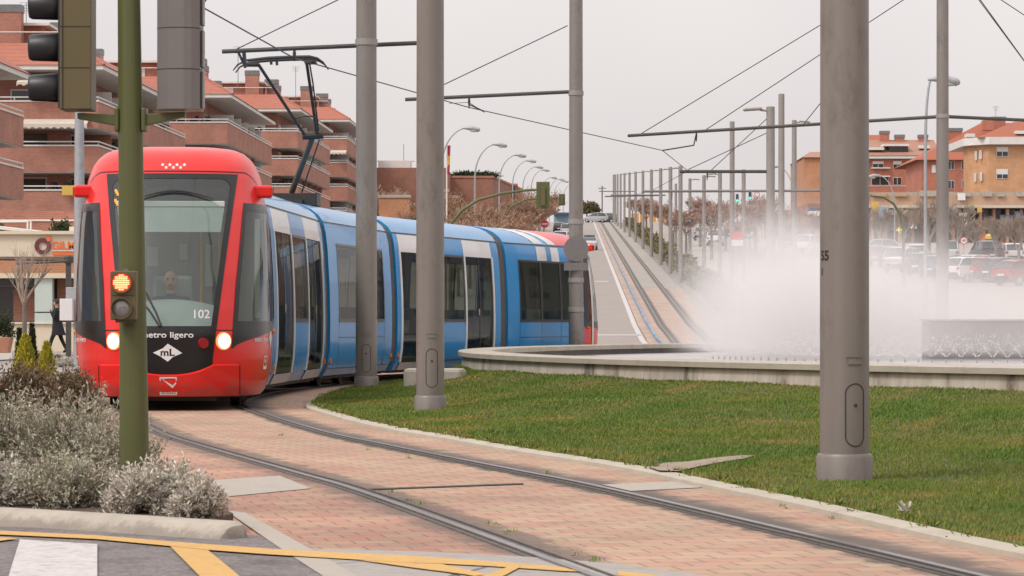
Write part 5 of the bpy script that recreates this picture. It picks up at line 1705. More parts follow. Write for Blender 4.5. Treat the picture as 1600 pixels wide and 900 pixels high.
# ================================================================ the foreground traffic signal
SY = 17.5; sS = F / SY
spx = lambda x, y: Vector(((x - 211) / sS, 0, H + (HY - y) / sS))
ts = thing('traffic_signal', 'large olive green traffic signal post with two heads and a small red repeater light', 'traffic light', ((211 - 800) / sS, SY, 0))
def fl_post():
    m = MB(); vs = []; n = 48
    zs = [.06, .5, 1.0, 1.6, 2.2, 3.6]
    for z in zs:
        r = .0815 + (.062 - .0815) * (z - .06) / 2.75
        lean = -.012 * (z - .06)
        for k in range(n):
            a = 2 * math.pi * k / n
            rr = r * (1 - .022 * (1 if abs(math.sin(a * 4)) < .38 else 0))
            vs.append((lean + rr * math.sin(a), -rr * math.cos(a), z))
    m.add(vs, [(i*n + k, i*n + (k+1) % n, (i+1)*n + (k+1) % n, (i+1)*n + k) for i in range(len(zs) - 1) for k in range(n)])
    return m
fl_post().build('post', M['green_paint'], ts, smooth=True, sharp=60)
def bxp(x0, x1, y0, y1, d0, d1, m=None):
    a, b = spx(x0, y1), spx(x1, y0)
    return (m or MB()).bx(a.x, b.x, d0, d1, a.z, b.z)
# brackets: flat tapered arms
def bracket(xa, xb, yt0, yt1, yb0, yb1):
    m = MB(); vs = []
    for d in (-.035, .035):
        for x, y in ((xa, yt0), (xb, yt1), (xb, yb1), (xa, yb0)):
            p = spx(x, y); vs.append((p.x, d, p.z))
    return m.add(vs, [(0, 1, 2, 3), (7, 6, 5, 4), (0, 4, 5, 1), (1, 5, 6, 2), (2, 6, 7, 3), (3, 7, 4, 0)])
bracket(122, 185, 177, 179, 186, 197).build('bracket', M['green_paint'], ts, bevel=.004)
bracket(225, 290, 179, 175, 197, 183).build('bracket', M['green_paint'], ts, bevel=.004)
for x0, x1 in ((180, 187), (222, 229)):
    bxp(x0, x1, 169, 206, -.05, .05).build('clamp', M['green_paint'], ts, bevel=.008)
# left head: olive box seen from its side, visors pointing left
hd = bxp(97, 146, -40, 173, -.10, .12).build('signal_head', M['olive_plastic'], ts, bevel=.006)
for y in (-20, 44, 108, 172):
    bxp(97.5, 145.5, y - .7, y + .4, -.1025, .1, None).build('head_seam', M['groove_dark'], hd)
bxp(101, 102.5, -40, 173, -.1035, -.1, None).build('head_seam', M['groove_dark'], hd)
for k, y in enumerate((8, 73, 136)):
    c0, c1 = spx(97, y), spx(46, y + 1)
    m = MB(); n = 28; rows = []
    for f in (0, .5, .93, 1):
        r = .078 - .008 * f - (.006 if f == 1 else 0)
        row = []
        cut = R(205 - 18 * f)
        for j in range(n + 1):
            a = -cut / 1.0 + 2 * cut * j / n
            a = max(-math.pi * .92 + .1 * f, min(math.pi * .92 - .1 * f, a))
            row.append((c0.x + (c1.x - c0.x) * f, r * math.sin(a), c0.z + (c1.z - c0.z) * f + r * math.cos(a)))
        rows.append(row)
    m.sheet(rows)
    v_ = m.build('visor', M['visor_black'], hd, smooth=True, sharp=50)
    so = v_.modifiers.new('solid', 'SOLIDIFY'); so.thickness = .006; so.offset = -1
    MB().cyl((c0.x - .01, 0, c0.z), (c0.x + .0, 0, c0.z), .070, n=24).build('lens', M['lens_grey'], hd)
bxp(94.5, 98, -40, 170, -.095, .11).build('front_plate', M['visor_black'], hd)
# right head: grey box seen from behind, faceted back
cx, cz0, cz1 = 281, 173, -40
m = MB()
prof = [(-.122, -.02), (-.110, -.085), (-.05, -.13), (.035, -.135), (.075, -.12), (.115, -.07), (.122, -.02), (.122, .09), (-.122, .09)]
a, b = spx(cx, cz0), spx(cx, cz1)
gh = MB().prism([(a.x + x, y) for x, y in prof], a.z, b.z).build('signal_head', M['signal_grey'], ts, bevel=.004)
for y in (-20, 46, 110):
    p = spx(cx, y)
    MB().prism([(a.x + x * 1.006, y_ - .0015) for x, y_ in prof[:7]] + [(a.x + .1, .0), (a.x - .1, .0)], p.z - .002, p.z + .002).build('head_seam', M['groove_dark'], gh)
    bxp(316, 319, y + 2, y + 60, -.05, .05).build('hinge', M['signal_grey'], gh, bevel=.003)
bxp(246.5, 251, -40, 170, -.03, .1).build('front_plate', M['visor_black'], gh)
# repeater facing the camera
rp_ = bxp(179, 219, 424, 500, -.19, -.085).build('repeater', M['olive_plastic'], ts, bevel=.006)
bxp(181, 216, 461.5, 462.5, -.1915, -.1, None).build('head_seam', M['groove_dark'], rp_)
bxp(198, 206, 420.5, 424, -.17, -.1).build('cap', M['signal_grey'], rp_)
bxp(186, 212, 498, 504, -.16, -.08).build('foot', M['olive_plastic'], rp_)
for y, mt in ((442, 'led_red'), (482, 'lens_grey')):
    c = spx(196.5, y)
    m = MB(); rows = []
    for r, d in ((.058, -.19), (.058, -.215), (.053, -.215), (.049, -.175)):
        rows.append([(c.x + r * math.sin(2*math.pi*j/32), d, c.z + r * math.cos(2*math.pi*j/32)) for j in range(33)])
    m.sheet(rows); m.build('lens_hood', M['olive_plastic'], rp_, smooth=True, sharp=30)
    L = MB(); rows = []
    for i in range(6):
        r = .049 * i / 5
        rows.append([(c.x + r * math.sin(2*math.pi*j/28), -.200 + .012 * (i / 5) ** 2 + (-.003), c.z + r * math.cos(2*math.pi*j/28)) for j in range(29)])
    L.sheet(rows); ln = L.build('lens', M[mt], rp_, smooth=True)
    if mt == 'led_red':
        d = MB()
        for i in range(-4, 5):
            for j in range(-4, 5):
                if i*i + j*j <= 19: d.obx((c.x + j * .0098, -.2055, c.z + i * .0098), (.0043, 0, 0), (0, .002, 0), (0, 0, .0032))
        d.build('led_cells', M['led_core'], ln)
bxp(192, 206, 440, 495, -.09, -.05).build('repeater_bracket', M['green_paint'], ts)

# ================================================================ galvanised lamp post on the left with cabinets
lp = thing('lamp_post', 'mottled galvanised post at the left edge of the tram front with two cabinets on it', 'lamp post', px(124, 560, 60))
o = Vector(lp.location); s60 = F / 60
lp.location.z = 0
MB().lathe([(.115, 0), (.108, 1.2), (.100, 3.0), (.085, H + (HY - 172) / s60), (.06, H + (HY - 170) / s60)], 20).build('post', M['galvanised'], lp, smooth=True)
def lb(x0, x1, y0, y1, d0, d1): return MB().bx((x0 - 124) / s60, (x1 - 124) / s60, d0, d1, H + (HY - y1) / s60, H + (HY - y0) / s60)
lb(97, 117, 467, 501, -.33, -.12).build('cabinet', M['sign_white'], lp, bevel=.01)
lb(104, 124, 449, 500, -.11, .1).build('cabinet', M['galvanised'], lp, bevel=.01)
# dark steel barrier post with arm
bp_ = thing('shade_structure', 'dark steel post with a horizontal beam in front of the shop', 'shade structure', px(107, 560, 96)); bp_.location.z = 0
sB = F / 96
bl = lambda x, y, d=0: Vector(((x - 107) / sB, d, H + (HY - y) / sB))
MB().bx(-.075, .075, -.075, .075, 0, bl(0, 400).z).build('post', M['arm_grey'], bp_)
MB().lathe([(.14, -.12), (.15, -.06), (.15, .06), (.13, .1)], 8, (0, 0, bl(0, 405).z)).build('joint', M['arm_grey'], bp_)
MB().tube([bl(-60, 404, -.02), bl(107, 406.5, -.02)], .045, 6).build('beam', M['arm_grey'], bp_)
MB().tube([bl(26, 412, -.1), bl(107, 408, -.1)], .045, 6).build('beam', M['arm_grey'], bp_)
# rough concrete block on the lawn behind the second nearest pole
cbk = thing('concrete_block', 'rough concrete footing block on the grass behind the second nearest pole', 'concrete block', (-1.38, 45.5, .03))
MB().prism([(-.16, -.2), (.66, -.22), (.74, .0), (.62, .25), (-.14, .22)], -.05, .36).build('block', M['kerb_stone'], cbk, bevel=.05)
# ================================================================ left: terraced brick flats climbing the avenue
def off_in(poly_side, d): pass
def terrace(label, X0, X1, Y0, X2, Y2, ztops, ph, mats=('terrace_brick', 'roof_tile'), eave=None, awn=()):
    """front along y=Y0 from X0 to X1, flank from (X1,Y0) to (X2,Y2); balcony parapets with coping on every floor"""
    cx_ = Vector(((X0 + X1) / 2, Y0, gz(Y0)))
    t = thing('apartment_block', label, 'apartment block', cx_, 0, 'stepped brick apartment blocks')
    o = cx_
    def L(p): return (p[0] - o.x, p[1] - o.y)
    A, B, C = L((X0, Y0)), L((X1, Y0)), L((X2, Y2)); D = L((X0, Y2))
    zb = gz(Y0) - o.z - 1
    ze = (eave if eave else ztops[0] + 2.05) - o.z
    # core set back from the parapets
    s = 2.3
    core = [(A[0], A[1] + s), (B[0] - s, B[1] + s), (C[0] - s, C[1] - .6), (D[0], D[1] - .6)]
    MB().prism(core, zb, ze - .05).build('wall', M[mats[0]], t)
    wn = 0
    fl_n = Vector((C[0] - B[0], C[1] - B[1])).normalized()
    for k, zt_ in enumerate(ztops):
        zt = zt_ - o.z
        b = MB()
        b.prism([A, B, (B[0] - .25, B[1] + .25), (A[0], A[1] + .25)], zt - ph, zt)
        b.prism([B, C, (C[0] - .25, C[1]), (B[0] - .25, B[1] + .25)], zt - ph, zt)
        b.prism([(C[0], C[1]), (C[0], C[1] + .25), (C[0] - s - .3, C[1] + .25), (C[0] - s - .3, C[1])], zt - ph, zt)
        bal = b.build('balcony', M[mats[0]], t)
        c = MB()
        e = .05
        c.prism([(A[0], A[1] - e), (B[0] + e, B[1] - e), (B[0] - .3, B[1] + .3), (A[0], A[1] + .3)], zt + .003, zt + .10)
        c.prism([(B[0] + e, B[1] - e), (C[0] + e, C[1]), (C[0] - .3, C[1]), (B[0] - .3, B[1] + .3)], zt + .003, zt + .10)
        c.build('coping', M['white_trim'], bal)
        sl = MB().prism([(A[0], A[1] + .05), (B[0] - .05, B[1] + .05), (C[0] - .05, C[1]), (C[0] - s - .2, C[1]), (B[0] - s - .2, B[1] + s + .2), (A[0], A[1] + s + .2)], zt - ph - .04, zt - ph + .12)
        sl.build('slab', M['white_trim'], bal)
        # rail above the coping
        r = MB().tube([(A[0], A[1], zt + .30), (B[0], B[1], zt + .30), (C[0], C[1], zt + .30)], .045, 6)
        q = 0
        while q < 1.001:
            for p0, p1 in ((A, B), (B, C)):
                r.tube([(p0[0] + (p1[0]-p0[0])*q, p0[1] + (p1[1]-p0[1])*q, zt + .1), (p0[0] + (p1[0]-p0[0])*q, p0[1] + (p1[1]-p0[1])*q, zt + .30)], .03, 4)
            q += .25
        r.build('railing', M['white_trim'], bal)
        # recessed openings on this floor
        wl = B[0] - s - core[0][0]
        nwin = max(1, int(wl / 4))
        for j in range(nwin):
            x0 = core[0][0] + wl * (j + .25) / nwin; ww = min(2.2, wl / nwin * .6)
            f = MB().bx(x0 - .08, x0 + ww + .08, core[0][1] - .06, core[0][1] - .01, zt - .9, zt + .95).build('window', M['white_trim' if rng.random() < .5 else 'arm_grey'], t)
            MB().bx(x0, x0 + ww, core[0][1] - .09, core[0][1] - .065, zt - .85, zt + .88).build('pane', M['dark_window' if rng.random() < .75 else 'shutter_white'], f)
        n2 = max(2, int((Y2 - Y0) / 5.5))
        for j in range(n2):
            f0, f1 = (j + .2) / n2, (j + .2) / n2 + 2.3 / (Y2 - Y0)
            p0 = Vector(core[1]).lerp(Vector(core[2]), f0); p1 = Vector(core[1]).lerp(Vector(core[2]), f1)
            f = MB().seg((p0.x + .01, p0.y), (p1.x + .01, p1.y), zt - .9, zt + .95, -.05).build('window', M['white_trim'], t)
            MB().seg((p0.x + .065, p0.y + .12), (p1.x + .065, p1.y - .12), zt - .85, zt + .88, -.03).build('pane', M['dark_window' if rng.random() < .75 else 'shutter_white'], f)
            # party screen dividing the balconies
            if j and k < len(ztops):
                p = Vector(core[1]).lerp(Vector(core[2]), (j - .05) / n2)
                MB().bx(p.x, p.x + s - .3, p.y, p.y + .15, zt - ph + .12, zt + 1.15).build('party_wall', M['white_trim' if k == 0 or rng.random() < .4 else mats[0]], t)
    # lived-in clutter: air conditioners, potted plants, half drawn sunshades
    rs_ = random.Random(int(abs(X1) * 100))
    for k, zt_ in enumerate(ztops):
        zt = zt_ - o.z
        for j in range(3):
            f_ = .08 + .28 * j + .18 * rs_.random()
            p = Vector(B).lerp(Vector(C), f_); q_ = Vector(core[1]).lerp(Vector(core[2]), f_)
            r_ = rs_.random()
            if r_ < .3:
                MB().bx(q_.x - .02, q_.x + .35, q_.y, q_.y + .9, zt + .1, zt + .75).build('air_conditioner', M['shutter_white'], t)
            elif r_ < .62:
                m_ = MB()
                for b_ in range(10): m_.ball((p.x - .35 - .3 * rs_.random(), p.y + 1.6 * rs_.random(), zt + .10 + .45 * rs_.random()), .16 + .12 * rs_.random(), None, None, 6, 4)
                m_.build('potted_plants', M['dark_leaf' if rs_.random() < .7 else 'brown_leaf'], t)
            elif r_ < .85:
                L_ = 2.6
                MB().add([(q_.x + .05, q_.y, zt + 1.08), (q_.x + .05, q_.y + L_, zt + 1.08), (p.x - .1, p.y + L_, zt + .55), (p.x - .1, p.y, zt + .55)], [(0, 1, 2, 3)]).build('sunshade', M['awning_cream' if rs_.random() < .6 else 'sign_green'], t)
        x_ = A[0] + (B[0] - A[0]) * (.55 + .35 * rs_.random())
        m_ = MB()
        for b_ in range(9): m_.ball((x_ + 1.8 * rs_.random(), A[1] + .3 + .3 * rs_.random(), zt + .08 + .4 * rs_.random()), .15 + .12 * rs_.random(), None, None, 6, 4)
        m_.build('potted_plants', M['dark_leaf' if rs_.random() < .6 else 'hedge_leaf'], t)
    # hipped tiled roof with white fascia and deep soffit
    e = .35
    E = [(A[0] - .0, A[1] - e), (B[0] + e, B[1] - e), (C[0] + e, C[1] + e), (D[0], D[1] + e)]
    MB().prism(E, ze, ze + .28).build('fascia', M['white_trim'], t)
    hh = 1.65
    I = [(A[0], A[1] + 2.4), (B[0] - 2.2, B[1] + 2.4), (C[0] - 2.2, C[1] - .3), (D[0], D[1] - .3)]
    m = MB()
    vs = [(p[0] + q, p[1] - q2, ze + .283) for p, q, q2 in zip(E, (0, .08, .08, 0), (.08, .08, 0, 0))] + [(p[0], p[1], ze + .283 + hh) for p in I]
    m.add(vs, [(0, 1, 5, 4), (1, 2, 6, 5), (2, 3, 7, 6), (4, 5, 6, 7)])
    rf = m.build('roof', M[mats[1]], t)
    MB().tube([vs[1], vs[5]], .10, 6).build('hip_tiles', M[mats[1]], rf)
    # attic set back above, chimneys with metal cowls
    at = MB().bx(I[0][0], I[1][0] - 2.0, I[0][1] + 2, min(I[0][1] + 9, I[2][1]), ze + .3, ze + hh + 1.55).build('attic', M[mats[0]], t)
    MB().bx(I[0][0], I[1][0] - 1.5, I[0][1] + 1.4, min(I[0][1] + 9, I[2][1]), ze + hh + 1.55, ze + hh + 1.72).build('attic_cornice', M['white_trim'], at)
    for q in (.25, .7):
        xw = I[0][0] + (I[1][0] - 2.0 - I[0][0]) * q
        f = MB().bx(xw - .7, xw + .7, I[0][1] + 1.93, I[0][1] + 1.99, ze + hh - .3, ze + hh + 1.15).build('window', M['shutter_white'], t)
    MB().tube([(I[0][0], I[0][1] + .2, ze + hh + 1.0), (I[1][0] - .3, I[1][1] + .2, ze + hh + 1.0), (I[1][0] - .3, I[1][1] + 6, ze + hh + 1.0)], .04, 5).build('roof_railing', M['white_trim'], t)
    for q, yy in ((.35, 5), (.93, 9), (.88, 15), (.7, 20), (.9, 26), (.80, 2.6)):
        xx = I[0][0] + (I[1][0] - I[0][0]) * q
        if yy > (Y2 - Y0) - 6: continue
        ch = MB().bx(xx - .7, xx + .7, yy, yy + 1.2, ze + hh - .2, ze + hh + 1.2 + 1.1 * (q < .9)).build('chimney', M[mats[0]], t)
        MB().bx(xx - .75, xx + .75, yy - .05, yy + 1.25, ze + hh + 1.203 + 1.1 * (q < .9), ze + hh + 1.7 + 1.1 * (q < .9)).build('cowl', M['chimney_metal'], ch)
    return t

def ladder(z0, n): return [z0 - 2.85 * k for k in range(n)]
tA = terrace('nearest stepped brick apartment block, cut by the left edge of the picture', -46, -28.2, 140, -26.75, 175, ladder(12.25, 4), 1.65)
tB = terrace('brick apartment block behind the black signal hoods, second from the left edge', -48, -26.5, 205, -25.15, 246, ladder(15.15, 5), 1.65)
tC = terrace('brick apartment block behind the tram roof and the grey signal head', -40, -23.3, 262, -22.4, 298, ladder(17.35, 5), 1.7)
tD = terrace('brick apartment block behind the pantograph', -38, -22.1, 330, -20.9, 367, ladder(20.7, 5), 1.65)
tE = terrace('farthest brick apartment block, partly hidden by the pole at the lawn tip', -36, -19.7, 382, -18.8, 416, ladder(22.9, 5), 1.65)
# awnings and the yellow banner on block B
def awning(x0, x1, y0, y1, Y, label, mat='awning_cream'):
    a, b = px(x0, y1, Y), px(x1, y0, Y)
    t = thing('awning', label, 'awning', ((a.x + b.x) / 2, Y, a.z), 0, None)
    w = (b.x - a.x) / 2; h = b.z - a.z
    MB().add([(-w, .9, h), (w, .9, h), (w, -.35, h * .45), (-w, -.35, h * .45)], [(0, 1, 2, 3)]).build('canvas', M[mat], t)
    n = max(4, int(w * 2 / .45)); m = MB()
    rows_t = [(-w + 2*w*k/(n*4), -.355, h * .45) for k in range(n*4 + 1)]
    rows_b = [(-w + 2*w*k/(n*4), -.36, .0 + .12 * abs(math.sin(math.pi * k / 4))) for k in range(n*4 + 1)]
    m.sheet([rows_t, rows_b]); m.build('valance', M[mat], t)
    return t
awning(35, 137, 184, 202, 204.2, 'cream scalloped awning over a balcony, left of the signal post')
awning(27, 95, 121, 135, 204.3, 'cream awning under the roof eave above the black signal hoods')
awning(516, 541, 234, 242, 381, 'small white awning on the farthest brick block')
ba = thing('banner', 'yellow banner hung on a balcony beside the galvanised post', 'banner', px(112, 297, 204.6))
MB().bx(-.62, .62, -.03, .0, -.32, .30).build('cloth', M['sign_yellow'], ba)
for x, zt, zb in ((-31.2, 15.15 - 2.85, 15.15 - 2.85 + 1.35), (-27.1, 9.45 + 2.85, 13.6)): pass
# antennas on the roofs
def antenna(x, y, Y, h, label):
    p = px(x, y, Y)
    t = thing('antenna', label, 'antenna', p)
    m = MB().tube([(0, 0, 0), (0, 0, h)], .03, 5)
    for k in range(4): m.tube([(-.45 + .06 * k, 0, h - .18 * k), (.45 - .06 * k, 0, h - .18 * k)], .014, 4)
    m.build('mast', M['chimney_metal'], t)
antenna(41, 42, 212, 1.6, 'roof antenna left of the black signal hoods')
antenna(372, 135, 275, 3.4, 'tall roof antenna left of the pantograph')
antenna(462, 168, 345, 4.4, 'roof antenna seen through the pantograph')
antenna(1556, 190, 420, 2.0, 'roof antenna above the yellow brick house')

# ---------------------------------------------------------------- shop on the left
SHY = 112.0; s_ = F / SHY
sh = thing('shop', 'cream and orange brick shop front with a maroon ring sign', 'shop', ((60 - 800) / s_, SHY, 0))
def shb(x0, x1, y0, y1, d0, d1, m=None):
    return (m or MB()).bx((x0 - 60) / s_, (x1 - 60) / s_, d0, d1, H + (HY - y1) / s_, H + (HY - y0) / s_)
shb(-90, 260, 366, 401, 0, 9).build('fascia', M['cream_wall'], sh)
shb(-92, 262, 361, 366.1, -.14, 9).build('cornice', M['cream_wall'], sh)
shb(-90, 260, 401.1, 427, .05, 9).build('brick_band', M['orange_brick'], sh)
shb(-90, 260, 427.1, 434.5, -.10, 9).build('ledge', M['cream_wall'], sh)
shb(-90, 260, 434.6, 505, .9, 9).build('back_wall', M['dark_window'], sh)
shb(-90, 260, 505, 551, .05, 9).build('base_wall', M['cream_wall'], sh)
shb(-92, 262, 503.4, 506, -.03, .3).build('sill', M['white_trim'], sh)
shb(54, 81.5, 434.6, 487, .02, .5).build('column', M['pale_panel'], sh)
shb(54, 81.5, 489, 505, .02, .5).build('column', M['pale_panel'], sh)
shb(84, 130, 436, 470, .85, .92).build('window', M['brown_brick'], sh)
shb(-20, 53, 436, 504, .86, .90).build('window', M['dark_window'], sh)
shb(15, 54, 452, 503, .80, .86).build('interior_panel', M['brown_brick'], sh)
shb(-40, 53, 446, 448.5, .2, .3).build('rail', M['arm_grey'], sh)
c = Vector(((67 - 60) / s_, -.08, H + (HY - 384.5) / s_))
m = MB(); rows = []
for r, d in ((.145, 0), (.145, -.07), (.285, -.07), (.285, 0)):
    rows.append([(c.x + r * math.sin(2*math.pi*k/40), d, c.z + r * math.cos(2*math.pi*k/40)) for k in range(41)])
ln = m.sheet(rows).build('ring_logo', M['maroon'], sh)
MB().cyl((c.x + .215, -.11, c.z + .245), (c.x + .215, -.005, c.z + .245), .085, n=20).build('logo_dot', M['sign_orange'], sh)
vs, fs = text_mesh('GILMAR', .40, .03, 'LEFT')
x0 = (81 - 60) / s_; z0 = H + (HY - 384.5) / s_
m = MB(); m.v = [(x0 + p.x * .92, -.04, z0 + p.y) for p in vs]; m.f = fs; m.build('lettering', M['sign_orange'], sh)
shb(82, 135, 394.5, 398.5, -.05, -.01).build('sign_strip', M['sign_orange'], sh)
shb(82, 135, 391, 392.6, -.05, -.01).build('sign_strip', M['white_trim'], sh)
# roof terrace over the shop: wall, rail, planter hedge
rt = thing('terrace_wall', 'brown brick terrace wall behind a white railing above the shop', 'terrace wall', ((60 - 800) * 121.5 / F, 121.5, 0))
s2 = F / 121.5
MB().bx(-9, 10, 0, 5, 0, H + (HY - 330) / s2).build('wall', M['terrace_brick'], rt)
MB().bx(-9.1, 10.1, -.05, .3, H + (HY - 345.5) / s2, H + (HY - 343) / s2).build('coping', M['white_trim'], rt)
rl = thing('railing', 'white slanting handrail on the shop roof', 'railing', ((20 - 800) * 114 / F, 114, 4.0))
s3 = F / 114
m = MB()
for a, b in (((-40, 350), (75, 363)), ((-40, 353), (75, 365)), ((-40, 347), (45, 346)), ((43, 343), (43, 366)), ((48, 343), (48, 366))):
    m.tube([((a[0] - 20) / s3, 0, H + (HY - a[1]) / s3 - 4.0), ((b[0] - 20) / s3, 0, H + (HY - b[1]) / s3 - 4.0)], .035, 5)
m.build('rails', M['white_trim'], rl)
pc = thing('planter_wall', 'small peach coloured pier at the end of the shop roof', 'pier', ((113 - 800) * 113 / F, 113.5, 4.13))
MB().bx(-.18, .25, 0, .6, 0, .30).build('pier', M['cream_wall'], pc)

# pedestrian in a black coat
PY = 102.0; sp_ = F / PY
pe = thing('person', 'person in a black coat walking left past the shop, hand at the chin', 'person', ((90 - 800) / sp_, PY, 0.03))
g = lambda x, z, y=0.0: Vector((x, y, z))
jj = {'pelvis': (g(.0, .92), (.15, .12)), 'belly': (g(-.01, 1.10), (.145, .11)), 'chest': (g(-.015, 1.30), (.17, .12)), 'neck': (g(-.02, 1.47), .065),
      'shl': (g(-.03, 1.40, -.17), .07), 'ell': (g(-.08, 1.13, -.25), .055), 'wrl': (g(-.20, 1.36, -.12), .04),
      'shr': (g(.02, 1.40, .17), .07), 'elr': (g(.06, 1.12, .23), .055), 'wrr': (g(-.10, .93, .22), .04),
      'hpl': (g(.02, .86, -.09), .10), 'knl': (g(-.17, .50, -.09), .07), 'anl': (g(-.27, .10, -.09), .05), 'tol': (g(-.43, .045, -.09), .04),
      'hpr': (g(.0, .86, .09), .10), 'knr': (g(.10, .50, .09), .07), 'anr': (g(.27, .13, .09), .05), 'tor': (g(.16, .045, .09), .04)}
ee = [('pelvis', 'belly'), ('belly', 'chest'), ('chest', 'neck'), ('chest', 'shl'), ('shl', 'ell'), ('ell', 'wrl'), ('chest', 'shr'), ('shr', 'elr'), ('elr', 'wrr'),
      ('pelvis', 'hpl'), ('hpl', 'knl'), ('knl', 'anl'), ('anl', 'tol'), ('pelvis', 'hpr'), ('hpr', 'knr'), ('knr', 'anr'), ('anr', 'tor')]
skin_body('body', jj, ee, M['black_cloth'], pe)
m = MB(); rows = []
for z, rx, ry, cx_ in ((1.45, .09, .12, -.02), (1.38, .15, .20, -.015), (1.22, .165, .21, -.01), (1.05, .15, .18, 0), (.92, .17, .20, .0), (.75, .20, .22, .02), (.60, .235, .235, .03), (.595, .21, .21, .03)):
    rows.append([(cx_ + rx * math.cos(2*math.pi*k/20), ry * math.sin(2*math.pi*k/20), z) for k in range(21)])
m.sheet(rows).build('coat', M['black_cloth'], pe, smooth=True)
MB().tube([g(-.02, 1.44), g(-.03, 1.56)], .055, 10).build('neck', M['skin'], pe, smooth=True)
head(pe, g(-.035, 1.625), (-1, -.12), .098)
hand(pe, g(-.20, 1.36, -.12), (-.35, .2, 1), (-1, 0, .2)); hand(pe, g(-.10, .93, .22), (-.6, 0, -.8), (-1, 0, 0))

# ---------------------------------------------------------------- brick blocks and walls behind the tram, left of the avenue
def block(name, label, cat, x0, x1, yt, Y, depth, mat, cap='white_trim', zb=None, grp=None, skew=0):
    s = F / Y
    a, b = (x0 - 800) / s, (x1 - 800) / s
    zt = H + (HY - yt) / s
    z0 = gz(Y) if zb is None else zb
    t = thing(name, label, cat, ((a + b) / 2, Y, z0), 0, grp)
    w = (b - a) / 2
    MB().prism([(-w, 0), (w, 0), (w + skew, depth), (-w, depth)], -1, zt - z0).build('wall', M[mat], t)
    if cap: MB().prism([(-w - .1, -.1), (w + .1, -.1), (w + .1 + skew, depth + .1), (-w - .1, depth + .1)], zt - z0 + .003, zt - z0 + .28).build('parapet', M[cap], t)
    return t, s, zt
t, s, zt = block('brick_building', 'plain brown brick building with a white plant room, behind the two front poles', 'building', 588, 700, 262, 405, 25, 'brown_brick', None)
MB().bx(-1.2 - 3.2, -1.2 + .9, 2, 8, zt - t.location.z, zt - t.location.z + 1.0).build('plant_room', M['white_trim'], t)
MB().bx(-4.6, .2, 4, 5, zt - t.location.z + 1, zt - t.location.z + 1.1).build('plant_roof', M['white_trim'], t)
MB().tube([(-1.2, 4, zt - t.location.z + 1), (-1.2, 4, zt - t.location.z + 3.2)], .04, 5).build('aerial', M['chimney_metal'], t)
for x in (-3, 1.5): MB().bx(x, x + .9, -.03, .05, 2.2, 3.5).build('window', M['dark_window'], t)
t, s, zt = block('brick_building', 'long brown brick building with dark planting along its roof edge', 'building', 696, 770, 278, 420, 40, 'brown_brick', 'terrace_brick', skew=4)
MB().bx(-3.3, 2.8, -.04, .04, 2.4, 2.7).build('string_course', M['white_trim'], t)
for x_ in (-1.6, 1.4, 3.6): MB().bx(x_, x_ + .5, -.05, .04, .6, 1.9).build('window', M['dark_window'], t)
MB().bx(-4.6, -3.2, -.3, .2, 3.7, 4.1).build('roof_box', M['white_trim'], t)
t, s, zt = block('brick_building', 'dark slatted brick end block beside the curved lamps', 'building', 750, 808, 290, 445, 30, 'brown_brick', 'terrace_brick')
for k in range(6): MB().bx(-2.4 + .85 * k, -1.95 + .85 * k, -.06, .0, 3.6, 6.4).build('slit_window', M['dark_window'], t)
sw_ = [(592, 640, 309, 300), (640, 668, 322, 302), (668, 700, 300, 306), (700, 716, 310, 307)]
for k, (x0, x1, y, Y) in enumerate(sw_):
    t, s, zt = block('garden_wall', ['orange stepped brick wall left of the second nearest pole', 'lower orange brick wall between the two front poles', 'orange brick wall with a dark opening behind the second nearest pole', 'orange brick wall end right of the second nearest pole'][k], 'wall', x0, x1, y, Y, 1.2, 'orange_brick', 'concrete', grp='stepped orange brick walls')
    if k in (0, 2): MB().bx(-.4, .4, -.03, .02, 2.4, 3.3).build('opening', M['dark_window'], t)

# ================================================================ right: flats and shop arcade
def win(t, x, y, w, h, Y, s, cx_, z0, shut=0.0, frame='white_trim', pane='dark_window'):
    """window placed on the front face; shut = rolled shutter share"""
    X = (x - 800) / s - cx_; Z = H + (HY - y) / s - z0
    W, Hh = w / s / 2, h / s / 2
    f = MB().bx(X - W - .06, X + W + .06, -.08, .06, Z - Hh - .06, Z + Hh + .06).build('window', M[frame], t)
    MB().bx(X - W, X - .04, -.10, -.082, Z - Hh, Z + Hh).build('pane', M[pane], f); MB().bx(X + .04, X + W, -.10, -.082, Z - Hh, Z + Hh).build('pane', M[pane], f)
    if shut: MB().bx(X - W, X + W, -.14, -.102, Z + Hh - 2 * Hh * shut, Z + Hh).build('shutter', M['shutter_white'], f)
def gable(t, x0, x1, y0, xa, xb, ya, Y, depth, s, mat, over=.5):
    """hipped roof: eave from x0..x1 at row y0, ridge xa..xb at row ya"""
    cx_ = t.location.x; z0 = t.location.z
    e = [((x0 - 800) / s - cx_, -over), ((x1 - 800) / s - cx_, -over), ((x1 - 800) / s - cx_, depth), ((x0 - 800) / s - cx_, depth)]
    ze = H + (HY - y0) / s - z0; zr = H + (HY - ya) / s - z0
    r0, r1 = ((xa - 800) / s - cx_, depth * .42), ((xb - 800) / s - cx_, depth * .42)
    m = MB().add([(*p, ze) for p in e] + [(*r0, zr), (*r1, zr)], [(0, 1, 5, 4), (1, 2, 5), (2, 3, 4, 5), (3, 0, 4)])
    return m.build('roof', M[mat], t)
def chimney(t, x, y0, y1, w, s, d=3.0):
    cx_ = t.location.x; z0 = t.location.z
    X = (x - 800) / s - cx_
    ch = MB().bx(X - w/2, X + w/2, d, d + w, H + (HY - y1) / s - z0, H + (HY - y0) / s - z0).build('chimney', M['red_brick'], t)
    MB().bx(X - w*.55, X + w*.55, d - .1, d + w + .1, H + (HY - y0) / s - z0 + .003, H + (HY - y0) / s - z0 + .55).build('cowl', M['chimney_metal'], ch)
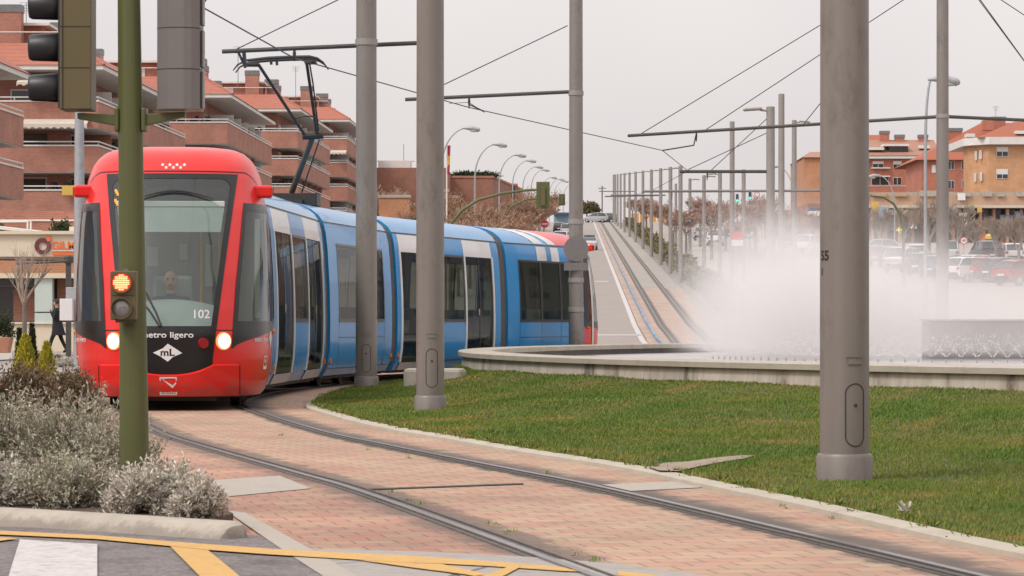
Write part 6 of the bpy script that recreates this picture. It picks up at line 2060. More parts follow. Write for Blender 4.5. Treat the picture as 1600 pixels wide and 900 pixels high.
# red flats with brown tiled roof
Y = 560; t, s, zt = block('apartment_block', 'red brick flats with brown tiled roof and white dormers right of the nearest pole', 'apartment block', 1330, 1462, 248, Y, 22, 'red_brick', None)
cx_, z0 = t.location.x, t.location.z
MB().bx((1325 - 800)/s - cx_, (1455 - 800)/s - cx_, -1.0, 22, zt - z0, zt - z0 + .55).build('eave', M['white_trim'], t)
gable(t, 1322, 1470, 243, 1352, 1470, 214, Y, 22, s, 'roof_brown', 1.2)
for x, y, w, h, sh_ in ((1372, 257, 16, 9, .4), (1402, 257.5, 12, 11, .45), (1423, 257.5, 11.5, 11, .35), (1375, 282, 26, 14, .12), (1402, 283, 12, 11, 0), (1423, 282.5, 12, 11, 0)):
    win(t, x, y, w, h, Y, s, cx_, z0, sh_)
for y, x0, x1 in ((262, 1361, 1390), (275, 1361, 1390)):
    MB().bx((x0 - 800)/s - cx_, (x1 - 800)/s - cx_, -.9, .0, H + (HY - y - 1.5)/s - z0, H + (HY - y)/s - z0).build('balcony_edge', M['white_trim'], t)
MB().bx((1335 - 800)/s - cx_, (1460 - 800)/s - cx_, -.04, 0, H + (HY - 290.8)/s - z0, H + (HY - 290)/s - z0).build('string_course', M['white_trim'], t)
dm = MB().bx((1390 - 800)/s - cx_, (1420 - 800)/s - cx_, 1.0, 7, H + (HY - 236)/s - z0, H + (HY - 227.5)/s - z0).build('dormer', M['dark_window'], t)
MB().bx((1381 - 800)/s - cx_, (1421 - 800)/s - cx_, .3, 7, H + (HY - 228)/s - z0, H + (HY - 224.8)/s - z0).build('dormer_roof', M['white_trim'], dm)
MB().bx((1355 - 800)/s - cx_, (1382 - 800)/s - cx_, .3, 7, H + (HY - 234)/s - z0, H + (HY - 230)/s - z0).build('dormer_roof', M['white_trim'], dm)
MB().bx((1438 - 800)/s - cx_, (1455 - 800)/s - cx_, 1.8, 3.4, H + (HY - 231)/s - z0, H + (HY - 226)/s - z0).build('skylight', M['shutter_white'], t)
for x, y in ((1391, 205), (1415, 211), (1452, 211)): chimney(t, x, y, 222, 1.6, s, 8)
# grey slate and orange roof bits behind
t, s, zt = block('apartment_block', 'orange tiled roof with a grey slate peak behind the red flats', 'apartment block', 1340, 1400, 232, 600, 14, 'red_brick', None)
gable(t, 1340, 1400, 232, 1362, 1388, 208, 600, 14, s, 'roof_orange', .5)
# red house with the big orange roof
Y = 500; t, s, zt = block('apartment_block', 'red brick house under a large steep orange roof beside the pole with two arms', 'apartment block', 1440, 1530, 250, Y, 20, 'red_brick', None)
cx_, z0 = t.location.x, t.location.z
gable(t, 1430, 1620, 250, 1552, 1600, 184, Y, 30, s, 'roof_orange', .8)
for x, y, w, h in ((1486, 258.5, 9, 12), (1509, 258.5, 13, 12.5), (1486, 288.5, 9, 12), (1510, 287.5, 13, 12), (1459, 264, 5, 11)): win(t, x, y, w, h, Y, s, cx_, z0, 0, pane='shutter_white' if x < 1470 else 'dark_window')
MB().bx((1512 - 800)/s - cx_, (1525 - 800)/s - cx_, 1.0, 3.6, H + (HY - 213.5)/s - z0, H + (HY - 208)/s - z0).build('skylight', M['shutter_white'], t)
for x, y in ((1505, 200), (1574, 182)): chimney(t, x, y, 220, 2.2, s, 9)
MB().bx((1545 - 800)/s - cx_, (1562 - 800)/s - cx_, 6, 8, H + (HY - 200)/s - z0, H + (HY - 184)/s - z0).build('dormer', M['red_brick'], t)
# yellow brick house on the right edge
Y = 415; t, s, zt = block('apartment_block', 'yellow brick house with white eave at the right edge of the picture', 'apartment block', 1545, 1690, 226, Y, 18, 'yellow_brick', None)
cx_, z0 = t.location.x, t.location.z
a = (1545 - 800)/s - cx_; bk = (1519 - 800)/s - cx_
MB().prism([(a + .01, .01), (a + .01, 8), (bk, 8), (bk, 3.4)], -1, zt - z0).build('splayed_wall', M['yellow_brick'], t)
MB().prism([((1510 - 800)/s - cx_, 2.8), ((1543 - 800)/s - cx_, -1.0), ((1700 - 800)/s - cx_, -1.0), ((1700 - 800)/s - cx_, 18), ((1510 - 800)/s - cx_, 18)], zt - z0, zt - z0 + .95).build('eave', M['white_trim'], t)
gable(t, 1528, 1700, 215, 1600, 1660, 184, Y, 20, s, 'roof_orange', .6)
for x, y, w, h, sh_ in ((1566, 237, 17, 14, .5), (1566, 271.8, 17, 13.5, .55)): win(t, x, y, w, h, Y, s, cx_, z0, sh_)
for x, y in ((1528, 242), (1534, 241), (1527, 276), (1534.5, 275)):
    X = (x - 800)/s - cx_; yy = 3.4 * (a - X) / (a - bk)
    f = MB().bx(X - .16, X + .16, yy - .5, yy - .3, H + (HY - y - 7)/s - z0, H + (HY - y + 7)/s - z0).build('window', M['white_trim'], t)
MB().bx((1588 - 800)/s - cx_, (1610 - 800)/s - cx_, .2, 2.2, H + (HY - 209)/s - z0, H + (HY - 204)/s - z0).build('skylight', M['shutter_white'], t)
# brown end block left of the nearest pole
Y = 420; t, s, zt = block('apartment_block', 'brown brick block end rising left of the nearest pole', 'apartment block', 1256, 1330, 246, Y, 20, 'orange_brick', None)
gable(t, 1254, 1334, 246, 1275, 1330, 232, Y, 20, s, 'roof_brown', .4)

# ---------------------------------------------------------------- shop arcade
Y = 318; t, s, zt = block('shop_arcade', 'long low shop arcade with a ragged orange brick parapet and hanging signs', 'shopping arcade', 1262, 1720, 318, Y, 14, 'brown_brick', None)
for x0_ in range(1364, 1700, 21):
    X_ = (x0_ - 800)/s - t.location.x; MB().bx(X_, X_ + 11/s, -.06, -.01, .3, H + (HY - 340 - (x0_ % 5))/s - t.location.z).build('shop_window', M['dark_window'], t)
cx_, z0 = t.location.x, t.location.z
def ab(x0, x1, y0, y1, d0, d1, name, mat): return MB().bx((x0 - 800)/s - cx_, (x1 - 800)/s - cx_, d0, d1, H + (HY - y1)/s - z0, H + (HY - y0)/s - z0).build(name, M[mat], t)
ab(1340, 1720, 306, 322, -1.6, 2, 'parapet', 'peach_stone')
ab(1340, 1720, 301, 306, -1.2, 2, 'upper_parapet', 'concrete')
x = 1342
while x < 1700:
    w = rng.randint(10, 34)
    ab(x, x + w, 298 + rng.random() * 6, 308, -1.9, -1.3, 'merlon', 'peach_stone' if rng.random() < .6 else 'concrete'); x += w + rng.randint(4, 26)
ab(1345, 1720, 322, 326, -2.2, 0, 'canopy', 'awning_cream'); ab(1345, 1720, 326.1, 346, -.12, -.07, 'canopy_shade_strip', 'dark_window')  # dark strip paints the shade under the canopy
ab(1262, 1345, 331, 338, -2.4, 0, 'canopy', 'sign_white'); ab(1262, 1345, 326, 331, -2.3, 0, 'fascia', 'sign_blue')
ab(1262, 1345, 345, 372, -.3, 0, 'shop_wall', 'orange_brick')
for x0 in range(1358, 1700, 21): ab(x0, x0 + 4, 326, 396, -1.9, -1.2, 'pier', 'brown_brick' if x0 % 2 else 'orange_brick')
for x0, x1, y0, y1, mt in ((1357, 1368, 317, 334, 'sign_yellow'), (1368, 1383, 325, 342, 'sign_sky'), (1412, 1430, 335, 347, 'orange_brick'), (1430, 1458, 328, 341, 'orange_brick'), (1415, 1427, 349, 358, 'sign_white'), (1483, 1490, 325, 343, 'sign_sky'),
                           (1493, 1505, 334, 355, 'sign_white'), (1510, 1516, 323, 330, 'sign_green'), (1521, 1528, 324, 333, 'sign_yellow'), (1556, 1576, 337, 352, 'sign_blue'), (1580, 1592, 332, 343, 'sign_blue'), (1596, 1612, 336, 350, 'sign_white'), (1385, 1412, 330, 337, 'awning_cream')):
    ab(x0, x1, y0, y1, -2.7, -2.45, 'shop_sign', mt)
ab(1492, 1504, 303, 314, -2.0, -1.95, 'clock', 'sign_white')
cr_ = thing('cross_sign', 'glowing yellow pharmacy style cross in front of the arcade', 'cross sign', px(1405, 359, 300))
MB().bx(-.09, .09, -.05, .05, -.27, .27).build('upright', M['sign_glow'], cr_); MB().bx(-.27, .27, -.055, .055, -.09, .09).build('crossbar', M['sign_glow'], cr_)
MB().tube([(.3, .1, gz(300) - cr_.location.z), (.3, .1, 2.0)], .08, 8).build('post', M['white_trim'], cr_)
kk = thing('kiosk', 'orange kiosk panel standing on the pavement by the arcade', 'kiosk', px(1535, 400, 262)); kk.location.z = gzr(38, 262) + .1
MB().bx(-.22, .22, -.2, .2, 0, 2.6).build('panel', M['sign_orange'], kk, bevel=.04)
bn = thing('recycling_bin', 'dark bin with a yellow top on the pavement by the arcade', 'recycling bin', px(1548, 400, 255)); bn.location.z = gzr(38, 255)
MB().lathe([(.42, 0), (.48, .2), (.48, 1.5), (.44, 1.6)], 14).build('drum', M['sign_blue'], bn, smooth=True); MB().lathe([(.46, 1.6), (.46, 1.85), (.3, 2.0)], 14).build('lid', M['sign_yellow'], bn, smooth=True)
bn2 = thing('litter_bin', 'small red litter bin on the pavement near the right edge', 'litter bin', px(1565, 400, 258)); bn2.location.z = gzr(38, 258)
MB().lathe([(.22, 0), (.25, 1.2), (.18, 1.3)], 12).build('drum', M['sign_red'], bn2, smooth=True)

# ---------------------------------------------------------------- crest of the hill
fb = thing('flower_bed', 'yellow and red flower bed at the top of the climbing track', 'flower bed', (17.2, 568, gz(568)))
MB().bx(-1.5, 1.4, 0, 1.5, 0, .45).build('bed_edge', M['maroon'], fb); MB().bx(-1.4, 1.3, .05, 1.4, .45, .75).build('flowers', M['sign_yellow'], fb)
oh = thing('site_hoarding', 'orange site hoarding far away behind the row of poles', 'hoarding', (27, 590, gz(590)))
for k in range(7): MB().bx(-5 + 1.6 * k, -3.6 + 1.6 * k, 0, .1, .4, 2.2 + .3 * (k % 3)).build('panel', M['orange_hoarding'], oh)
tp = thing('utility_pole', 'wooden pole with a crossarm at the top of the hill', 'utility pole', (16.2, 575, gz(575)))
MB().tube([(0, 0, 0), (0, 0, 6.8)], .12, 6).build('pole', M['bark'], tp); MB().bx(-.7, .7, -.05, .05, 6.3, 6.45).build('crossarm', M['bark'], tp)
bs_ = thing('bus_shelter', 'blue roofed shelter far up the avenue above the tram roof', 'shelter', px(878, 345, 470)); bs_.location.z = gz(470)
MB().bx(-1.2, 1.2, 0, 1.5, 2.3, 2.6).build('roof', M['car_blue'], bs_); MB().bx(-1.1, 1.1, 1.3, 1.4, 0, 2.3).build('back', M['sign_sky'], bs_)

# low lane separator beside the avenue edge line
m = MB(); ys_ = list(range(118, 560, 3))
def sepx(Y): return Xw(Y) + .75
m.sheet([[(sepx(Y) + dx_, Y, gz(Y) + .01 + dz_) for dx_, dz_ in ((-.06, 0), (-.045, .12), (.045, .12), (.06, 0))] for Y in ys_])
tag(m.build('lane_separator', M['blue_rubber']), 'blue rubber lane separator running uphill beside the white line', 'lane separator')

# ================================================================ cars
def make_car(label, paint, kind='hatch'):
    t = thing('parked_car', label, 'car')
    if kind == 'hatch':
        st = [(-2.0, .55, .80, .62), (-1.97, .30, .95, .78), (-1.5, .22, .98, .84), (-.6, .2, .99, .85), (.5, .2, .99, .85), (1.35, .22, .92, .84), (1.85, .28, .80, .78), (2.02, .42, .66, .64)]
        gh_ = [(-1.93, .62, .97, .03), (-1.55, .68, 1.0, .40), (-1.0, .68, 1.0, .50), (.05, .68, 1.0, .50), (.95, .72, .97, .02)]
    else:
        st = [(-2.2, .6, .9, .66), (-2.15, .32, 1.05, .82), (-1.6, .24, 1.08, .88), (-.6, .22, 1.08, .9), (.6, .22, 1.07, .9), (1.5, .24, 1.0, .88), (2.05, .3, .9, .82), (2.22, .5, .72, .66)]
        gh_ = [(-2.08, .68, 1.06, .06), (-1.8, .74, 1.08, .52), (-1.0, .74, 1.08, .62), (.2, .74, 1.08, .60), (1.2, .78, 1.05, .02)]
    rows = []
    for x, zb, zt, hw_ in st:
        rows.append([(x, -hw_ * .92, zb), (x, -hw_, zb + (zt - zb) * .35), (x, -hw_ * .97, zt - .05), (x, -hw_ * .88, zt), (x, 0, zt + .02), (x, hw_ * .88, zt), (x, hw_ * .97, zt - .05), (x, hw_, zb + (zt - zb) * .35), (x, hw_ * .92, zb)])
    m = MB().sheet(rows)
    m.f.append(tuple(range(9))); m.f.append(tuple(reversed(range(len(rows)*9 - 9, len(rows)*9))))
    m.build('body', M[paint], t, smooth=True, sharp=45)
    rows = []; top = []
    for x, hw_, zb, dz_ in gh_:
        rows.append([(x, -hw_ - .08, zb - .03), (x, -hw_ * .93, zb + dz_ * .9), (x, -hw_ * .8, zb + dz_), (x, hw_ * .8, zb + dz_), (x, hw_ * .93, zb + dz_ * .9), (x, hw_ + .08, zb - .03)])
    MB().sheet(rows).build('glasshouse', M['car_glass'], t, smooth=True, sharp=30)
    r_ = MB().sheet([[(x, -hw_ * .93, zb + dz_ * .9 + .012), (x, -hw_ * .8, zb + dz_ + .014), (x, 0, zb + dz_ + .03), (x, hw_ * .8, zb + dz_ + .014), (x, hw_ * .93, zb + dz_ * .9 + .012)] for x, hw_, zb, dz_ in gh_[1:4]])
    for q in (-1, 1):
        for (xa, ia), (xb, ib) in (((gh_[0][0], 0), (gh_[1][0], 1)), ((gh_[4][0], 4), (gh_[3][0], 3)), ((-.55, 2), (-.55, 2))):
            g0, g1 = gh_[ia], gh_[ib]
            if ia == ib: r_.tube([(-.55, q * (g0[1] + .07), g0[2]), (-.55, q * g0[1] * .95, g0[2] + g0[3] * .9)], .035, 4)
            else: r_.tube([(g0[0], q * (g0[1] + .05), g0[2] + g0[3] * .0), (g1[0], q * g1[1] * .93, g1[2] + g1[3] * .92)], .045, 4)
    r_.build('roof', M[paint], t, smooth=True)
    wx = 1.25 if kind == 'hatch' else 1.38
    hw2 = .80 if kind == 'hatch' else .85
    for x in (-wx, wx):
        for q in (-1, 1):
            w_ = MB().cyl((x, q * (hw2 - .16), .31), (x, q * (hw2 + .03), .31), .31, n=16).build('wheel', M['tyre'], t, smooth=True)
            MB().cyl((x, q * (hw2 + .025), .31), (x, q * (hw2 + .045), .31), .18, n=12).build('rim', M['silver_paint'], w_)
    xe = st[0][0] - .0; xf = st[-1][0]
    for q in (-1, 1):
        MB().obx((xe + .02, q * st[1][3] * .80, .80), (.035, 0, 0), (0, .10, 0), (0, 0, .10)).build('tail_light', M['tail_red'], t, bevel=.02)
        MB().obx((xf - .08, q * .55, .62), (.06, 0, 0), (0, .12, 0), (0, 0, .07)).build('headlight', M['shutter_white'], t, bevel=.02)
    MB().obx((xe - .005, 0, .62), (.012, 0, 0), (0, .26, 0), (0, 0, .055)).build('number_plate', M['sign_white'], t)
    return t
protos = {}
def car(x, y, Y, rz, paint, kind, label, grp):
    p = px(x, y, Y)
    k = (paint, kind)
    if k not in protos:
        c = protos[k] = make_car(label, paint, kind); c['group'] = grp
        c.location = (p.x, Y, gzr(p.x, Y) + .01); c.rotation_euler = (0, 0, R(rz))
    else:
        c = copy_thing(protos[k], (p.x, Y, gzr(p.x, Y) + .01), R(rz), label); c['group'] = grp
    return c
GP, GA = 'cars parked beside the fountain spray', 'cars on the avenue'
for a in ((1262, 380, 268, 70, 'car_white', 'suv', 'white car left of the nearest pole, half veiled by mist', GP),
          (1415, 405, 216, 62, 'car_silver', 'suv', 'silver car at the left end of the parked row right of the nearest pole', GP),
          (1450, 408, 209, 58, 'car_dark', 'hatch', 'dark car between the silver car and the blue car', GP),
          (1474, 410, 202, 55, 'car_blue', 'hatch', 'blue car behind the pole with two arms', GP),
          (1512, 415, 197, 48, 'car_white', 'hatch', 'white hatchback under the speed limit sign', GP),
          (1494, 412, 204, 50, 'car_dark', 'hatch', 'dark hatchback between the blue car and the white hatchback', GP),
          (1530, 412, 203, 46, 'car_silver', 'hatch', 'silver hatchback between the white one and the red hatchback', GP),
          (1574, 418, 196, 40, 'car_dark', 'hatch', 'dark car between the two red cars', GP),
          (1400, 398, 228, 66, 'car_dark', 'hatch', 'dark car between the red car and the silver car', GP),
          (1434, 396, 236, 80, 'car_white', 'hatch', 'white car in the back row behind the silver and dark cars', GP),
          (1480, 394, 240, 84, 'car_silver', 'suv', 'silver car in the back row behind the blue car', GP),
          (1540, 394, 240, 96, 'car_dark', 'suv', 'dark car in the back row before the orange kiosk', GP),
          (1580, 394, 240, 90, 'car_white', 'hatch', 'white car in the back row near the red litter bin', GP),
          (1142, 352, 335, 86, 'car_dark', 'hatch', 'dark car under the bare trees between the white and silver ones', GP),
          (1096, 350, 360, 84, 'car_silver', 'hatch', 'silver hatchback farthest left under the bare trees', GP),
          (1236, 366, 290, 76, 'car_dark', 'hatch', 'dark hatchback left of the white car by the nearest pole', GP),
          (1548, 422, 197, 42, 'car_red', 'hatch', 'red hatchback faintly seen through the spray', GP),
          (1600, 432, 190, 38, 'car_red', 'hatch', 'red car cut by the right edge behind the spray', GP),
          (1372, 400, 232, 75, 'car_red', 'hatch', 'red car just right of the nearest pole', GP),
          (1368, 384, 258, 170, 'car_silver', 'hatch', 'silver hatchback parked by the pavement right of the nearest pole', GP),
          (1120, 352, 330, 80, 'car_white', 'suv', 'white car under the bare trees beyond the mist', GP),
          (1170, 352, 320, 80, 'car_silver', 'suv', 'silver car under the bare trees beyond the mist', GP),
          (1215, 356, 310, 80, 'car_dark', 'suv', 'dark car under the bare trees beyond the mist', GP),
          (921, 380, 335, -92, 'car_silver', 'hatch', 'silver hatchback driving down the avenue beside the tram tail', GA),
          (930, 345, 556, 170, 'car_silver', 'suv', 'silver car crossing at the crest of the hill', GA),
          (868, 362, 300, 88, 'car_white', 'hatch', 'white hatchback above the tram tail, nearest of the cars on the left kerb', GA),
          (876, 352, 350, 88, 'car_white', 'suv', 'white car behind the hatchback on the left kerb', GA),
          (886, 347, 410, 88, 'car_silver', 'suv', 'silver car farther up the left kerb', GA),
          (874, 347, 440, 88, 'car_dark', 'hatch', 'dark car on the left kerb near the crest', GA),
          (946, 342, 566, 160, 'car_dark', 'suv', 'dark car behind the flower bed at the crest', GA)):
    car(*a)

# ---------------------------------------------------------------- unseen flats added to darken the reflections in panes and paintwork
def reflection_flats(label, x0, x1, y0, depth, h, mat, roof):
    cx_, cy_ = (x0 + x1) / 2, y0
    t = thing('apartment_block', label, 'apartment block', (cx_, cy_, gz(y0)), 0, None)
    w = (x1 - x0) / 2
    MB().bx(-w, w, 0, depth, -1, h).build('wall', M[mat], t)
    m = MB().add([(-w - .5, -.5, h), (w + .5, -.5, h), (w + .5, depth + .5, h), (-w - .5, depth + .5, h), (-w + 3, depth / 2, h + 2.6), (w - 3, depth / 2, h + 2.6)], [(0, 1, 5, 4), (1, 2, 5), (2, 3, 4, 5), (3, 0, 4)])
    m.build('roof', M[roof], t)
    for k in range(int(h // 3)):
        z = 1.2 + 3 * k
        for (a, b, fx) in ((-w, w, None),):
            for yy, s in ((-.04, 1), (depth + .04, -1)):
                n_ = int(w * 2 / 4)
                mm_ = MB()
                for j in range(n_): mm_.bx(-w + 1.4 + 4*j, -w + 2.9 + 4*j, min(yy, yy + .03), max(yy, yy + .03), z, z + 1.4)
                mm_.build('window_row', M['dark_window'], t)
        for xx in (-w - .04, w + .01):
            mm_ = MB()
            for j in range(int(depth / 4)): mm_.bx(xx, xx + .03, 1.4 + 4*j, 2.9 + 4*j, z, z + 1.4)
            mm_.build('window_row', M['dark_window'], t)
    return t
reflection_flats('unseen grey rendered flats added for reflections, beyond the right edge of the picture', 62, 82, 120, 60, 14, 'signal_grey', 'roof_brown')
reflection_flats('unseen wide grey flats added for reflections, far beyond the right edge of the picture', 95, 150, 190, 30, 15, 'signal_grey', 'roof_brown')
reflection_flats('unseen brown brick flats added for reflections, behind the camera', -30, 30, -75, 18, 16, 'brown_brick', 'roof_brown')
reflection_flats('unseen orange brick flats added for reflections, left behind the camera', -62, -44, -40, 62, 14, 'orange_brick', 'roof_tile')
reflection_flats('unseen red brick flats added for reflections, right behind the camera', 55, 72, -50, 70, 14, 'red_brick', 'roof_brown')
reflection_flats('unseen brown brick flats added for reflections, left of the shop', -75, -40, 60, 30, 13, 'brown_brick', 'roof_tile')
# ================================================================ plants
def quads(P, D, W, L, Wd):
    """leaf quads (rhombs): base P, direction D, side W, length L, width Wd"""
    a = P; b = P + D * (L * .5)[:, None] + W * (Wd * .5)[:, None]; c = P + D * L[:, None]; d = P + D * (L * .5)[:, None] - W * (Wd * .5)[:, None]
    V = np.stack([a, b, c, d], 1).reshape(-1, 3)
    return V, np.arange(len(P) * 4).reshape(-1, 4)
def unit(v): return v / np.maximum(np.linalg.norm(v, axis=-1, keepdims=True), 1e-9)
def sprig_shrub(name, label, cat, c, rad, h, n_twig, n_leaf, leaf, width, mat, seed, grp=None, up=.5, droop=0.0, twig_r=.0025, stem='twig', inner=.25, lump=.25):
    rs = np.random.RandomState(seed)
    t = thing(name, label, cat, c, 0, grp)
    az = rs.rand(n_twig) * 6.283; el = np.arccos(rs.rand(n_twig) * .98) ; el = np.pi / 2 - el
    dirs = np.stack([np.cos(az) * np.cos(el), np.sin(az) * np.cos(el), np.sin(el)], 1)
    lum = 1 + lump * (np.sin(az * 3 + seed) * np.cos(el * 4 + seed * 2) + .6 * np.sin(az * 7 + el * 5))
    ext = np.stack([dirs[:, 0] * rad[0], dirs[:, 1] * rad[1], dirs[:, 2] * h], 1) * (lum * (.72 + .38 * rs.rand(n_twig)))[:, None]
    base = ext * (inner + .25 * rs.rand(n_twig))[:, None]; base[:, 2] *= .7
    tipd = unit(ext - base + np.array([0, 0, up * .15]) + rs.randn(n_twig, 3) * .06)
    ln = np.linalg.norm(ext - base, axis=1)
    # stems
    B, T = base, base + tipd * ln[:, None]
    sd_ = unit(np.cross(tipd, rs.randn(n_twig, 3)))
    V, Fq = quads(B, tipd, sd_, ln, np.full(n_twig, twig_r * 2))
    np_mesh('stems', V, Fq, M[stem], t)
    # leaves along the outer part of each stem
    f = .35 + .68 * rs.rand(n_twig, n_leaf)
    P = B[:, None, :] + tipd[:, None, :] * (ln[:, None] * f)[..., None]
    P[..., 2] -= droop * (f ** 2) * ln[:, None]
    d = unit(tipd[:, None, :] * .8 + rs.randn(n_twig, n_leaf, 3) * .75 + np.array([0, 0, up * .5]))
    w = unit(np.cross(d, rs.randn(n_twig, n_leaf, 3)))
    P, d, w = P.reshape(-1, 3), d.reshape(-1, 3), w.reshape(-1, 3)
    m_ = P[:, 2] > 0.0
    P, d, w = P[m_], d[m_], w[m_]
    N = len(P)
    V, Fq = quads(P, d, w, leaf * (.6 + .8 * rs.rand(N)), width * (.6 + .8 * rs.rand(N)))
    tn = (.72 + .5 * rs.rand(N))[:, None] * (1 + .06 * rs.randn(N, 3))
    np_mesh('foliage', V, Fq, M[mat], t, col=np.repeat(np.clip(tn, 0, 1.6), 4, 0))
    return t
def GPT(x, y, z=.07):
    p = gp(x, y, z); return (p.x, p.y, z)
G1, G2 = 'silvery shrubs behind the kerb', 'small white leaved shrubs at the kerb'
sprig_shrub('silver_shrub', 'tall grey green shrub at the left edge, its top above the others', 'shrub', (-3.06, 19.2, .07), (.44, .45), .53, 1000, 26, .028, .0085, 'grey_green_leaf', 11, G1)
sprig_shrub('silver_shrub', 'broad grey green shrub left of the signal post', 'shrub', (-2.56, 18.8, .07), (.44, .42), .53, 1100, 26, .028, .0085, 'grey_green_leaf', 12, G1)
sprig_shrub('silver_shrub', 'lower grey green shrub around the foot of the signal post', 'shrub', (-2.22, 18.2, .07), (.29, .34), .40, 760, 26, .026, .008, 'grey_green_leaf', 13, G1)
sprig_shrub('silver_shrub', 'sparse grey green shrub behind the signal post, spilling towards the track', 'shrub', (-2.62, 20.4, .07), (.34, .4), .30, 360, 20, .026, .007, 'grey_green_leaf', 14, G1)
sprig_shrub('silver_shrub', 'pale silver shrub in the lower left corner at the kerb', 'shrub', (-2.84, 17.02, .07), (.26, .26), .29, 420, 26, .03, .0085, 'silver_leaf', 15, G1)
sprig_shrub('silver_shrub', 'dull grey green shrub between the pale one and the signal post', 'shrub', (-2.36, 16.92, .07), (.30, .26), .27, 520, 24, .025, .0075, 'grey_green_leaf', 19, G1)
sprig_shrub('white_leaf_shrub', 'white leaved shrub just right of the signal post foot', 'shrub', (-1.87, 16.36, .07), (.235, .2), .245, 520, 26, .028, .009, 'silver_leaf', 16, G2, lump=.18)
sprig_shrub('white_leaf_shrub', 'white leaved shrub at the tip of the bed nearest the track', 'shrub', (-1.575, 15.98, .07), (.155, .15), .20, 380, 26, .028, .009, 'silver_leaf', 17, G2, lump=.18)
sprig_shrub('white_leaf_shrub', 'white leaved shrub between its two neighbours, a little lower', 'shrub', (-1.72, 16.45, .07), (.17, .16), .235, 330, 26, .028, .009, 'silver_leaf', 18, G2, lump=.18)
for k, (X, Y, rx, h) in enumerate(((-5.75, 33.2, .55, .55), (-5.1, 33.6, .50, .53), (-4.72, 34.2, .34, .46))):
    sprig_shrub('brown_hedge_bush', ['brown leaved bush at the left edge behind the silver shrubs', 'brown leaved bush in the middle below the golden conifer', 'brown leaved bush touching the left corner of the tram'][k], 'bush', (X, Y, .07), (rx, .5), h, 900, 22, .035, .014, 'brown_leaf', 31 + k, 'brown bushes behind the shrub bed', lump=.12)
for k, (X, Y, rx, h) in enumerate(((-6.9, 33.0, .6, .55), (-4.0, 21.5, .55, .5), (-3.75, 18.9, .42, .45))):
    sprig_shrub('silver_shrub' if k else 'brown_hedge_bush', ['brown leaved bush just outside the left edge', 'grey green shrub farther left in the bed, outside the left edge', 'grey green shrub near the kerb, outside the left edge'][k], 'shrub' if k else 'bush', (X, Y, .07), (rx, .5), h, 700, 20, .032, .011, 'grey_green_leaf' if k else 'brown_leaf', 51 + k)
def conifer(c, r, h, label, mat, seed, grp='small conifers behind the shrub bed'):
    rs = np.random.RandomState(seed)
    t = thing('dwarf_conifer', label, 'conifer', c, 0, grp)
    N = 3800
    f = rs.rand(N) ** 1.35
    az = rs.rand(N) * 6.283
    rr = r * np.clip((1 - f) ** .75, 0, 1) * (.55 + .5 * rs.rand(N)) * (1 + .18 * np.sin(az * 4 + f * 9))
    P = np.stack([np.cos(az) * rr, np.sin(az) * rr, f * h], 1)
    d = unit(np.stack([np.cos(az) * .35, np.sin(az) * .35, np.ones(N)], 1) + rs.randn(N, 3) * .25)
    w = unit(np.cross(d, rs.randn(N, 3)))
    V, Fq = quads(P, d, w, np.full(N, .05) * (.7 + .8 * rs.rand(N)), np.full(N, .018))
    np_mesh('foliage', V, Fq, M[mat], t, col=np.repeat((.7 + .6 * rs.rand(N))[:, None] * np.ones(3), 4, 0))
    MB().tube([(0, 0, 0), (0, 0, h * .8)], [.02, .006], 6).build('trunk', M['bark'], t)
for a in (((-6.31, 41.5, .0), .25, .86, 'rounded golden conifer, the brightest of the group', 'golden_leaf', 1), ((-6.11, 42.0, .0), .18, .76, 'smaller yellow green conifer right of the golden one', 'golden_leaf', 2),
          ((-6.60, 44.0, .0), .11, 1.0, 'dark pointed conifer behind the golden one', 'dark_leaf', 3), ((-6.62, 43.0, .0), .08, .93, 'thin dark conifer left of the golden one', 'dark_leaf', 4)):
    conifer(*a)
# terracotta planter with a bush, hedge on the shop roof
tp_ = thing('planter', 'terracotta planter box at the left edge in front of the shop', 'planter', ((-2 - 800) * 90 / F, 90, 0))
MB().bx(-.42, .42, -.3, .3, .0, .18).build('plinth', M['white_trim'], tp_)
m = MB(); m.add([(-.34, -.25, .18), (.30, -.25, .18), (.30, .25, .18), (-.34, .25, .18), (-.42, -.3, .62), (.38, -.3, .62), (.38, .3, .62), (-.42, .3, .62)], [(0,3,2,1),(4,5,6,7),(0,1,5,4),(1,2,6,5),(2,3,7,6),(3,0,4,7)])
m.build('box', M['terracotta'], tp_, bevel=.02)
sprig_shrub('planter_bush', 'green bush growing in the terracotta planter', 'bush', ((2 - 800) * 90 / F, 90, .6), (.42, .35), .75, 260, 18, .06, .025, 'dark_leaf', 41)
sprig_shrub('roof_bush', 'dark green bush on the shop roof terrace beside the galvanised post', 'bush', ((96 - 800) * 117 / F, 117, 4.1), (.5, .4), .65, 320, 18, .07, .035, 'dark_leaf', 42)
sprig_shrub('roof_bush', 'dark green bush on the shop roof terrace at the left edge', 'bush', ((-3 - 800) * 117 / F, 117, 4.1), (.25, .3), .55, 200, 18, .07, .035, 'dark_leaf', 43)
for k, (x, Y) in enumerate(((105, 74), (84, 80), (60, 84))):
    sprig_shrub('low_shrub', 'low pale leaved shrub at the feet of the walking person, %s from the post' % ORD[k], 'shrub', ((x - 800) * Y / F, Y, 0), (.4, .4), .22, 260, 18, .04, .015, 'brown_leaf' if k else 'silver_leaf', 45 + k)

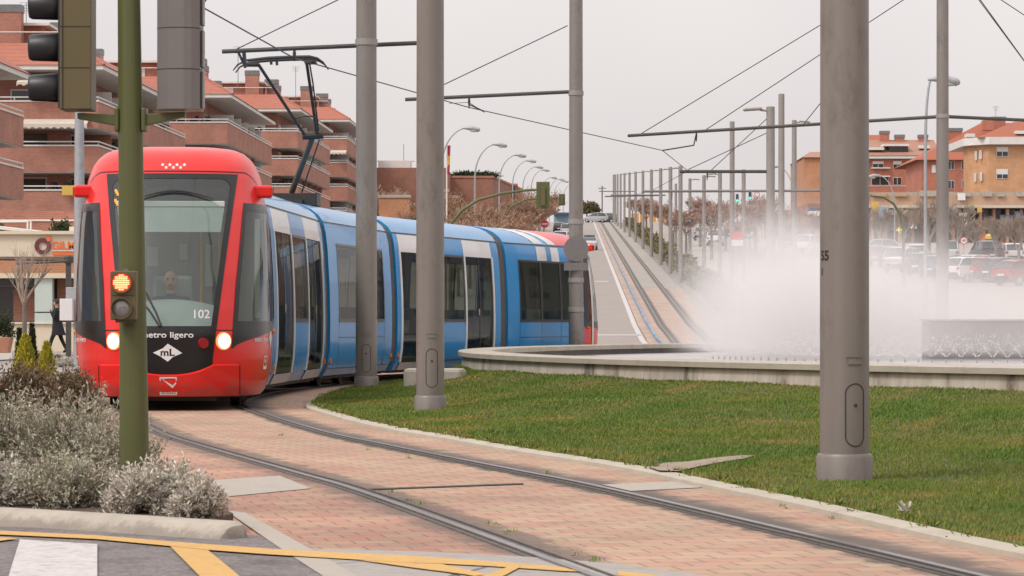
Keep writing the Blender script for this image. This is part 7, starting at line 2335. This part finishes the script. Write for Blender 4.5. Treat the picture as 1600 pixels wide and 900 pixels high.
# bare trees
def grow(rs, p, d, L, r, depth, out_, spread, up):
    n = 3; pts = [p]; rr = [r]
    for i in range(n):
        d = unit(d + rs.randn(3) * .12 + np.array([0, 0, up]))
        p = p + d * L / n; pts.append(p); rr.append(r * (1 - .45 * (i + 1) / n))
    out_.append((pts, rr, depth))
    if depth == 0: return
    k = 5 if depth > 1 else 6
    for i in range(k):
        f = .35 + .65 * (i + rs.rand()) / k
        q = pts[min(n, int(f * n))] * 1.0
        a = rs.rand() * 6.283
        s = np.array([math.cos(a), math.sin(a), .15])
        nd = unit(d * (1 - spread) + s * spread * (.7 + .6 * rs.rand()))
        grow(rs, q, nd, L * (.5 + .22 * rs.rand()), rr[-1] * (.62 if depth > 1 else .6), depth - 1, out_, spread, up)
def bare_tree(label, loc, h, seed, grp, mat='twig_brown', trunk=.42, spread=.62, depth=4, r=.11, minr=.011, leaves=0, leafmat='dry_leaf', name='bare_tree', cat='bare tree'):
    rs = np.random.RandomState(seed)
    t = thing(name, label, cat, loc, 0, grp)
    seg_ = []
    MB().tube([(0, 0, 0), (.02 * h * .1, 0, h * trunk * .5), (0, 0, h * trunk)], [r * 1.15, r * .95, r * .8], 8).build('trunk', M['bark'], t, smooth=True)
    for k in range(5):
        a = 6.283 * k / 5 + rs.rand() * .6
        grow(rs, np.array([0, 0, h * trunk * (.82 + .18 * rs.rand())]), unit(np.array([math.cos(a) * spread * 1.1, math.sin(a) * spread * 1.1, .75])), h * .32, r * .55, depth - 1, seg_, spread, .10)
    m = MB(); tips = []
    for pts, rr, dep in seg_:
        m.tube([tuple(p) for p in pts], [max(x, minr) for x in rr], 5 if dep > 1 else 3, False)
        if dep <= 1: tips += list(pts[1:])
    m.build('crown', M[mat], t)
    if leaves:
        tips = np.array(tips); P = tips[rs.randint(len(tips), size=leaves)] + rs.randn(leaves, 3) * .10
        d = unit(rs.randn(leaves, 3)); w = unit(np.cross(d, rs.randn(leaves, 3)))
        V, Fq = quads(P, d, w, np.full(leaves, .13) * (.6 + .8 * rs.rand(leaves)), np.full(leaves, .09))
        np_mesh('leaves', V, Fq, M[leafmat], t, col=np.repeat((.7 + .6 * rs.rand(leaves))[:, None] * np.ones(3), 4, 0))
    return t
bare_tree('young bare street tree in front of the shop', ((38 - 800) * 94 / F, 94, 0), 4.1, 5, None, 'twig_grey', .40, .26, 3, .075, .004)
# bare trees on the far side of the mist, and the greyer ones before the shops
GT1, GT2, GT3 = 'reddish bare trees beyond the mist', 'grey bare trees in front of the shop arcade', 'bare trees along the avenue above the tram'
ptA = [bare_tree('reddish bare tree beyond the mist, one of a row behind the poles', (0, 0, 0), 6.4, s_, GT1, 'twig_brown', .38, .62, 4, .13, .022) for s_ in (21, 22)]
k = 0
for x, Y in ((1010, 420), (1034, 380), (1052, 330), (1072, 300), (1094, 350), (1112, 290), (1134, 330), (1158, 280), (1180, 300), (1222, 290), (1246, 270), (1268, 300), (1010, 520), (988, 540), (1196, 340)):
    src = ptA[k % 2]
    loc = ((x - 800) * Y / F, Y, gz(Y)); rz = rng.random() * 6
    if k < 2: src.location = loc; src.rotation_euler = (0, 0, rz)
    else: copy_thing(src, loc, rz, None, .85 + .35 * rng.random())
    k += 1
ptB = [bare_tree('grey bare tree in front of the shop arcade, one of a row', (0, 0, 0), 6.6, s_, GT2, 'twig_grey', .20, .46, 4, .13, .011) for s_ in (23, 24)]
k = 0
for x, Y in ((1376, 262), (1412, 270), (1452, 258), (1496, 246), (1526, 250), (1556, 236), (1592, 230), (1618, 240)):
    src = ptB[k % 2]
    loc = ((x - 800) * Y / F, Y, gzr((x - 800) * Y / F, Y)); rz = rng.random() * 6
    if k < 2: src.location = loc; src.rotation_euler = (0, 0, rz)
    else: copy_thing(src, loc, rz, None, .75 + .6 * rng.random())
    k += 1
ptC = [bare_tree('bare tree with dry brown leaves above the tram roof, one of a row', (0, 0, 0), 8.0, s_, GT3, 'twig_brown', .22, .56, 4, .11, .020, leaves=2600) for s_ in (25, 26)]
k = 0
for x, Y in ((716, 200), (734, 215), (750, 235), (764, 228), (778, 255), (792, 250), (806, 285), (820, 300), (832, 340), (842, 380), (660, 280), (690, 275), (850, 430)):
    src = ptC[k % 2]
    loc = ((x - 800) * Y / F, Y, gz(Y)); rz = rng.random() * 6
    if k < 2: src.location = loc; src.rotation_euler = (0, 0, rz)
    else: copy_thing(src, loc, rz, None, .85 + .4 * rng.random())
    k += 1
for k, (x, Y, h) in enumerate(((612, 230, 7.4), (708, 225, 7.2), (585, 250, 6.8))):
    bare_tree(['pale blossoming shrub between the two front poles', 'pale blossoming shrub right of the second nearest pole', 'pale blossoming shrub behind the lawn tip pole'][k], ((x - 800) * Y / F, Y, gz(Y)), h, 61 + k, 'pale blossoming trees', 'twig_brown', .25, .7, 4, .09, .018, leaves=3200, leafmat='blossom', name='blossom_tree', cat='blossom tree')
bare_tree('purplish bare tree behind the lawn tip pole, in front of the brick building', ((597 - 800) * 330 / F, 330, gz(330)), 8.5, 66, None, 'twig_brown', .4, .6, 4, .12, .022)
# crest trees
for k, (x, h) in enumerate(((917, 3.8), (926, 4.6), (907, 4.2))):
    Y = 585 + 3 * k
    sprig_shrub('pine_tree', ['small dark pine at the crest beside the tram tail pole', 'larger dark pine at the crest above the silver car', 'dark pine at the crest hidden behind the tram tail pole'][k], 'pine', ((x - 800) * Y / F, Y, gz(Y) + 2.2), (1.3, 1.2), 2.0, 260, 14, .30, .16, 'hedge_leaf', 71 + k, 'dark pines at the crest', twig_r=.05)
    MB().tube([(0, 0, -2.2), (0, 0, .6)], .14, 6).build('trunk', M['bark'], [o for o in bpy.data.objects if o.name.startswith('pine_tree')][-1])
# dark planting on the roof of the long brick building
sprig_shrub('roof_planting', 'dark straggling plants along the roof edge of the long brown building', 'plants', ((738 - 800) * 421 / F, 421.5, H + (HY - 277) * 421 / F), (3.6, .5), .75, 420, 14, .22, .12, 'dark_leaf', 75, twig_r=.02)
# hedge beside the climbing track
rs = np.random.RandomState(81)
N = 26000
hy = 172 + (540 - 172) * rs.rand(N) ** 1.6
hx = 10.55 + .0205 * (hy - 160) + .5 + 1.1 * rs.rand(N)
prof = .75 + .45 * np.sin(hy * .21) * np.sin(hy * .083) + .35 * (rs.rand(N) - .3)
hzv = np.array([gz(y) for y in hy]) + np.abs(prof) * rs.rand(N) ** .5 * 1.0
hl = np.array([11.3, 172.0, gz(172)])
P = np.stack([hx, hy, hzv], 1) - hl
d = unit(rs.randn(N, 3) + np.array([0, -.2, .7])); w = unit(np.cross(d, rs.randn(N, 3)))
V, Fq = quads(P, d, w, .22 + .25 * rs.rand(N), .16 + .1 * rs.rand(N))
hg = thing('hedge', 'long uneven brown green hedge climbing beside the tram track', 'hedge', tuple(hl))
np_mesh('foliage', V, Fq, M['hedge_leaf'], hg, col=np.repeat((.65 + .7 * rs.rand(N))[:, None] * np.ones(3), 4, 0))
# low weeds in the paving joints and at the lawn edge
rs = np.random.RandomState(83)
pts_ = [(438, 681), (612, 770), (636, 784), (658, 790), (768, 821), (798, 832), (905, 868), (930, 878), (640, 717), (860, 740), (1225, 793), (1300, 812), (575, 704), (820, 695), (1010, 731), (850, 700), (905, 708), (1090, 745), (1380, 806), (1440, 818)]
P = np.concatenate([np.array([gp(x, y, .012)]) + rs.randn(16, 3) * np.array([.014, .014, 0]) for x, y in pts_])
N = len(P); d = unit(rs.randn(N, 3) * .6 + np.array([0, 0, 1])); w = unit(np.cross(d, rs.randn(N, 3)))
V, Fq = quads(P, d, w, .012 + .028 * rs.rand(N), np.full(N, .005))
tag(np_mesh('weeds', V, Fq, M['grass_blade'], col=np.repeat((.9 + .8 * rs.rand(N))[:, None] * np.ones(3), 4, 0)), 'small weeds sprouting from the paving joints and lawn edge', 'weeds', kind='stuff')
sprig_shrub('thistle', 'pale spiky rosette at the lawn edge right of the nearest pole', 'plant', (2.10, 17.0, .035), (.035, .035), .04, 9, 6, .05, .012, 'silver_leaf', 85)

# ragged growth creeping over the lawn edging
rs = np.random.RandomState(91)
cl = []
for k in range(420):
    i = rs.randint(0, int(NK * .75)); p = KB[i]
    a = KB[min(i + 1, NK - 1)] - KB[max(i - 1, 0)]; a.normalize()
    n_ = Vector((a.y, -a.x)) * (-.02 + .10 * rs.rand())
    cl.append((p.x + n_.x, p.y + n_.y, .035))
P = np.repeat(np.array(cl), 22, 0); P += rs.randn(*P.shape) * np.array([.03, .04, 0])
N = len(P); d = unit(rs.randn(N, 3) * .75 + np.array([0, 0, .9])); w = unit(np.cross(d, rs.randn(N, 3)))
V, Fq = quads(P, d, w, .02 + .05 * rs.rand(N), .005 + .006 * rs.rand(N))
ct = np.where((rs.rand(N) < .4)[:, None], np.array([2.1, 1.3, 1.9]), np.array([1.0, 1.0, 1.0])) * (.7 + .5 * rs.rand(N))[:, None]
tag(np_mesh('edge_weeds', V, Fq, M['grass_blade'], col=np.repeat(ct, 4, 0)), 'ragged weeds and dry grass along the stone edging of the lawn', 'weeds', kind='stuff')
